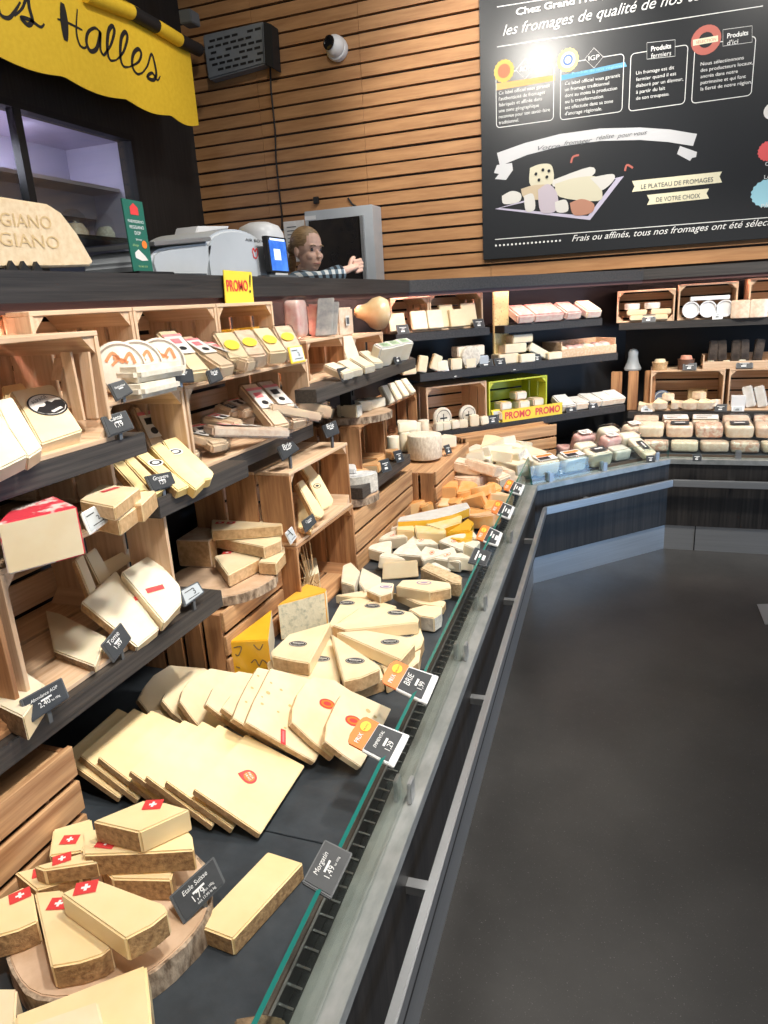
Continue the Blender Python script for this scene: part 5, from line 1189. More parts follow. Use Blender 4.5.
gtag('slate tag on the short shelf, right one of the two', 0, 0, V((-.99, atx(401, 464, -.99).y, zlow)), w=.05, h=.055, yaw=-25)
# mouldy cheese on a log slice behind the scorched crate
xx = -1.08; yk = atx(370, 500, xx).y
zr3 = DECK+.2365
log_board('log slice under the white mouldy half cheese behind the scorched crate', V((-1.11, 2.56, 0)), .13, zr3, zr3+.03)
piece('half', 'white and grey mouldy half cheese on the log slice behind the scorched crate', (-1.10, 2.56, zr3+.031), (.115, .085), 180, (0, 0), (pm('mould_white', (.80, .79, .76), (.52, .52, .52), (26, 26, 26), rough=.8, bump=.8), PASTE, RINDG), bev=.006)
piece('wedge', 'flat grey wrapped wedge on the mouldy half cheese', (-1.11, 2.57, zr3+.117), (.13, 70, .02), 150, (0, 0), (PLW, PLW, RINDG), bev=.004)
# round grey cheese with a tag on the corner crate
zr4 = DECK+.227
p = at(448, 471, zr4); yk = 3.42
m = disc_mb(.088, .125, .010, 34); m.v = [v+V((-1.02, 3.40, zr4)) for v in m.v]
m.m = [2]*(len(m.m)-1)+[0]
tag(m.build('round_cheese', [PASTEW, PASTE, pm('speckled_grey_rind', (.60, .50, .38), (.84, .76, .62), (90, 90, 40), rough=.7, bump=.6)], origin=(-1.02, 3.40, zr4)), 'round speckled grey cheese with a pale cut top, on the corner crate', 'cheese')
gtag('small slate tag stuck before the round speckled cheese', 0, 0, V((-.915, 3.50, zr4)), w=.05, h=.05, yaw=-20)
piece('wedge', 'white wedge lying behind the round speckled cheese, at the bend', (-.99, 3.66, zr4), (.14, 40, .06), 60, (0, 0), (PASTEW, PASTEW, RINDW), bev=.004)
piece('wedge', 'orange-sided wedge lying behind the round speckled cheese', (-1.10, 3.62, zr4), (.12, 50, .06), 200, (0, 0), (PASTE, RINDO, RINDO), bev=.004)

# ------------------------------------------------------------------ slanting corner, top shelf
def bx_at(x, c): return V((x, x+c, 0))
U1, U2_ = (1, 1), (1, -1)
def bcrate(label, x, c, z, W, Dp, H, **k): return crate(label, (x, x+c, z), U1, U2_, W, Dp, H, **k)
ez_ = 1.42
xk = [onp(px, 330, (0, 5.16, 0), (-1, 1, 0)).x for px in (391, 430, 483)]
bcrate('crate of pale slices on the short top shelf in the corner, left one', xk[0], 5.17, ez_+.001, (xk[1]-xk[0])*1.414-.004, .26, .195)
bcrate('crate of pale slices on the short top shelf in the corner, right one', xk[1], 5.17, ez_+.001, (xk[2]-xk[1])*1.414, .26, .205)
def bpiece(kind, label, px, c, z, dims, yaw=0, tilt=(0, 0), **k):
    q = onp(px, 400, (0, c, 0), (-1, 1, 0)); 
    # intersect at the wanted height: move along the plane so that the pixel column is kept
    for _ in range(3):
        d = ray(px, 512); 
    best = None
    for yy in range(280, 480, 2):
        t_ = onp(px, yy, (0, c, 0), (-1, 1, 0))
        if best is None or abs(t_.z-z) < abs(best.z-z): best = t_
    return piece(kind, label, V((best.x, best.y, z)), dims, yaw+45, tilt, **k)
G = 'pale slices standing in the corner crates'
for k, (px, w, h, st) in enumerate([(398, .10, .10, 0), (420, .10, .105, 1), (436, .10, .105, 1), (448, .09, .13, 0), (458, .10, .10, 2), (470, .10, .13, 2)]):
    bpiece('block', 'pale slice standing on the short top shelf in the corner, '+['leftmost, behind the dark tag', 'second, with a printed mark', 'third, with a printed mark', 'fourth, half hidden', 'fifth, with red marks', 'rightmost, with red marks'][k], px, 5.145+(.03 if k in (3, 5) else 0), ez_+.012 if False else ez_+.0125, (w, .022, h, 'x'), 0, (-14, 0), mats=(PASTE, PASTEW if k in (1, 2) else PASTE, PASTE), group=G, bev=.003, name='cheese_slice')
for k, px in enumerate((404, 480)):
    best = None
    for yy in range(280, 480):
        t_ = onp(px, yy, (0, 5.108, 0), (-1, 1, 0))
        if best is None or abs(t_.z-ez_) < abs(best.z-ez_): best = t_
    gtag('dark tag on the short top shelf in the corner, '+['left', 'right'][k], 0, 0, V((best.x, best.y, ez_)), w=.075, h=.055, yaw=-45)
bpiece('block', 'upright yellow speckled board standing between the two short top shelves', 501, 5.26, 1.1905 if False else 1.235, (.11, .02, .40), 0, (0, 0), mats=(pm('speckled_board', (.80, .66, .32), (.28, .24, .12), (95, 95, 95), rough=.6, lo=.55, hi=.72),)*3, cat='board', name='speckled_board')
# ham on the second top shelf
G = 'packs of sliced pink ham on the short top shelf'
for k, px in enumerate((519, 535, 548, 566, 586)):
    bpiece('block', 'clear pack of sliced pink ham on the short top shelf, '+['leftmost', 'second from the left', 'third from the left', 'fourth from the left', 'rightmost, paler'][k], px, 5.20, ez_+.002, (.115, .17, .055, 'a'), -6, (22, 0), mats=(MEAT if k < 4 else PASTEW, pm('pink_edge', (.78, .52, .47), (.86, .72, .64), (20, 20, 60), rough=.4, coat=.5), pm('pink_edge', (1, 1, 1))), cat='pack', name='ham_pack', group=G, bev=.010)
for k, px in enumerate((531, 568)):
    best = min((onp(px, yy, (0, 5.108, 0), (-1, 1, 0)) for yy in range(280, 480)), key=lambda t_: abs(t_.z-ez_)); gtag('dark tag before the packs of ham, '+['left', 'right'][k], 0, 0, V((best.x, best.y, ez_)), w=.06, h=.05, yaw=-45)
# middle shelf of the corner
em = 1.19
G = 'small cheeses on the middle shelf of the corner'
m = disc_mb(.065, .06, .008, 26); M = drop(m, bx_at(-.98, 5.19)+V((0, 0, em+.001)), rad(45), (rad(90), 0)); tag(m.build('round_cheese', [RINDG, RINDG, RINDG]), 'grey ring-shaped cheese standing on edge on the middle shelf of the corner', 'cheese')
for k, (px, dm, mt, dz, c, tl) in enumerate([(408, (.09, .05, .055, 'x'), (PASTE, PASTE, RINDL), 0, 5.15, (0, 0)), (421, (.06, .03, .095, 'x'), (PASTE, PASTE, RINDL), 0, 5.13, (0, 12)), (433, (.06, .03, .09, 'x'), (PASTE, PASTE, RINDL), 0, 5.13, (0, 25)), (441, (.075, .05, .06, 'x'), (PASTEW, PASTEW, RINDG), 0, 5.14, (0, 0)),
      (455, (.075, .05, .065, 'x'), (PASTE, PASTE, RINDG), 0, 5.14, (0, 0)), (469, (.075, .05, .062, 'x'), (PASTE, PASTE, RINDG), 0, 5.14, (0, 0)), (468, (.19, .08, .06, 'x'), (pm('pinkish_rind', (.74, .58, .48), (.84, .74, .62), (30, 30, 30), rough=.6), PASTEW, RINDG), .068, 5.19, (0, 0)),
      (482, (.07, .05, .065, 'x'), (pm('bluish_wrap', (.45, .50, .56), (.62, .64, .66), (30, 30, 30), rough=.4, coat=.4), PLG, PLG), 0, 5.15, (0, 0)), (505, (.15, .09, .06, 'x'), (PASTE, PASTE, RINDP), .0, 5.20, (0, 0)), (512, (.16, .09, .055, 'x'), (PASTE, PASTE, RINDP), .062, 5.20, (0, 0)), (519, (.15, .09, .05, 'x'), (PASTE, PASTE, RINDP), .118, 5.20, (0, 0)),
      (526, (.11, .05, .05, 'x'), (PASTEW, PASTEW, RINDG), 0, 5.13, (0, 0)), (536, (.15, .04, .05, 'x'), (PASTEW, PASTEW, RINDW), .0, 5.17, (0, 28)), (553, (.11, .05, .045, 'x'), (PASTE, PASTEW, RINDG), 0, 5.13, (0, 0))]):
    bpiece('block', ['small pale block at the left end of the middle corner shelf', 'upright tan piece on the middle corner shelf', 'leaning tan piece on the middle corner shelf', 'white piece behind the small white tag on the middle corner shelf', 'pale square piece in the middle corner shelf row', 'second pale square piece in the middle corner shelf row', 'long pinkish block lying on the small square pieces of the corner',
      'bluish wrapped piece behind the grey tags of the corner', 'lowest of the three stacked tan blocks in the corner', 'middle of the three stacked tan blocks in the corner', 'topmost of the three stacked tan blocks in the corner', 'white block before the stacked tan blocks', 'leaning white bar on the middle corner shelf', 'pale block at the right of the small dark tag on the middle corner shelf'][k], px, c, em+.001+dz, dm, 0, tl, mats=mt, group=G if k < 8 else None, bev=.005)
for k, (px, w, kd) in enumerate(((446, .045, 'eink'), (487, .10, 'slate'), (501, .08, 'slate'), (538, .06, 'slate'))):
    best = min((onp(px, yy, (0, 5.106, 0), (-1, 1, 0)) for yy in range(280, 480)), key=lambda t_: abs(t_.z-em)); gtag(['small white tag on the middle corner shelf', 'wide grey slate tag on the middle corner shelf', 'second wide grey slate tag on the middle corner shelf', 'small dark tag at the right on the middle corner shelf'][k], 0, 0, V((best.x, best.y, em)), w=w, h=.045, yaw=-45, kind=kd)
for k, px in enumerate((456, 515)):
    best = min((onp(px, yy, (0, 5.097, 0), (-1, 1, 0)) for yy in range(280, 480)), key=lambda t_: abs(t_.z-(em-.035))); gtag('small tag hung on the front edge of the middle corner shelf, '+['left', 'right'][k], 0, 0, V((best.x, best.y, em-.045)), w=.055, h=.04, yaw=-45)
# box of cold cuts at the right of the middle corner shelf
def tray_box(label, o, ey, ex, W, Dp, H, mat):
    o, ey, ex = V(o), V((*ey, 0)).normalized(), V((*ex, 0)).normalized(); ez = V((0, 0, 1)); t = .008
    r = empty('wooden_tray', o+ey*W/2-ex*Dp/2, label, 'tray')
    for nm, a0, a1, b0, b1, c0, c1 in (('base', 0, W, 0, Dp, 0, t), ('front_board', 0, W, 0, t, t+.0005, H*.55), ('back_board', 0, W, Dp-t, Dp, t+.0005, H), ('end_board', 0, t, t+.0005, Dp-t-.0005, t+.0005, H), ('end_board', W-t, W, t+.0005, Dp-t-.0005, t+.0005, H)):
        m = MB(); m.box(o+ey*(a0+a1)/2-ex*(b0+b1)/2+ez*(c0+c1)/2, ey*(a1-a0)/2, ex*(b1-b0)/2, ez*(c1-c0)/2); m.build(nm, mat, r, bevel=.001, seg=1)
    return r
xa, xb = [onp(p_, 360, (0, 5.13, 0), (-1, 1, 0)).x for p_ in (562, 616)]
tray_box('pale wooden tray of pink cold cuts at the right of the middle corner shelf', (xa, xa+5.13, em+.001), U1, U2_, (xb-xa)*1.414, .20, .095, WOODS[0])
for k in range(6):
    x = xa+.03+(xb-xa-.06)*k/5; piece('pillow', 'pink and white cold cut in the wooden tray of the corner', (x-.055, x+.055+5.13, em+.010), (.075, .09, .06), random.uniform(0, 90), (8, 6), (MEAT if k % 3 else PASTEW,)*3, cat='cold cut', name='cold_cut', group='cold cuts in the wooden tray')
# lower shelf of the corner: crate with white rounds, the lime crate, packs
el = .838
xa, xb = [onp(p_, 410, (0, 5.15, 0), (-1, 1, 0)).x for p_ in (427, 487)]
bcrate('wooden crate of small white rounds on the low corner shelf, left of the lime crate', xa, 5.15, el+.001, (xb-xa)*1.414, .28, .265)
def bdisc(label, px, c, z, R, T, g, mats, yaw=-45):
    best = min((onp(px, yy, (0, c, 0), (-1, 1, 0)) for yy in range(280, 480)), key=lambda t_: abs(t_.z-(z+R)))
    m = MB(); m.lathe((0, 0, 0), (1, 0, 0), [(0, 0), (R-.008, 0), (R, .008), (R, T-.008), (R-.008, T), (R*.6, T+.001), (0, T+.001)], 26, [0, 0, 0, 0, 0, 0]); R4 = rz(rad(yaw)); m.v = [R4 @ v+V((best.x, best.y, z+R)) for v in m.v]
    o = tag(m.build('round_cheese', mats, origin=(best.x, best.y, z)), label, 'cheese', g); n = R4.to_3x3() @ V((1, 0, 0)); xd = V((-n.y, n.x, 0))
    decal(o, 'rind_print', [sh_line([(R*.75*math.cos(a*.35), R*.75*math.sin(a*.35)) for a in range(18)], .003, 0, 0, True), sh_rect(-R*.4, -R*.1, R*.4, R*.05, 0), sh_rect(-R*.05, -R*.4, R*.05, R*.4, 0)], V((best.x, best.y, z+R))+n*(T+.001), xd, n.cross(xd), [INK], .001)
bdisc('white round cheese with a dark print standing in the low corner crate, left', 441, 5.19, el+.012, .062, .03, 'white rounds in the low corner crate', [RINDW])
bdisc('white round cheese with a dark print standing in the low corner crate, right', 466, 5.21, el+.012, .058, .03, 'white rounds in the low corner crate', [RINDW])
G = 'small white cheeses before the low corner crate'
for k, px in enumerate((438, 446, 455, 463, 474, 484, 452)):
    bpiece('block', 'small white cheese at the front of the low corner shelf', px, 5.125 if k < 6 else 5.16, el+.001+(0 if k < 6 else .0), (.055, .04, .05+.02*(k == 4), 'x'), random.uniform(-20, 20), (0, random.uniform(-6, 6)), mats=(PASTEW, PASTEW, RINDW), group=G, bev=.005)
xa, xb = [onp(p_, 400, (0, 5.15, 0), (-1, 1, 0)).x for p_ in (489, 547)]
bcrate('lime-yellow painted crate of small packs on the low corner shelf', xa, 5.15, el+.001, (xb-xa)*1.414, .26, .255, mat=LIME)
G = 'small yellow-topped packs in the lime crate'
for k, (px, dz, c) in enumerate([(502, 0, 5.17), (520, 0, 5.17), (537, 0, 5.18), (503, .055, 5.20), (521, .05, 5.20), (518, .105, 5.24), (535, .05, 5.23)]):
    bpiece('block', 'small clear pack with yellow top label in the lime crate', px, c, el+.0125+dz, (.085, .085, .05, 'a'), 0, (0, 0), mats=(PK, WRAPG, WRAPG), cat='pack', name='cheese_pack', group=G, bev=.008, stick=((YELL, YELL), .035, 'band') if k in (3, 4) else None)
best = min((onp(533, yy, (0, 5.106, 0), (-1, 1, 0)) for yy in range(280, 480)), key=lambda t_: abs(t_.z-el))
def promo_strip(label, c, w, h, yaw, words, name='promo_sign'):
    f = V((math.cos(rad(yaw)), math.sin(rad(yaw)), 0)); xd = V((-f.y, f.x, 0)); c = V(c)
    m = MB(); m.prism([c-xd*w/2+V((0, 0, h)), c+xd*w/2+V((0, 0, h)), c+xd*w/2, c-xd*w/2], -f*.004); o = tag(m.build(name, YELL), label, 'sign')
    decal(o, 'lettering', words(w, h), c+V((0, 0, h/2)), xd, (0, 0, 1), [RED], .0012); return o
promo_strip('yellow PROMO PROMO strip in front of the lime crate', V((best.x, best.y, el)), (onp(561, 405, (0, 5.106, 0), (-1, 1, 0)).x-onp(501, 410, (0, 5.106, 0), (-1, 1, 0)).x)*1.414, .075, -45, lambda w, h: [sh_text('PROMO', -w*.25, -h*.26, w=w*.42, h=h*.58, align='C', bold=.03), sh_text('PROMO', w*.25, -h*.26, w=w*.42, h=h*.58, align='C', bold=.03)])
gtag('yellow electronic tag in the lime crate opening', 0, 0, bx_at(onp(499, 410, (0, 5.125, 0), (-1, 1, 0)).x, 5.125)+V((0, 0, el)), w=.075, h=.085, yaw=-45, kind='yellow')
for k, px in enumerate((494, 572, 594)):
    best = min((onp(px, yy, (0, 5.108, 0), (-1, 1, 0)) for yy in range(280, 480)), key=lambda t_: abs(t_.z-el)); gtag('dark tag on the low corner shelf, '+['left of the PROMO strip', 'right of the PROMO strip', 'second right of the PROMO strip'][k], 0, 0, V((best.x, best.y, el)), w=.08, h=.055, yaw=-45)
G = 'packs at the right of the low corner shelf'
for k, (px, dz, tl) in enumerate([(562, .0, (26, 0)), (576, 0, (12, 0)), (588, 0, (16, 4)), (601, 0, (16, 0)), (612, 0, (18, 0))]):
    bpiece('block', 'white and tan wrapped pack at the right of the low corner shelf, '+['leftmost, tilted up', 'second', 'third', 'fourth', 'rightmost'][k], px, 5.235, el+.001+dz, (.11, .14, .05, 'a'), -4, tl, mats=(OFFW, RINDP, RINDP), cat='pack', name='cheese_pack', group=G, bev=.008)

# ------------------------------------------------------------------ back wall shelves at the right
ct, cl2 = 1.37, .775
def cx(px, py, y): return aty(px, py, y).x
xs_ = [cx(p_, 305, 5.14) for p_ in (617, 675, 678, 737, 748)]
crate('open crate of small rounds on the top right shelf, left one', (xs_[0], 5.14, ct+.001), (1, 0), (0, -1), xs_[1]-xs_[0], .26, .205)
crate('open crate of white tubs on the top right shelf, middle one', (xs_[2], 5.14, ct+.001), (1, 0), (0, -1), xs_[3]-xs_[2], .26, .225)
crate('open crate at the right picture edge on the top right shelf', (xs_[4], 5.14, ct+.001), (1, 0), (0, -1), .36, .26, .235)
G = 'white tubs lying in the middle top right crate'
for k, px in enumerate((691, 708, 725)):
    m = MB(); R = .053; m.lathe((cx(px, 310, 5.12), 5.12, ct+.0125+R), (0, 1, 0), [(R*.82, .006), (R*.86, 0), (R, .0), (R, .012), (R*.93, .02), (R*.85, .10)], 24); tag(m.build('white_tub', PLW), 'white ribbed tub lying on its side in the top right crate, '+['left', 'middle', 'right'][k], 'tub', G)
for k, px in enumerate((700, 719)):
    piece('block', 'white flat box on top of the lying tubs, '+['left', 'right'][k], (cx(px, 300, 5.17), 5.175, ct+.0125+.108), (.12, .09, .025, 'a'), 0, (0, 0), (PLW, PLW, PLW), cat='box', name='white_box', bev=.003)
for k, (px, dz, y) in enumerate([(640, 0, 5.15), (658, 0, 5.15), (637, .035, 5.16), (661, .035, 5.16), (632, .07, 5.2), (652, .07, 5.2)]):
    piece('disc' if k > 3 else 'block', ['long pale bar in the left top right crate, at left', 'long pale bar in the left top right crate, at right', 'second layer pale bar in the left top right crate, at left', 'second layer pale bar in the left top right crate, at right', 'small round wrapped cheese at the back left of the top right crate', 'small round wrapped cheese at the back right of the top right crate'][k],
          (cx(px, 310, y), y, ct+.0125+dz), (.05, .04) if k > 3 else (.125, .06, .034, 'x'), 0, (0, 0), (PASTE, PASTE, RINDL) if k < 4 else (OFFW, OFFW, OFFW), bev=.005)
gtag('dark tag before the left crate on the top right shelf', 0, 0, V((cx(649, 316, 5.108), 5.108, ct)), w=.085, h=.052, yaw=-90)
gtag('pale tag before the white tubs on the top right shelf', 0, 0, V((cx(718, 312, 5.108), 5.108, ct)), w=.06, h=.055, yaw=-90, kind='eink')
for k, px in enumerate((741, 757)):
    piece('wedge', ['pinkish wrapped wedge before the right picture edge crate', 'white-faced wrapped wedge at the right picture edge, top right shelf'][k], (cx(px, 310, 5.12), 5.135+.0*k, ct+.001), (.13, 50, .11), -100+20*k, (0, 0), (RINDP, PASTEW if k else RINDP, RINDP), bev=.008)
# between: bark end boards, crate row with its top as a shelf
xs2 = [cx(p_, 395, 5.16) for p_ in (613, 651)]
m = MB()
for k in range(3):
    x = xs2[0]+.02+(xs2[1]-xs2[0]-.03)*k/2
    m = MB(); m.box((x, 5.165+.012*k, cl2+.001+.135), (.033, .006*(k-1), 0), V((-.006*(k-1), .009, 0)), (0, 0, .135)); tag(m.build('bark_plank', BARK[2], bevel=.004, sub=None), 'upright bark-edged plank at the end of the low right crates, '+['left', 'middle', 'right'][k], 'plank', 'bark-edged planks beside the low right crates')
zC = 1.048
xs3 = [cx(p_, 395, 5.12) for p_ in (650, 724, 728)]
crate('long low crate on the right low shelf, with the round blue-labelled box inside', (xs3[0], 5.135, cl2+.001), (1, 0), (0, -1), xs3[1]-xs3[0], .30, zC-cl2)
crate('long low crate on the right low shelf, cut by the right picture edge', (xs3[2], 5.135, cl2+.001), (1, 0), (0, -1), .46, .30, zC-cl2)
zt2 = zC+.002
# on top of the crates
m = MB(); c0 = V((cx(633, 357, 5.2), 5.25, 1.046)); 
m.lathe(c0+V((0, 0, 0)), (0, 0, 1), [(.055, 0), (.058, .012), (.04, .05), (.032, .09), (.034, .12), (.022, .14), (0, .145)], 20); tag(m.build('plastic_bag', pm('milky_plastic', (.62, .66, .68), rough=.3, alpha=.55)), 'clear cone-shaped plastic wrap standing on the bark-edged planks', 'bag')
for k, (px, R, h) in enumerate([(660, .05, .085), (686, .052, .11)]):
    x = cx(px, 362, 5.18); r = empty('round_basket', (x, 5.18, zt2), ['low tan round box on the right crate', 'brown paper cup with a pink round cheese on the right crate'][k], 'box')
    m = MB(); m.lathe((x, 5.18, zt2), (0, 0, 1), [(R*.9, 0), (R, h*.5), (R*1.04, h*.62), (R*.96, h*.6), (R*.85, .01)], 22); m.build('cup', RINDL if k == 0 else pm('brown_cup', (.16, .08, .05), rough=.6), r)
    m = MB(); m.lathe((x, 5.18, zt2+.008), (0, 0, 1), [(R*.8, 0), (R*.8, h*.5), (R*.62, h*.75), (0, h*.78)], 22); m.build('content', PASTE if k == 0 else pm('pink_round', (.80, .40, .28), (.70, .30, .20), (30, 30, 30), rough=.5), r)
piece('block', 'flat slate plate under the brown cup on the right crates', (cx(674, 366, 5.16), 5.17, zt2-.001), (.22, .10, .0015, 'a'), 0, (0, 0), (BLACK,)*3, cat='plate', name='slate_plate', bev=0) if False else None
gtag('dark tag before the brown paper cup', 0, 0, V((cx(690, 364, 5.118), 5.118, zt2)), w=.085, h=.048, yaw=-90)
xt0 = cx(703, 362, 5.14)
tray_box('long pale wooden tray of dark packs on the right crates', (xt0, 5.14, zt2), (1, 0), (0, -1), .55, .17, .09, WOODS[0])
DKP = pm('dark_brown_pack', (.035, .025, .02), (.12, .09, .07), (20, 20, 20), rough=.3, coat=.5)
for k, px in enumerate((713, 724, 737, 746, 758)):
    x = cx(px, 345, 5.2); r = piece('block', 'dark upright pack standing in the long wooden tray, '+['leftmost', 'second', 'third', 'fourth', 'rightmost'][k], (x, 5.215, zt2+.0085), (.055, .035, .17, 'a'), random.uniform(-12, 12), (0, random.uniform(-5, 5)), (DKP,)*3, cat='pack', name='dark_pack', group='dark upright packs in the wooden tray', bev=.006)
for k, px in enumerate((712, 728, 742)):
    piece('wedge', 'small pale wedge lying in the front of the long wooden tray', (cx(px, 352, 5.17), 5.172, zt2+.0085), (.05, 60, .045), random.uniform(0, 300), (0, 0), (PASTEW, PASTEW, RINDW), group='pale wedges in the long wooden tray', bev=.003)
gtag('dark tag on the front of the long wooden tray', 0, 0, V((cx(745, 362, 5.128), 5.128, zt2+.004)), w=.10, h=.05, yaw=-90)
# inside the low crates
m = MB(); R = .058; xb_ = cx(663, 380, 5.2); m.lathe((xb_, 5.24, cl2+.013+R), (0, -1, .12), [(0, 0), (R, 0), (R, .03), (R*.92, .034), (0, .034)], 28); o = tag(m.build('round_box', pm('blue_grey_card', (.10, .13, .20), (.16, .2, .28), (15, 15, 15), rough=.4)), 'round blue-labelled cheese box standing in the low right crate', 'box')
decal(o, 'label', [sh_line([(R*.8*math.cos(a*math.pi/12), R*.8*math.sin(a*math.pi/12)) for a in range(24)], .004, 0, 0, True), sh_rect(-R*.5, -R*.05, R*.5, R*.15, 0), sh_rect(-R*.3, -R*.35, R*.3, -R*.25, 0)], (xb_, 5.24-.036, cl2+.013+R+.004), (1, 0, 0), (0, .12, 1), [OFFW], .003)
piece('block', 'small tan cardboard box at the back of the low right crate', (cx(698, 385, 5.26), 5.28, cl2+.013+.03), (.12, .06, .09, 'a'), 0, (0, 0), (pm('cardboard', (.55, .40, .22), (.48, .34, .18), (20, 20, 20), rough=.7),)*3, cat='box', name='cardboard_box', bev=.002, stick=None) if False else piece('block', 'small tan cardboard box at the back of the low right crate', (cx(698, 385, 5.26), 5.28, cl2+.0125), (.12, .06, .12, 'a'), 0, (0, 0), (pm('cardboard', (.55, .40, .22), (.48, .34, .18), (20, 20, 20), rough=.7),)*3, cat='box', name='cardboard_box', bev=.002)
G = 'cut wedges at the front of the low right crate'
for k, (px, dz, R, yaw) in enumerate([(641, 0, .07, -60), (650, 0, .09, -110), (659, 0, .10, -80), (668, .05, .08, -90), (674, 0, .08, -60), (681, 0, .08, -130), (691, 0, .12, -90), (704, 0, .12, -75), (700, .06, .09, -110), (713, 0, .09, -70)]):
    piece('wedge', 'pale tan cut wedge in the row before the low right crate', (cx(px, 405, 5.15), 5.155, cl2+.0125 if px > 652 else cl2+.001), (R, 62, .05), yaw, (0, random.uniform(-14, 14)), (PASTE, PASTE, RINDP), group=G, bev=.004) if not dz else piece('wedge', 'pale tan cut wedge in the row before the low right crate', (cx(px, 398, 5.19), 5.20, cl2+.0135+dz), (R, 62, .05), yaw, (0, 0), (PASTE, PASTE, RINDP), group=G, bev=.004)
for k, px in enumerate((647, 721)):
    gtag('tag on the low right shelf, '+['small white one at the left', 'dark one before the cut wedges'][k], 0, 0, V((cx(px, 408, 5.108), 5.108, cl2)), w=.075, h=.05, yaw=-90, kind='eink' if k == 0 else 'slate')
r = None
piece('block', 'small white carton on the low right shelf, with a printed front', (cx(738, 400, 5.16), 5.165, cl2+.0125), (.085, .05, .085, 'a'), 0, (0, 0), (PLW, PLW, PLW), cat='carton', name='white_carton', bev=.002)
gtag('white price label before the small white carton', 0, 0, V((cx(738, 408, 5.115), 5.115, cl2)), w=.075, h=.035, yaw=-90, kind='eink')
for k, px in enumerate((752, 764)):
    piece('block', 'leaning green and white pack on the low right shelf, '+['left', 'right, at the picture edge'][k], (cx(px, 398, 5.17), 5.17, cl2+.0125), (.06, .03, .14, 'a'), -20, (0, -16), (OFFW, pm('pale_green_pack', (.62, .68, .52), (.80, .80, .74), (14, 14, 14), rough=.4, coat=.4), OFFW), cat='pack', name='cheese_pack', group='green and white packs on the low right shelf', bev=.006)
# ------------------------------------------------------------------ on and above the worktop
# engraved half-round board
xw = -1.30
def prof_x(px, xx, dep, name, mats, label=None, cat=None, bevel=.004, parent=None, zmin=None):
    q = [atx(x, y, xx) for x, y in px]
    if zmin is not None:
        for a in q: a.z = max(a.z, zmin)
    m = MB(); m.prism(q, (-dep, 0, 0))
    o = m.build(name, mats, parent, bevel=bevel)
    return tag(o, label, cat) if label else o
yl = atx(0, 230, xw).y
PARM = pm('engraved_board', (.80, .64, .43), (.72, .54, .33), (5, 60, 60), rough=.5, bump=.15)
o = prof_x([(-70, 268), (-66, 225), (-40, 196), (0, 196.5), (48, 204), (62, 213), (78, 234), (94, 262), (90, 266), (60, 267)], xw, .05, 'cheese_board', PARM, 'pale engraved half-round wooden board standing on the worktop at the left edge', 'board', zmin=ZT)
BRN = pm('engraving', (.66, .47, .24), rough=.6)
def xtext(o, s, p0, p1, hpx, xx, mat, lift=.0015, shear=0, nm='lettering'):
    a, b = atx(*p0, xx), atx(*p1, xx); t = atx(p0[0], p0[1]-hpx, xx); h = t.z-a.z
    return decal(o, nm, [sh_text(s, 0, 0, w=(b-a).length, h=h, shear=shear)], a, (b-a), (0, 0, 1), mat, lift)
xtext(o, 'PARMIGIANO', (-52, 222), (52, 229), 15, xw, BRN); xtext(o, 'REGGIANO', (-40, 243), (60, 249), 15, xw, BRN)
# little black feet
for px in (12, 24, 37):
    m = MB(); c = atx(px, 266, xw+.01); m.prism([V((xw+.012, c.y-.018, ZT+.001)), V((xw+.012, c.y+.018, ZT+.001)), V((xw+.012, c.y, ZT+.026))], (-.010, 0, 0)); tag(m.build('black_clip', BLACK), 'small black triangular clip at the foot of the engraved board', 'clip', 'black clips before the engraved board')
# green leaflet in a stand
xl = -1.34
r = empty('leaflet_stand', atx(140, 270, xl), 'green leaflet in a black stand on the worktop beside the engraved board', 'leaflet')
q = [atx(x, y, xl) for x, y in ((121.5, 198), (142, 202), (153, 269), (133.5, 269))]
for a in q[2:]: a.z = ZT+.012
m = MB(); m.prism(q, (-.004, 0, 0)); m.build('leaflet', GREEN, r)
cc = sum(q, V((0, 0, 0)))/4; W_ = (q[1]-q[0]).length; H_ = (q[0]-q[3]).length; yd = (q[0]-q[3]).normalized()
sh = [sh_poly([(-.20*W_, .30*H_), (.20*W_, .30*H_), (.20*W_, .40*H_), (0, .46*H_), (-.20*W_, .40*H_)], 1), sh_text('PARMIGIANO', 0, .19*H_, w=.78*W_, align='C'), sh_text('REGGIANO', 0, .11*H_, w=.7*W_, align='C'), sh_text('DOP', 0, .03*H_, w=.3*W_, align='C'), sh_text('24 mois', 0, -.05*H_, w=.3*W_, align='C'), sh_ell(.25*W_, -.10*H_, .13*W_, .055*H_, 2), sh_poly([(-.3*W_, -.22*H_), (-.1*W_, -.17*H_), (.2*W_, -.26*H_), (.32*W_, -.32*H_), (0, -.33*H_), (-.3*W_, -.29*H_)], 3), sh_text('affinage', -.2*W_, -.13*H_, w=.3*W_, mi=4, align='C'), sh_text('au lait cru', 0, -.42*H_, w=.45*W_, mi=4, align='C')]
decal(r, 'print', sh, cc, (0, 1, 0), yd, [WHITE, RED, ORANGE, OFFW, pm('lime_print', (.45, .6, .25))], .0012)
c = atx(147, 270, xl); m = MB(); m.bx(xl-.06, xl+.05, c.y-.10, c.y+.06, ZT+.0005, ZT+.013); m.build('stand_base', BLACK, r, bevel=.002)
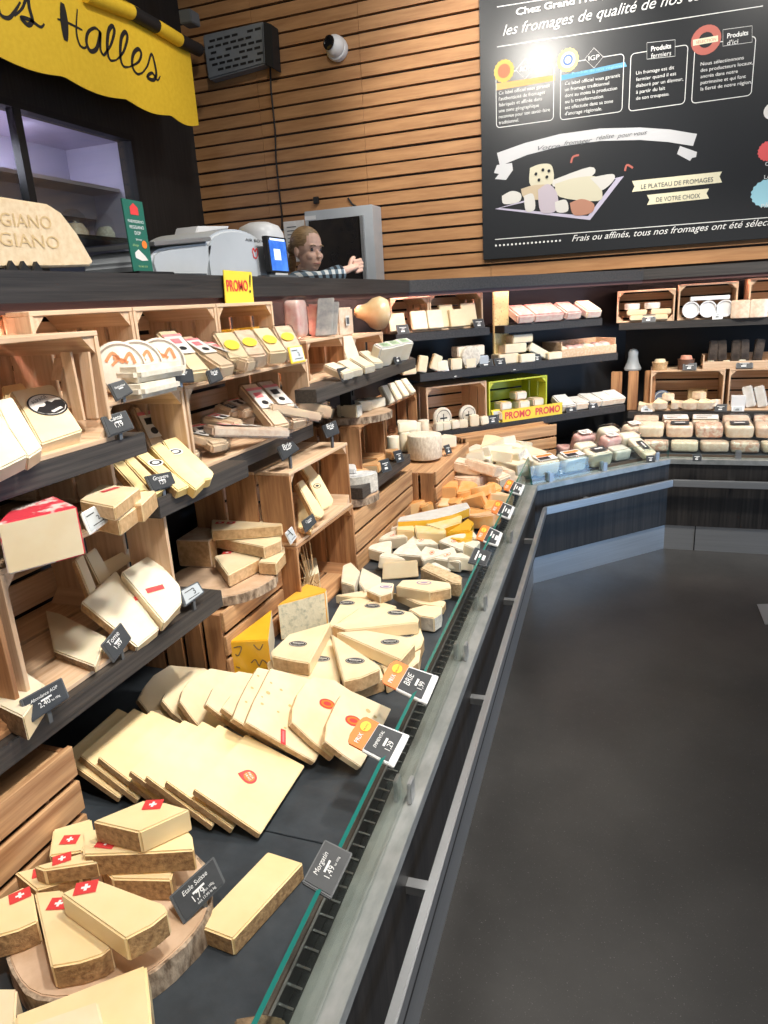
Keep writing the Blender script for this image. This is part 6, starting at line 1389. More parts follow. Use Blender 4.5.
# weighing machine: tray, body, drum-shaped printer housing
xm = -1.38
r = empty('weighing_machine', V((xm-.12, atx(210, 270, xm).y, ZT)), 'grey weighing machine with a drum-shaped housing on the worktop', 'scale')
q = [(152, 262), (154, 253), (160, 249), (170, 247), (208, 243), (213, 243), (208, 276), (156, 276)]
m = MB(); pts = [atx(x, y, xm) for x, y in q]
for a in pts: a.z = max(a.z, ZT+.001)
m.prism(pts, (-.26, 0, 0)); m.build('base', PLG, r, bevel=.008)
m = MB(); m.prism([atx(x, y, xm+.012) for x, y in ((154, 241.5), (211, 236.5), (211.5, 241), (155, 246))], (-.28, 0, 0)); m.build('weighing_tray', pm('tray_steel', (.60, .61, .62), rough=.3, metal=.8), r, bevel=.002)
cd, re = atx(240, 254, xm), None
ce = atx(240, 229.5, xm); Rr = (ce.z-cd.z); cy_ = cd.y; hw = abs(atx(270, 254, xm).y-atx(207, 254, xm).y)/2; cy_ = (atx(270, 254, xm).y+atx(207, 254, xm).y)/2
m = MB(); pts = [V((xm, cy_+hw*math.cos(a), cd.z+Rr*math.sin(a))) for a in [math.pi*k/20 for k in range(21)]]
pts += [V((xm, cy_-hw*1.0, ZT+.0015)), V((xm, cy_+hw*1.0, ZT+.0015))]
m.prism(pts, (-.27, 0, 0)); hs = m.build('housing', PLG, r, bevel=.010, seg=3)
yf = cy_+Rr*.9
xtext(r, 'AIR BOX', (245, 241), (263, 243), 3, xm, INK, .002, nm='maker_mark')
sh = [sh_line(crom([(-.02, .012), (-.01, .02), (0, .008), (.012, .02), (.02, .008), (.008, -.012), (-.012, -.012), (-.02, .012)], 4), .005, 0)]
decal(r, 'red_mark', sh, atx(255, 254, xm), (0, 1, 0), (0, 0, 1), [RED], .002)
m = MB(); m.prism([atx(x, y, xm-.2) for x, y in ((196, 234), (228, 229), (230, 226), (198, 226))], (-.10, 0, 0)); m.build('rear_cover', PLW, r, bevel=.004)
# touch screen
xs4 = -1.33
r = empty('touch_screen', V((xs4, atx(278, 276, xs4).y, ZT)), 'small screen with a blue display on the worktop, left of the person', 'screen')
q = [atx(x, y, xs4) for x, y in ((266, 235.5), (286, 238), (290, 273), (271, 272))]
m = MB(); m.prism(q, (-.02, 0, 0)); m.build('bezel', BLACK, r, bevel=.002)
cc = sum(q, V((0, 0, 0)))/4; q2 = [cc+(a-cc)*.84+V((.0015, 0, -.004)) for a in q]
m = MB(); m.prism(q2, (-.001, 0, 0)); m.build('display', pm('blue_display', (.02, .09, .38), (.05, .16, .55), (12, 12, 12), rough=.2, emit=1.0), r)
yd = (q[0]-q[3]).normalized(); W_ = (q[1]-q[0]).length
decal(r, 'display_window', [sh_rect(-W_*.25, -.02, W_*.08, .02, 0), sh_rect(-W_*.38, .05, W_*.36, .058, 0)], cc+V((.002, 0, 0)), (0, 1, 0), yd, [pm('display_white', (.5, .6, .9), emit=1.0)], .001)
m = MB(); c = (q[2]+q[3])/2; m.box((xs4-.035, c.y, ZT+.004), (.04, 0, 0), (0, .05, 0), (0, 0, .0035)); m.box((xs4-.04, c.y, ZT+.045), (.012, 0, .0), (0, .02, 0), (0.012, 0, .045)); m.build('stand', PLGD, r)
m = MB(); m.bx(-1.30, -1.25, atx(262, 276, -1.28).y, atx(292, 276, -1.28).y, ZT+.0005, ZT+.010); tag(m.build('keyboard', PLGD, bevel=.002), 'flat dark keyboard lying before the small screen on the worktop', 'keyboard')
# white dome appliance behind
xd_ = -1.78; c = atx(259, 226, xd_); m = MB(); h = c.z-.251
m.lathe((xd_, c.y, .251), (0, 0, 1), [(.12, 0), (.12, h-.09), (.115, h-.04), (.095, h-.005), (.05, h+.014), (0, h+.018)], 28); tag(m.build('white_canister', PLW), 'tall white round-topped canister standing behind the weighing machine', 'canister')
# yellow PROMO card hung on the worktop front
xp = -1.205
q = [atx(x, y, xp) for x, y in ((223.5, 270), (251.5, 272), (254, 303), (226, 303))]
m = MB(); m.prism(q, (-.003, 0, 0)); o = tag(m.build('promo_card', YELL, origin=q[3]), 'yellow PROMO card hung on the front of the worktop', 'sign')
cc = sum(q, V((0, 0, 0)))/4; W_ = (q[1]-q[0]).length; decal(o, 'lettering', [sh_text('PROMO', -W_*.07, -.012, w=W_*.76, h=.034, mi=0, align='C', bold=.02), sh_text('!', W_*.40, -.018, h=.06, mi=1, align='C', shear=.2)], cc, (0, 1, 0), (0, 0, 1), [RED, INK], .0015)

# awning on the left wall
xa_ = -3.30
top_y0, y_e = 2.0, atx(199, 127, xa_).y
zb = atx(199, 127, xa_).z
r = empty('yellow_awning', (xa_, 3.8, zb), 'yellow canvas awning with black script lettering above the lit recess', 'awning')
m = MB(); n_ = 96; sc = (5.283-3.40)/3.25
yv = lambda i: top_y0+(y_e-top_y0)*i/n_
x_pts = [atx(p_, 100, xa_).y for p_ in (63, 125, 171)]
z_top = atx(190, 47, xa_).z
lobes = [2.0, 2.62, 3.28]+[atx(63, 71, xa_).y, atx(126, 95, xa_).y, atx(171, 113, xa_).y, y_e]
def hem(y):
    for a, b in zip(lobes, lobes[1:]):
        if a <= y <= b:
            t_ = (y-a)/(b-a); return zb-.03*math.sin(math.pi*t_)+.012
    return zb
pf = [V((xa_, yv(i), hem(yv(i)))) for i in range(n_+1)]
m.prism([V((xa_, yv(i), z_top)) for i in range(n_+1)]+pf[::-1], (-.006, 0, 0)); m.build('valance', FAB, r)
m = MB(); m.prism([V((xa_-.004, top_y0, z_top)), V((xa_-.004, y_e, z_top)), V((WX+.01, y_e, z_top+.32)), V((WX+.01, top_y0, z_top+.32))], (0, 0, .006)); m.build('roof_cloth', FAB, r)
# pole with black and yellow rings
L0 = [(85, -6), (131, 12), (156, 26), (179, 40), (199, 50)]
xq = xa_+.03
for k, (a, b) in enumerate(zip(L0, L0[1:])):
    m = MB(); m.tube([atx(*a, xq), atx(*b, xq)], .045, 14); m.build('pole_ring', [FAB, BLACK, FAB, BLACK][k], r)
# script: strokes drawn as ribbons
def script(o, strokes, to3, wd, mat, nm):
    sh = []
    for s in strokes:
        p = crom(s[0], 6); n2 = len(p); w0, w1 = s[1]
        sh.append(sh_line(p, [wd*(w0+(w1-w0)*math.sin(math.pi*i/(n2-1))) for i in range(n2)], 0, random.uniform(0, .0006)))
    return decal(o, nm, sh, *to3, [mat], .003)
def lpx(p): q_ = atx(p[0], p[1], xa_); return (q_.y-y0_, q_.z-z0_)
o0 = atx(0, 60, xa_); y0_, z0_ = o0.y, o0.z
def strokes_px(lst): return [([lpx(p) for p in s], w_) for s, w_ in lst]
ST = [([(62, 3), (64, 22), (65.5, 41)], (1.6, 3.6)), ([(77, 9), (76, 30), (79, 44), (84, 48), (87, 45)], (.5, .9)), ([(57, 19), (66, 22), (76, 27), (82, 30)], (.5, .8)),
      ([(100, 33), (95, 28), (88, 32), (86, 42), (90, 51), (96, 49), (99, 38), (100, 32), (100, 48), (103, 55), (106, 53)], (.7, 1.5)),
      ([(103, 55), (110, 46), (114, 32), (112, 26), (108, 32), (107, 50), (110, 60), (116, 60)], (.5, 1.6)),
      ([(116, 60), (123, 52), (127, 38), (125, 32), (121, 38), (120, 56), (123, 66), (129, 67)], (.5, 1.6)),
      ([(129, 67), (138, 62), (141, 54), (138, 49), (133, 54), (132, 66), (137, 74), (143, 72)], (.5, 1.5)),
      ([(141, 74), (147, 66), (151, 54), (154, 62), (156, 74), (153, 80), (147, 77), (152, 73), (157, 80), (160, 76)], (.5, 1.4)),
      ([(-3, -2), (0, 14), (8, 18), (14, 12), (20, 2)], (.6, 1.2)), ([(14, 16), (22, 8), (27, -4), (29, 8), (32, 20), (28, 25), (21, 18), (30, 20), (40, 27), (44, 24)], (.6, 1.5))]
script(r, strokes_px(ST), (o0, (0, 1, 0), (0, 0, 1)), .017, INK, 'script_lettering')

# vent unit, speaker, camera, cable, oven front on the back wall
yv_ = 5.72
r = empty('vent_unit', aty(235, 60, yv_), 'grey slotted vent unit mounted high in the corner of the pine wall', 'vent')
q = [aty(x, y, yv_) for x, y in ((202, 35), (263, 21), (265, 64), (208, 80))]
m = MB(); m.prism(q, (0, .112, 0)); m.build('casing', PLGD if False else pm('unit_grey', (.20, .215, .23), (.16, .17, .18), (5, 5, 5), rough=.5), r, bevel=.012)
xd = (q[1]-q[0]+q[2]-q[3]).normalized(); yd = (q[0]-q[3]).normalized(); cc = sum(q, V((0, 0, 0)))/4; W_, H_ = (q[1]-q[0]).length, (q[0]-q[3]).length
sh = []
for i in range(7):
    for j in range(6):
        if (i*5+j*3) % 7 == 0: continue
        a = -W_*.42+i*W_*.125+(.02 if j % 2 else 0); b = -H_*.36+j*H_*.13; sh.append(sh_rect(a, b, a+W_*.095, b+H_*.055, 0))
decal(r, 'slots', sh, cc, xd, (0, 0, 1), [BLACK], .002)
m = MB(); m.prism([aty(x, y, yv_-.02) for x, y in ((263, 21), (271, 24), (274, 69), (265, 64))], (0, .125, 0)); m.build('end_cap', BLACK, r, bevel=.004)
m = MB(); m.prism([aty(x, y, 5.3) for x, y in ((178, 10), (190, 8), (192, 22), (180, 24))], (0, .12, 0)); tag(m.build('small_speaker', PLGD, bevel=.006), 'small dark box speaker high in the corner above the awning end', 'speaker')
cq_ = aty(335, 46, WALL_Y-.07); r = empty('dome_camera', V((cq_.x, WALL_Y-.012, cq_.z)), 'white dome security camera with a black lens on the pine wall', 'camera')
m = MB(); m.lathe((cq_.x, WALL_Y-.013, cq_.z-.01), (0, -1, 0), [(.085, 0), (.088, .03), (.08, .05), (.06, .055)], 28); m.build('base', PLW, r)
m = MB(); R = .078; c2 = cq_+V((0, .0, .0))
dirn = V((-.30, -.9, .12)).normalized()
m.lathe(c2, dirn, [(R*math.cos(a), R*math.sin(a)) for a in [math.pi/2*(k-6)/7 for k in range(13)]], 28); m.build('dome', PLW, r)
m = MB(); m.lathe(c2+dirn*R*.88, dirn, [(.052, 0), (.05, .012), (.034, .018), (.030, .012), (0, .013)], 24); m.build('lens', pm('lens_black', (.01, .01, .012), rough=.12), r)
m = MB(); yy = WALL_Y-.02; m.tube([aty(x, y, yy) for x, y in ((270, 66), (271, 90), (275, 130), (276, 160), (279, 190), (282, 215), (282, 236))], .007, 8); tag(m.build('cable', BLACK), 'thin black cable hanging down the pine wall from the vent unit', 'cable')
m = MB(); m.tube([aty(x, y, yy) for x, y in ((348, 198), (352, 204), (360, 209), (370, 211), (371, 216))], .008, 8); tag(m.build('cable', BLACK), 'short black cable above the corner of the dark glazed door', 'cable')
m = MB(); m.bx(*sorted((aty(314, 200, yy).x, aty(319, 200, yy).x)), WALL_Y-.04, WALL_Y-.013, aty(316, 204, yy).z, aty(316, 197, yy).z); tag(m.build('wall_bracket', BLACK, bevel=.003), 'small black bracket on the pine wall above the person', 'bracket')
yo = 5.62
r = empty('glazed_cabinet', V((aty(340, 280, yo).x, yo, .25)), 'grey-framed cabinet with a dark glass door behind the person', 'cabinet')
q = [aty(x, y, yo) for x, y in ((304, 210), (372, 206), (373, 284), (305, 284))]
xl_, xr_, zt_ = q[0].x, q[1].x, (q[0].z+q[1].z)/2
m = MB(); m.bx(xl_, xr_, yo, yo+.21, .251, zt_); m.build('body', PLG, r, bevel=.004)
m = MB(); gx0, gx1, gz1 = aty(309, 220, yo).x, aty(360, 218, yo).x, aty(330, 219, yo).z; m.bx(gx0, gx1, yo-.012, yo-.001, .45, gz1); m.build('glass_door', pm('dark_glass', (.012, .012, .014), (.03, .024, .02), (3, 3, 3), rough=.12, spec=.6), r)
m = MB(); m.bx(aty(361, 220, yo).x, aty(364, 220, yo).x, yo-.03, yo-.002, .45, gz1); m.build('door_handle', STEEL, r)
m = MB(); m.bx(aty(305, 220, yo).x, aty(316, 220, yo).x, yo-.003, yo-.0005, aty(310, 220, yo).z, aty(310, 216, yo).z); m.build('label', PLW, r)
xn0, xn1 = aty(283, 222, yy).x, aty(304, 222, yy).x
m = MB(); m.bx(xn0, xn1, WALL_Y-.016, WALL_Y-.0125, aty(292, 262, yy).z, aty(292, 221, yy).z); o = tag(m.build('paper_notice', OFFW), 'white paper notice pinned to the pine wall behind the person', 'notice')
decal(o, 'lettering', [sh_rect(-.07, .10-.03*k, .02+.012*(k % 3), .108-.03*k, 0) for k in range(6)], ((xn0+xn1)/2, WALL_Y-.016, aty(292, 240, yy).z), (1, 0, 0), (0, 0, 1), [PLGD], .001)
# things in the lit recess
G = 'clear domed packs in the lit recess'
for k, (px, py, s) in enumerate([(75, 231, 1.0), (108, 237, 1.1), (60, 228, .8)]):
    pass
zsh = zs+.0005
bz = atx(110, 240, WX-.3).z
m = MB(); m.bx(WX-D+.02, WX-.14, w_y0+.01, w_y1-.01, bz-.03, bz); tag(m.build('cold_cabinet_shelf', BLACK), 'dark lower shelf in the lit recess, carrying the clear packs', 'shelf')
for k, (px, R) in enumerate([(76, .17), (108, .16), (50, .14)]):
    c = atx(px, 236, WX-.36); R *= .62; r = empty('domed_pack', (WX-.36, c.y, bz+.001), ['clear domed pack in the lit recess, left of the round one', 'round clear domed pack in the lit recess, behind the leaflet', 'clear domed pack in the lit recess, behind the engraved board'][k], 'pack', G)
    m = MB(); m.lathe((WX-.36, c.y, bz+.002), (0, 0, 1), [(R*.9, 0), (R*.9, .05), (R*.6, .10), (0, .11)], 20); m.build('content', [RINDP, RINDG, RINDL][k], r)
    m = MB(); m.lathe((WX-.36, c.y, bz+.001), (0, 0, 1), [(R, 0.0), (R*.98, .08), (R*.8, .16), (R*.4, .20), (0, .21)], 24); m.build('plastic_dome', FILM, r)

# ------------------------------------------------------------------ chalk board with the printed menu
YB = WALL_Y-.05
bx0, bz0 = aty(483, 260, YB).x, aty(483, 260, YB).z
r = empty('menu_board', ((bx0+1.1), YB, bz0), 'big black printed menu board with white lettering on the pine wall', 'board')
BRD = pm('board_black', (.016, .018, .021), rough=.26, spec=.5)
m = MB(); m.bx(bx0, bx0+2.9, YB, YB+.03, bz0, 4.3); m.build('panel', BRD, r, bevel=.003)
def wpt(p): q_ = aty(p[0], p[1], YB); return (q_.x-bx0, q_.z-bz0)
def wtext(s, p0, p1, hpx, mat, shear=0, nm='lettering', bold=0):
    a, b = wpt(p0), wpt(p1); h = wpt((p0[0], p0[1]-hpx))[1]-a[1]
    return decal(r, nm, [sh_text(s, a[0], a[1], w=b[0]-a[0], h=h, shear=shear, bold=bold)], (bx0, YB, bz0), (1, 0, 0), (0, 0, 1), [mat], .0040)
W1 = CHALK
wtext('Chez Grand Frais, votre fromager', (516, 15.5), (690, -14), 7, W1, bold=.025)
wtext('les fromages de qualité de nos terroirs', (503, 36), (739, 0), 11, W1, .35)
def wline(pts, wpx=.6, mat=W1, closed=False, nm='rule'):
    return decal(r, nm, [sh_line([wpt(p) for p in pts], wpx*.0085, 0, 0, closed)], (bx0, YB, bz0), (1, 0, 0), (0, 0, 1), [mat], .0014)
def wpoly(pts, mat, lift=.0012, nm='print'):
    return decal(r, nm, [sh_poly([wpt(p) for p in pts])], (bx0, YB, bz0), (1, 0, 0), (0, 0, 1), [mat], lift)
def well(cx_, cy_, rpx, mat, lift=.0016, ry=1, nm='emblem', n=24, ser=0):
    c = wpt((cx_, cy_)); R = rpx*.00835
    pts = [(c[0]+R*(1+(ser if k % 2 else 0))*math.cos(2*math.pi*k/n), c[1]+R*ry*(1+(ser if k % 2 else 0))*math.sin(2*math.pi*k/n)) for k in range(n)]
    return decal(r, nm, [sh_poly(pts)], (bx0, YB, bz0), (1, 0, 0), (0, 0, 1), [mat], lift)
wline([(497, 47), (763, 6)]); wline([(497, 7), (560, -3)])
def wbox(x0, y0, x1, y1, sl):
    # slanted with the wall's perspective: corners given at left, right edge shifted by sl
    p = [(x0, y0), (x1, y0+sl), (x1, y1+sl), (x0, y1)]
    c_ = [wpt(a) for a in p]; rr_ = .025; out = []
    xm_, xM = c_[0][0], c_[1][0]; zm_, zM = c_[3][1], c_[0][1]
    for (cx_, cz_, a0) in ((xM-rr_, zM-rr_, 0), (xm_+rr_, zM-rr_, 90), (xm_+rr_, zm_+rr_, 180), (xM-rr_, zm_+rr_, 270)):
        out += [(cx_+rr_*math.cos(rad(a0+t_)), cz_+rr_*math.sin(rad(a0+t_))) for t_ in (0, 22, 45, 68, 90)]
    decal(r, 'box_rule', [sh_line(out, .0045, 0, 0, True)], (bx0, YB, bz0), (1, 0, 0), (0, 0, 1), [W1], .0014)
wbox(496, 74, 554, 128, -9); wbox(561, 64, 624, 120, -9); wbox(631, 54, 688, 111, -8); wbox(695, 46, 756, 103, -10)
def para(lines, x, y, dy, sl):
    for k, (s, w_) in enumerate(lines): wtext(s, (x, y+k*dy), (x+w_, y+k*dy+sl*w_/50), 3.6, W1)
para([('Ce label officiel vous garantit', 51), ("l'authenticité de fromages", 46), ('fabriqués et affinés dans', 43), ('une zone géographique', 40), ('reconnue pour son savoir-faire', 51), ('traditionnel.', 20)], 499, 95, 5.9, -7)
para([('Ce label officiel vous garantit', 55), ('un fromage traditionnel', 44), ('dont au moins la production', 52), ('ou la transformation', 38), ('est effectuée dans sa zone', 48), ("d'ancrage régionale.", 37)], 565, 85.5, 6, -7)
para([('Un fromage est dit', 38), ('fermier quand il est', 40), ('élaboré par un éleveur,', 47), ('à partir du lait', 29), ('de son troupeau.', 33)], 636, 75, 6.3, -6)
para([('Nous sélectionnons', 43), ('des producteurs locaux,', 52), ('ancrés dans notre', 37), ('patrimoine et qui font', 45), ('la fierté de notre région.', 51)], 700.5, 66, 6.2, -6)
wpoly([(496, 90.5), (555, 80.5), (555, 75), (496, 83.5)], pm('orange_ribbon', (.66, .38, .14), rough=.6)); wpoly([(561, 80.5), (627, 66.5), (625, 62), (561, 75.5)], pm('blue_ribbon', (.10, .32, .52), rough=.6))
wtext('Produit de nos régions', (572, 75), (622, 65.5), 2.6, pm('ribbon_text', (.3, .6, .8), rough=.6))
well(504, 71, 8.5, pm('gold', (.62, .42, .10), rough=.6), n=32, ser=.06); well(504, 71, 5.5, pm('red_seal', (.80, .16, .08), rough=.6), .0022)
well(568, 60, 8.5, pm('yellow_seal', (.85, .72, .25), rough=.6), n=32, ser=.06); well(568, 60, 6, OFFW, .0022); well(568, 60, 4.2, pm('blue_seal', (.10, .18, .55), rough=.6), .0027); well(568, 60, 2.6, OFFW, .0031)
def dia(cx_, cy_, s_, txt):
    wpoly([(cx_-s_, cy_+1), (cx_, cy_-s_*1.1), (cx_+s_, cy_-1), (cx_, cy_+s_*1.1)], BRD, .0018); wline([(cx_-s_, cy_+1), (cx_, cy_-s_*1.1), (cx_+s_, cy_-1), (cx_, cy_+s_*1.1)], .6, W1, True); wtext(txt, (cx_-s_*.6, cy_+3), (cx_+s_*.6, cy_+1.6), 5, W1)
for dd in ((525, 69, 9, 'AOP'), (594, 58, 9, 'IGP')): dia(*dd)
def plate(x0, y0, x1, y1, sl, t1, t2):
    wpoly([(x0, y0), (x1, y0+sl), (x1, y1+sl), (x0, y1)], BRD, .0018); wline([(x0, y0), (x1, y0+sl), (x1, y1+sl), (x0, y1)], .6, W1, True)
    wtext(t1, (x0+4, y0+8.5), (x1-4, y0+8.5+sl*.8), 5, W1, bold=.02); wtext(t2, (x0+4, y0+15.5), (x1-(4 if len(t2) > 5 else 14), y0+15.5+sl*.8), 5, W1)
plate(647, 43, 675, 59, -3, 'Produits', 'fermiers'); plate(723, 30, 752, 46, -4, 'Produits', "d'ici")
CORAL = pm('coral_seal', (.46, .12, .09), rough=.6)
well(706, 40, 11, CORAL, ry=.95); well(706, 40, 5.5, BRD, .0022); wpoly([(693, 46), (718, 41.5), (718, 35.5), (693, 40)], CREAMB, .0027); wtext('SÉLECTION', (696, 44), (716, 40), 3, CORAL)
# arched banner
arc_t = [(497, 153), (525, 143), (560, 134), (600, 128.5), (640, 127.5), (670, 129.5), (697, 134)]; arc_b = [(693, 146), (668, 142), (640, 140), (600, 141), (560, 146.5), (527, 155), (500, 166)]
BNR = pm('banner_white', (.55, .55, .56), rough=.6)
wpoly(arc_t+arc_b, BNR, .0016); wpoly([(497, 165), (512, 163), (513, 170), (506, 180), (495, 179), (499, 174), (494, 173)], BNR, .0014); wpoly([(680, 146), (697, 152), (696, 157), (692, 158), (690, 161), (677, 154)], BNR, .0014)
for s, a, b in (('Votre', (538, 150.5), (560, 146)), ('fromager', (564, 145.5), (592, 140.5)), ('réalise', (596, 140), (614, 138)), ('pour vous', (617, 138), (647, 137))): wtext(s, a, b, 4.5, PLGD, .4)
wline(crom([(507, 158), (512, 155), (514, 158), (520, 153), (524, 152)], 4), .4, PLGD); wline(crom([(662, 137), (670, 133), (673, 136), (668, 138), (680, 137), (684, 139)], 4), .4, PLGD)
for rot in ((576, 159, -1), (630, 167, 1)):
    x, y, s_ = rot; wline(crom([(x-5, y-5*s_*0+4), (x-3, y-2), (x+3, y-4 if s_ < 0 else y+1)], 4), 1.6, CORAL)
# drawn cheese platter: plain shapes
wpoly([(495, 209), (530, 199), (624, 176), (590, 220)], pm('platter_lilac', (.50, .46, .58), rough=.6), .0014); wpoly([(500, 208), (530, 201), (616, 179), (588, 216)], BRD, .0018)
CD = [pm('print_cream', (.58, .54, .40), rough=.6), pm('print_pale', (.60, .58, .54), rough=.6), pm('print_tan', (.50, .40, .27), rough=.6), pm('print_lilac', (.46, .40, .45), rough=.6), pm('print_rust', (.42, .20, .13), rough=.6)]
for k, (pts, mi) in enumerate([([(530, 168), (541, 164), (552, 166), (552, 184), (531, 186)], 0), ([(521, 189), (535, 185), (550, 186), (552, 198), (526, 199)], 2), ([(553, 180), (590, 167), (592, 176), (556, 187)], 1), ([(555, 184), (575, 178), (598, 177), (602, 190), (598, 201), (560, 197)], 0), ([(590, 178), (612, 174), (614, 180), (603, 190), (598, 186)], 1), ([(502, 196), (512, 191), (521, 194), (519, 202), (504, 204)], 1), ([(524, 196), (533, 194), (535, 209), (526, 211)], 1), ([(538, 190), (548, 184), (557, 193), (557, 210), (541, 212)], 3), ([(555, 202), (566, 200), (568, 211), (557, 212)], 1), ([(570, 203), (582, 199), (594, 204), (591, 213), (574, 215)], 4)]):
    wpoly(crom(pts+pts[:1], 4)[:-1], CD[mi], .0020+k*.0003)
for hx, hy in ((536, 174), (543, 170), (547, 177), (539, 180), (549, 171)): well(hx, hy, 1.3, BRD, .006)
for (x0, y0, x1, y1, sl, s) in ((632, 181, 722, 192, -9.5, 'LE PLATEAU DE FROMAGES'), (647, 195, 709, 205, -6.5, 'DE VOTRE CHOIX')):
    wpoly([(x0, y0), (x1, y0+sl), (x1-2.5, y0+sl+5), (x1, y1+sl), (x0, y1), (x0+2.5, (y0+y1)/2)], CREAMB, .0016); wtext(s, (x0+9, y1-3), (x1-9, y1-3+sl*.82), 4.6, PLGD)
wline([(495, 239.5), (768, 217.5), (820, 213.3)]); wtext('Frais ou affinés, tous nos fromages ont été sélectionnés', (572, 241.5), (800, 222), 6.5, W1, .35)
for k in range(17): well(496+k*4, 245.6-k*.31, .95, W1, n=8, nm='dot')
well(768, 151, 7, pm('red_badge', (.75, .10, .10), rough=.6), n=36, ser=.10); well(768, 193, 12, pm('blue_badge', (.35, .66, .76), rough=.6), n=36, ser=.08, ry=.85); well(772, 111, 6, OFFW)
wtext('LAIT', (764, 179), (776, 177.5), 4, W1); wtext('PÂTE', (761, 208), (776, 206.5), 4, W1); wtext('CRU', (765, 166), (777, 165), 4, W1)

# small steel plate set in the floor at the right picture edge
q = [at(x, y, .004) for x, y in ((757, 604), (790, 603), (795, 624), (765, 624))]
m = MB(); m.prism(q, (0, 0, -.0035)); tag(m.build('floor_plate', STEEL, bevel=.001), 'small steel cover plate on the floor at the right picture edge', 'plate')

# ------------------------------------------------------------------ the person behind the worktop
def skin_mesh(verts, edges, radii, levels=2, root=0):
    me = bpy.data.meshes.new('sk'); me.from_pydata([tuple(v) for v in verts], edges, []); o = bpy.data.objects.new('sk', me); COL.objects.link(o)
    md = o.modifiers.new('s', 'SKIN'); md.use_smooth_shade = True
    for i, rr_ in enumerate(radii):
        d = me.skin_vertices[0].data[i]; d.radius = (rr_, rr_) if not isinstance(rr_, tuple) else rr_; d.use_root = (i == root)
    sb = o.modifiers.new('b', 'SUBSURF'); sb.levels = levels
    bpy.context.view_layer.update(); dg = bpy.context.evaluated_depsgraph_get()
    me2 = bpy.data.meshes.new_from_object(o.evaluated_get(dg)); bpy.data.objects.remove(o); bpy.data.meshes.remove(me); return me2
PX, PY = -1.76, 3.75
HC = atx(308, 249, PX); 
yy_h = aty(308, 250, PY); HX, HZ = yy_h.x, yy_h.z
FZ = .25
fac = V((.88, -.42, -.12)).normalized()      # where the head looks
def to(px, py, y): return aty(px, py, y)
neck = V((HX-.045, PY+.03, HZ-.155)); chest = V((HX-.075, PY+.05, HZ-.34)); pel = V((HX-.16, PY+.10, FZ+.88))
shR = V((HX-.03, PY-.13, HZ-.225)); shL = V((HX-.09, PY+.21, HZ-.225))
hand = to(352, 268, 3.62); elb = to(322, 279, 3.50); wr = to(346, 270, 3.58)
elb.z -= .012
shR.z = HZ-.165; shL.z = HZ-.165; chest.z = HZ-.30
vb = [pel, (pel+chest)/2, chest, V((neck.x, neck.y, neck.z-.06)), shR, elb, wr, shL, V((shL.x+.03, shL.y+.05, shL.z-.28)), V((shL.x+.22, shL.y-.05, shL.z-.36)),
      pel+V((.0, -.10, -.06)), pel+V((.04, -.11, -.44)), pel+V((.0, -.11, -.84)), pel+V((.13, -.12, -.86)), pel+V((0, .10, -.06)), pel+V((.02, .11, -.44)), pel+V((-.02, .11, -.84)), pel+V((.11, .13, -.86))]
eb = [(0, 1), (1, 2), (2, 3), (2, 4), (4, 5), (5, 6), (2, 7), (7, 8), (8, 9), (0, 10), (10, 11), (11, 12), (12, 13), (0, 14), (14, 15), (15, 16), (16, 17)]
rb = [.15, .125, .135, .062, .070, .052, .046, .070, .056, .046, .10, .062, .045, .035, .10, .062, .045, .035]
cloth_me = skin_mesh(vb, eb, rb)
# head, neck, hands: one continuous skin surface with the body core
up_h = V((0.04, 0, 1)); sd = fac.cross(up_h).normalized(); up_h = sd.cross(fac).normalized()
def hp(f, s, u): return V((HX, PY, HZ))+fac*f+sd*s+up_h*u
bmh = bmesh.new()
def ell(c, rf, rs, ru, seg=20):
    M = Matrix((fac*rf, sd*rs, up_h*ru)).transposed().to_4x4(); M.translation = c; bmesh.ops.create_uvsphere(bmh, u_segments=seg, v_segments=seg//2+2, radius=1, matrix=M)
ell(hp(-.012, 0, .025), .094, .074, .090); ell(hp(.022, 0, -.045), .066, .058, .066); ell(hp(.054, 0, -.086), .024, .026, .020); ell(hp(.086, 0, -.018), .013, .010, .020); ell(hp(.094, 0, -.032), .012, .012, .009)
ell(hp(.070, 0, .026), .014, .046, .010); ell(hp(.074, 0, -.060), .018, .024, .007); ell(hp(.072, 0, -.072), .017, .021, .008); ell(hp(.055, .034, -.03), .026, .02, .022); ell(hp(.055, -.034, -.03), .026, .02, .022)
for s_ in (1, -1): ell(hp(-.012, s_*.074, -.012), .018, .009, .030)
hm = bpy.data.meshes.new('h'); bmh.to_mesh(hm); bmh.free()
fd = (hand-wr).normalized()
palm = wr+fd*.055; pn = fd.cross(V((0, 0, 1))).normalized(); pu = pn.cross(fd)
hv = [wr-fd*.04, wr, wr+fd*.03, palm+fd*.03]; he = [(0, 1), (1, 2), (2, 3)]; hr = [.022, .024, (.030, .018), (.036, .016)]
core = skin_mesh([pel, chest, neck+V((0, 0, -.02)), hp(-.02, 0, -.06), shR, elb, wr, shL, vb[8], vb[9], vb[9]+V((.10, -.03, .02)), vb[10], vb[11], vb[12], vb[14], vb[15], vb[16]], [(0, 1), (1, 2), (2, 3), (1, 4), (4, 5), (5, 6), (1, 7), (7, 8), (8, 9), (9, 10), (0, 11), (11, 12), (12, 13), (0, 14), (14, 15), (15, 16)], [.13, .10, .052, .050, .05, .038, .026, .05, .036, .026, .026, .08, .05, .04, .08, .05, .04])
parts = [hm, core, skin_mesh(hv, he, hr, 2)]
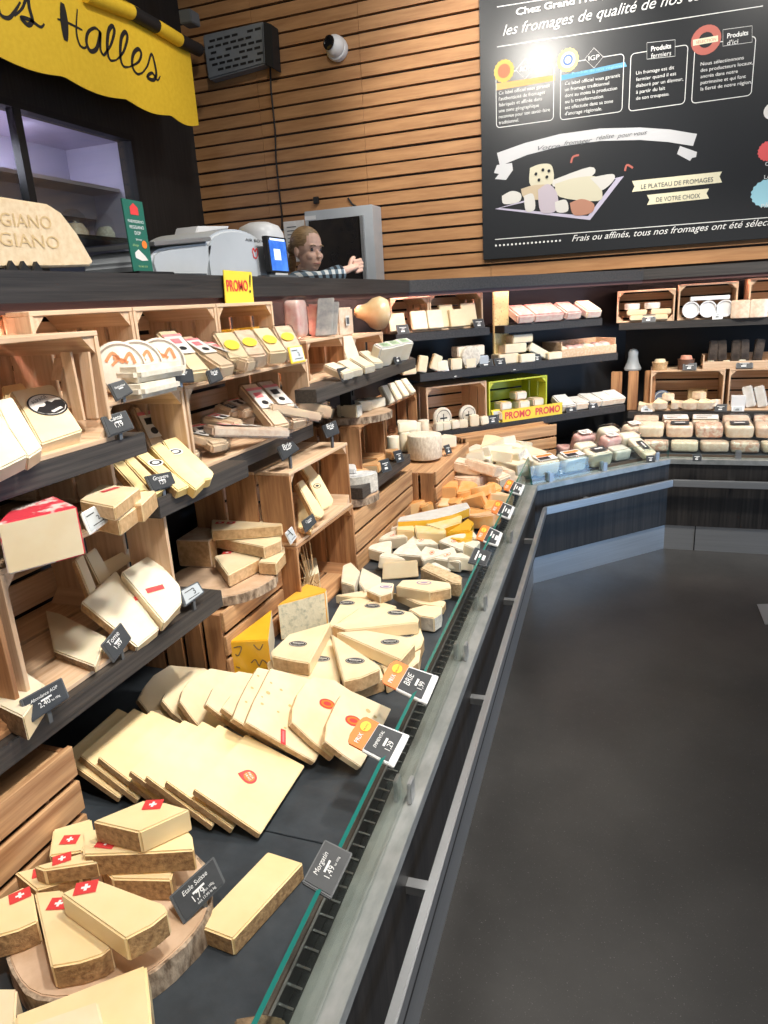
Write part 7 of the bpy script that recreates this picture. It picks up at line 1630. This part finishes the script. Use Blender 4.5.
for k in range(4):      # fingers pinching forward, each with two bends
    o_ = pu*(.027-.018*k); L = [.040, .044, .041, .034][k]
    p0 = palm+fd*.025+o_; p1 = p0+fd*L-pn*.002; p2 = p1+fd*L*.55+V((0, 0, -.004))+(-pn)*.018; p3 = p2+fd*L*.22-pn*.020
    parts.append(skin_mesh([p0-fd*.02, p0, p1, p2, p3], [(0, 1), (1, 2), (2, 3), (3, 4)], [.009, .0095, .009, .008, .007], 1))
p0 = palm-fd*.005+pu*.026; parts.append(skin_mesh([p0-fd*.02-pu*.012, p0+pu*.012, p0+pu*.022+fd*.030-pn*.012, p0+pu*.014+fd*.058-pn*.026], [(0, 1), (1, 2), (2, 3)], [.013, .012, .010, .008], 1))
bmb = bmesh.new()
for me_ in parts: bmb.from_mesh(me_)
bo = V((PX, PY, FZ)); r = empty('person', bo, 'person with tied blond hair in a plaid shirt reaching out an arm behind the worktop', 'person')
bme = bpy.data.meshes.new('body'); bmb.to_mesh(bme); bmb.free()
tmp = bpy.data.objects.new('tmp', bme); COL.objects.link(tmp); rm = tmp.modifiers.new('r', 'REMESH'); rm.mode = 'VOXEL'; rm.voxel_size = .0042; rm.use_smooth_shade = True
sm = tmp.modifiers.new('s', 'SMOOTH'); sm.iterations = 3; sm.factor = .5
bpy.context.view_layer.update(); bme2 = bpy.data.meshes.new_from_object(tmp.evaluated_get(bpy.context.evaluated_depsgraph_get())); bpy.data.objects.remove(tmp)
def adopt(me_, nm, mat):
    for v in me_.vertices: v.co -= bo
    me_.materials.clear(); me_.materials.append(mat); me_.shade_smooth(); o_ = bpy.data.objects.new(nm, me_); COL.objects.link(o_); o_.parent = r; WO[o_] = bo; me_.name = nm; return o_
adopt(bme2, 'body', SKIN)
# shirt and trousers from the clothes skin, split at the waist
def cut(me_, keep_above, zc, extra=None):
    b = bmesh.new(); b.from_mesh(me_); bmesh.ops.bisect_plane(b, geom=b.verts[:]+b.edges[:]+b.faces[:], plane_co=(0, 0, zc), plane_no=(0, 0, 1), clear_inner=keep_above, clear_outer=not keep_above)
    m2 = bpy.data.meshes.new('c'); b.to_mesh(m2); b.free(); return m2
adopt(cut(cloth_me, True, FZ+.86), 'plaid_shirt', PLAID); adopt(cut(cloth_me, False, FZ+.865), 'trousers', BLACK)
# collar
m = MB(); m.tube([neck+V((.060*math.cos(a), .062*math.sin(a), -.015+.012*math.sin(a))) for a in [2*math.pi*k/14 for k in range(15)]], .014, 8); m.build('collar', PLAID, r)
# hair drawn back, with a bun
bmh = bmesh.new(); ell(hp(-.022, 0, .034), .095, .081, .090, 36)
for v in list(bmh.verts):
    d = v.co-V((HX, PY, HZ)); f_, u_ = d.dot(fac), d.dot(up_h)
    if (f_ > .056 and u_ < .088) or (f_ > .012 and u_ < .018) or u_ < -.06: bmh.verts.remove(v)
ell(hp(-.118, .01, .0), .036, .034, .036, 14); ell(hp(-.125, .012, -.07), .024, .024, .06, 12)
hme = bpy.data.meshes.new('hair'); bmh.to_mesh(hme); bmh.free(); adopt(hme, 'hair', HAIR)
for s_ in (1, -1):
    m = MB(); m.lathe(hp(.069, s_*.030, .004), fac, [(.009, 0), (.008, .004), (0, .006)], 12); m.build('eye', pm('eye_dark', (.05, .035, .03), rough=.2), r)
    m = MB(); m.tube([hp(.082, s_*.014, .024), hp(.083, s_*.030, .028), hp(.073, s_*.046, .023)], .0032, 6); m.build('eyebrow', HAIR, r)
m = MB(); m.tube([hp(.076, -.022, -.066), hp(.092, 0, -.065), hp(.076, .022, -.066)], [.003, .005, .003], 6); m.build('lips', pm('lips', (.50, .20, .17), rough=.4), r)

# ------------------------------------------------------------------ tell look-alikes apart by where they lie in the picture
bpy.context.view_layer.update()
def pix(o):
    v = []
    for q in [o]+list(o.children):
        if q.type == 'MESH': v += [q.matrix_world @ V(c) for c in q.bound_box]
    c = sum(v, V((0, 0, 0)))/len(v)-EYE; k = c.dot(FW)
    return 384+F*c.dot(RT)/k, 512-F*c.dot(UP)/k
ORD = ['leftmost', 'second from left', 'third from left', 'fourth from left', 'fifth from left', 'sixth from left', 'seventh from left', 'eighth from left']
same = {}
for o in COL.objects:
    if o.parent is None and 'group' in o.keys(): same.setdefault((o['label'], o['group']), []).append(o)
SHORT = {'orange-rind cut cheese in': 'orange-rind cheese of the orange heap', 'beige wrapped cheese in': 'beige wrapped cheese of the beige heap',
         'white cut cheese with': 'white cut cheese at the counter bend', 'pale tan cut wedge in': 'pale tan wedge before the low right crate',
         'small white cheese at': 'small white cheese at the front of the low corner shelf', 'small clear pack with yellow top': 'small yellow-topped pack in the lime crate',
         'pink and white cold cut': 'cold cut in the wooden corner tray', 'orange-rind wedge lying': 'orange-rind wedge on the short shelf', 'small dark-labelled pack': 'small pack at the back of the wide middle crate'}
for (lb, g), os_ in same.items():
    if len(os_) < 2: continue
    base = next((v for k, v in SHORT.items() if lb.startswith(k)), lb)
    ps = sorted(((pix(o), o.name, o) for o in os_), key=lambda t: -t[0][1])
    nr = 1 if len(ps) <= 7 else (2 if len(ps) <= 10 else 3)
    per = math.ceil(len(ps)/nr)
    for r_ in range(nr):
        row = sorted(ps[r_*per:(r_+1)*per], key=lambda t: t[0][0])
        nm = '' if nr == 1 else (' in the lowest row', ' in the upper row')[r_] if nr == 2 else (' in the lowest row', ' in the middle row', ' in the top row')[r_]
        for i, (_, _, o) in enumerate(row): o['label'] = base+', '+(ORD[i] if i < len(row)-1 or i == 0 else 'rightmost')+nm
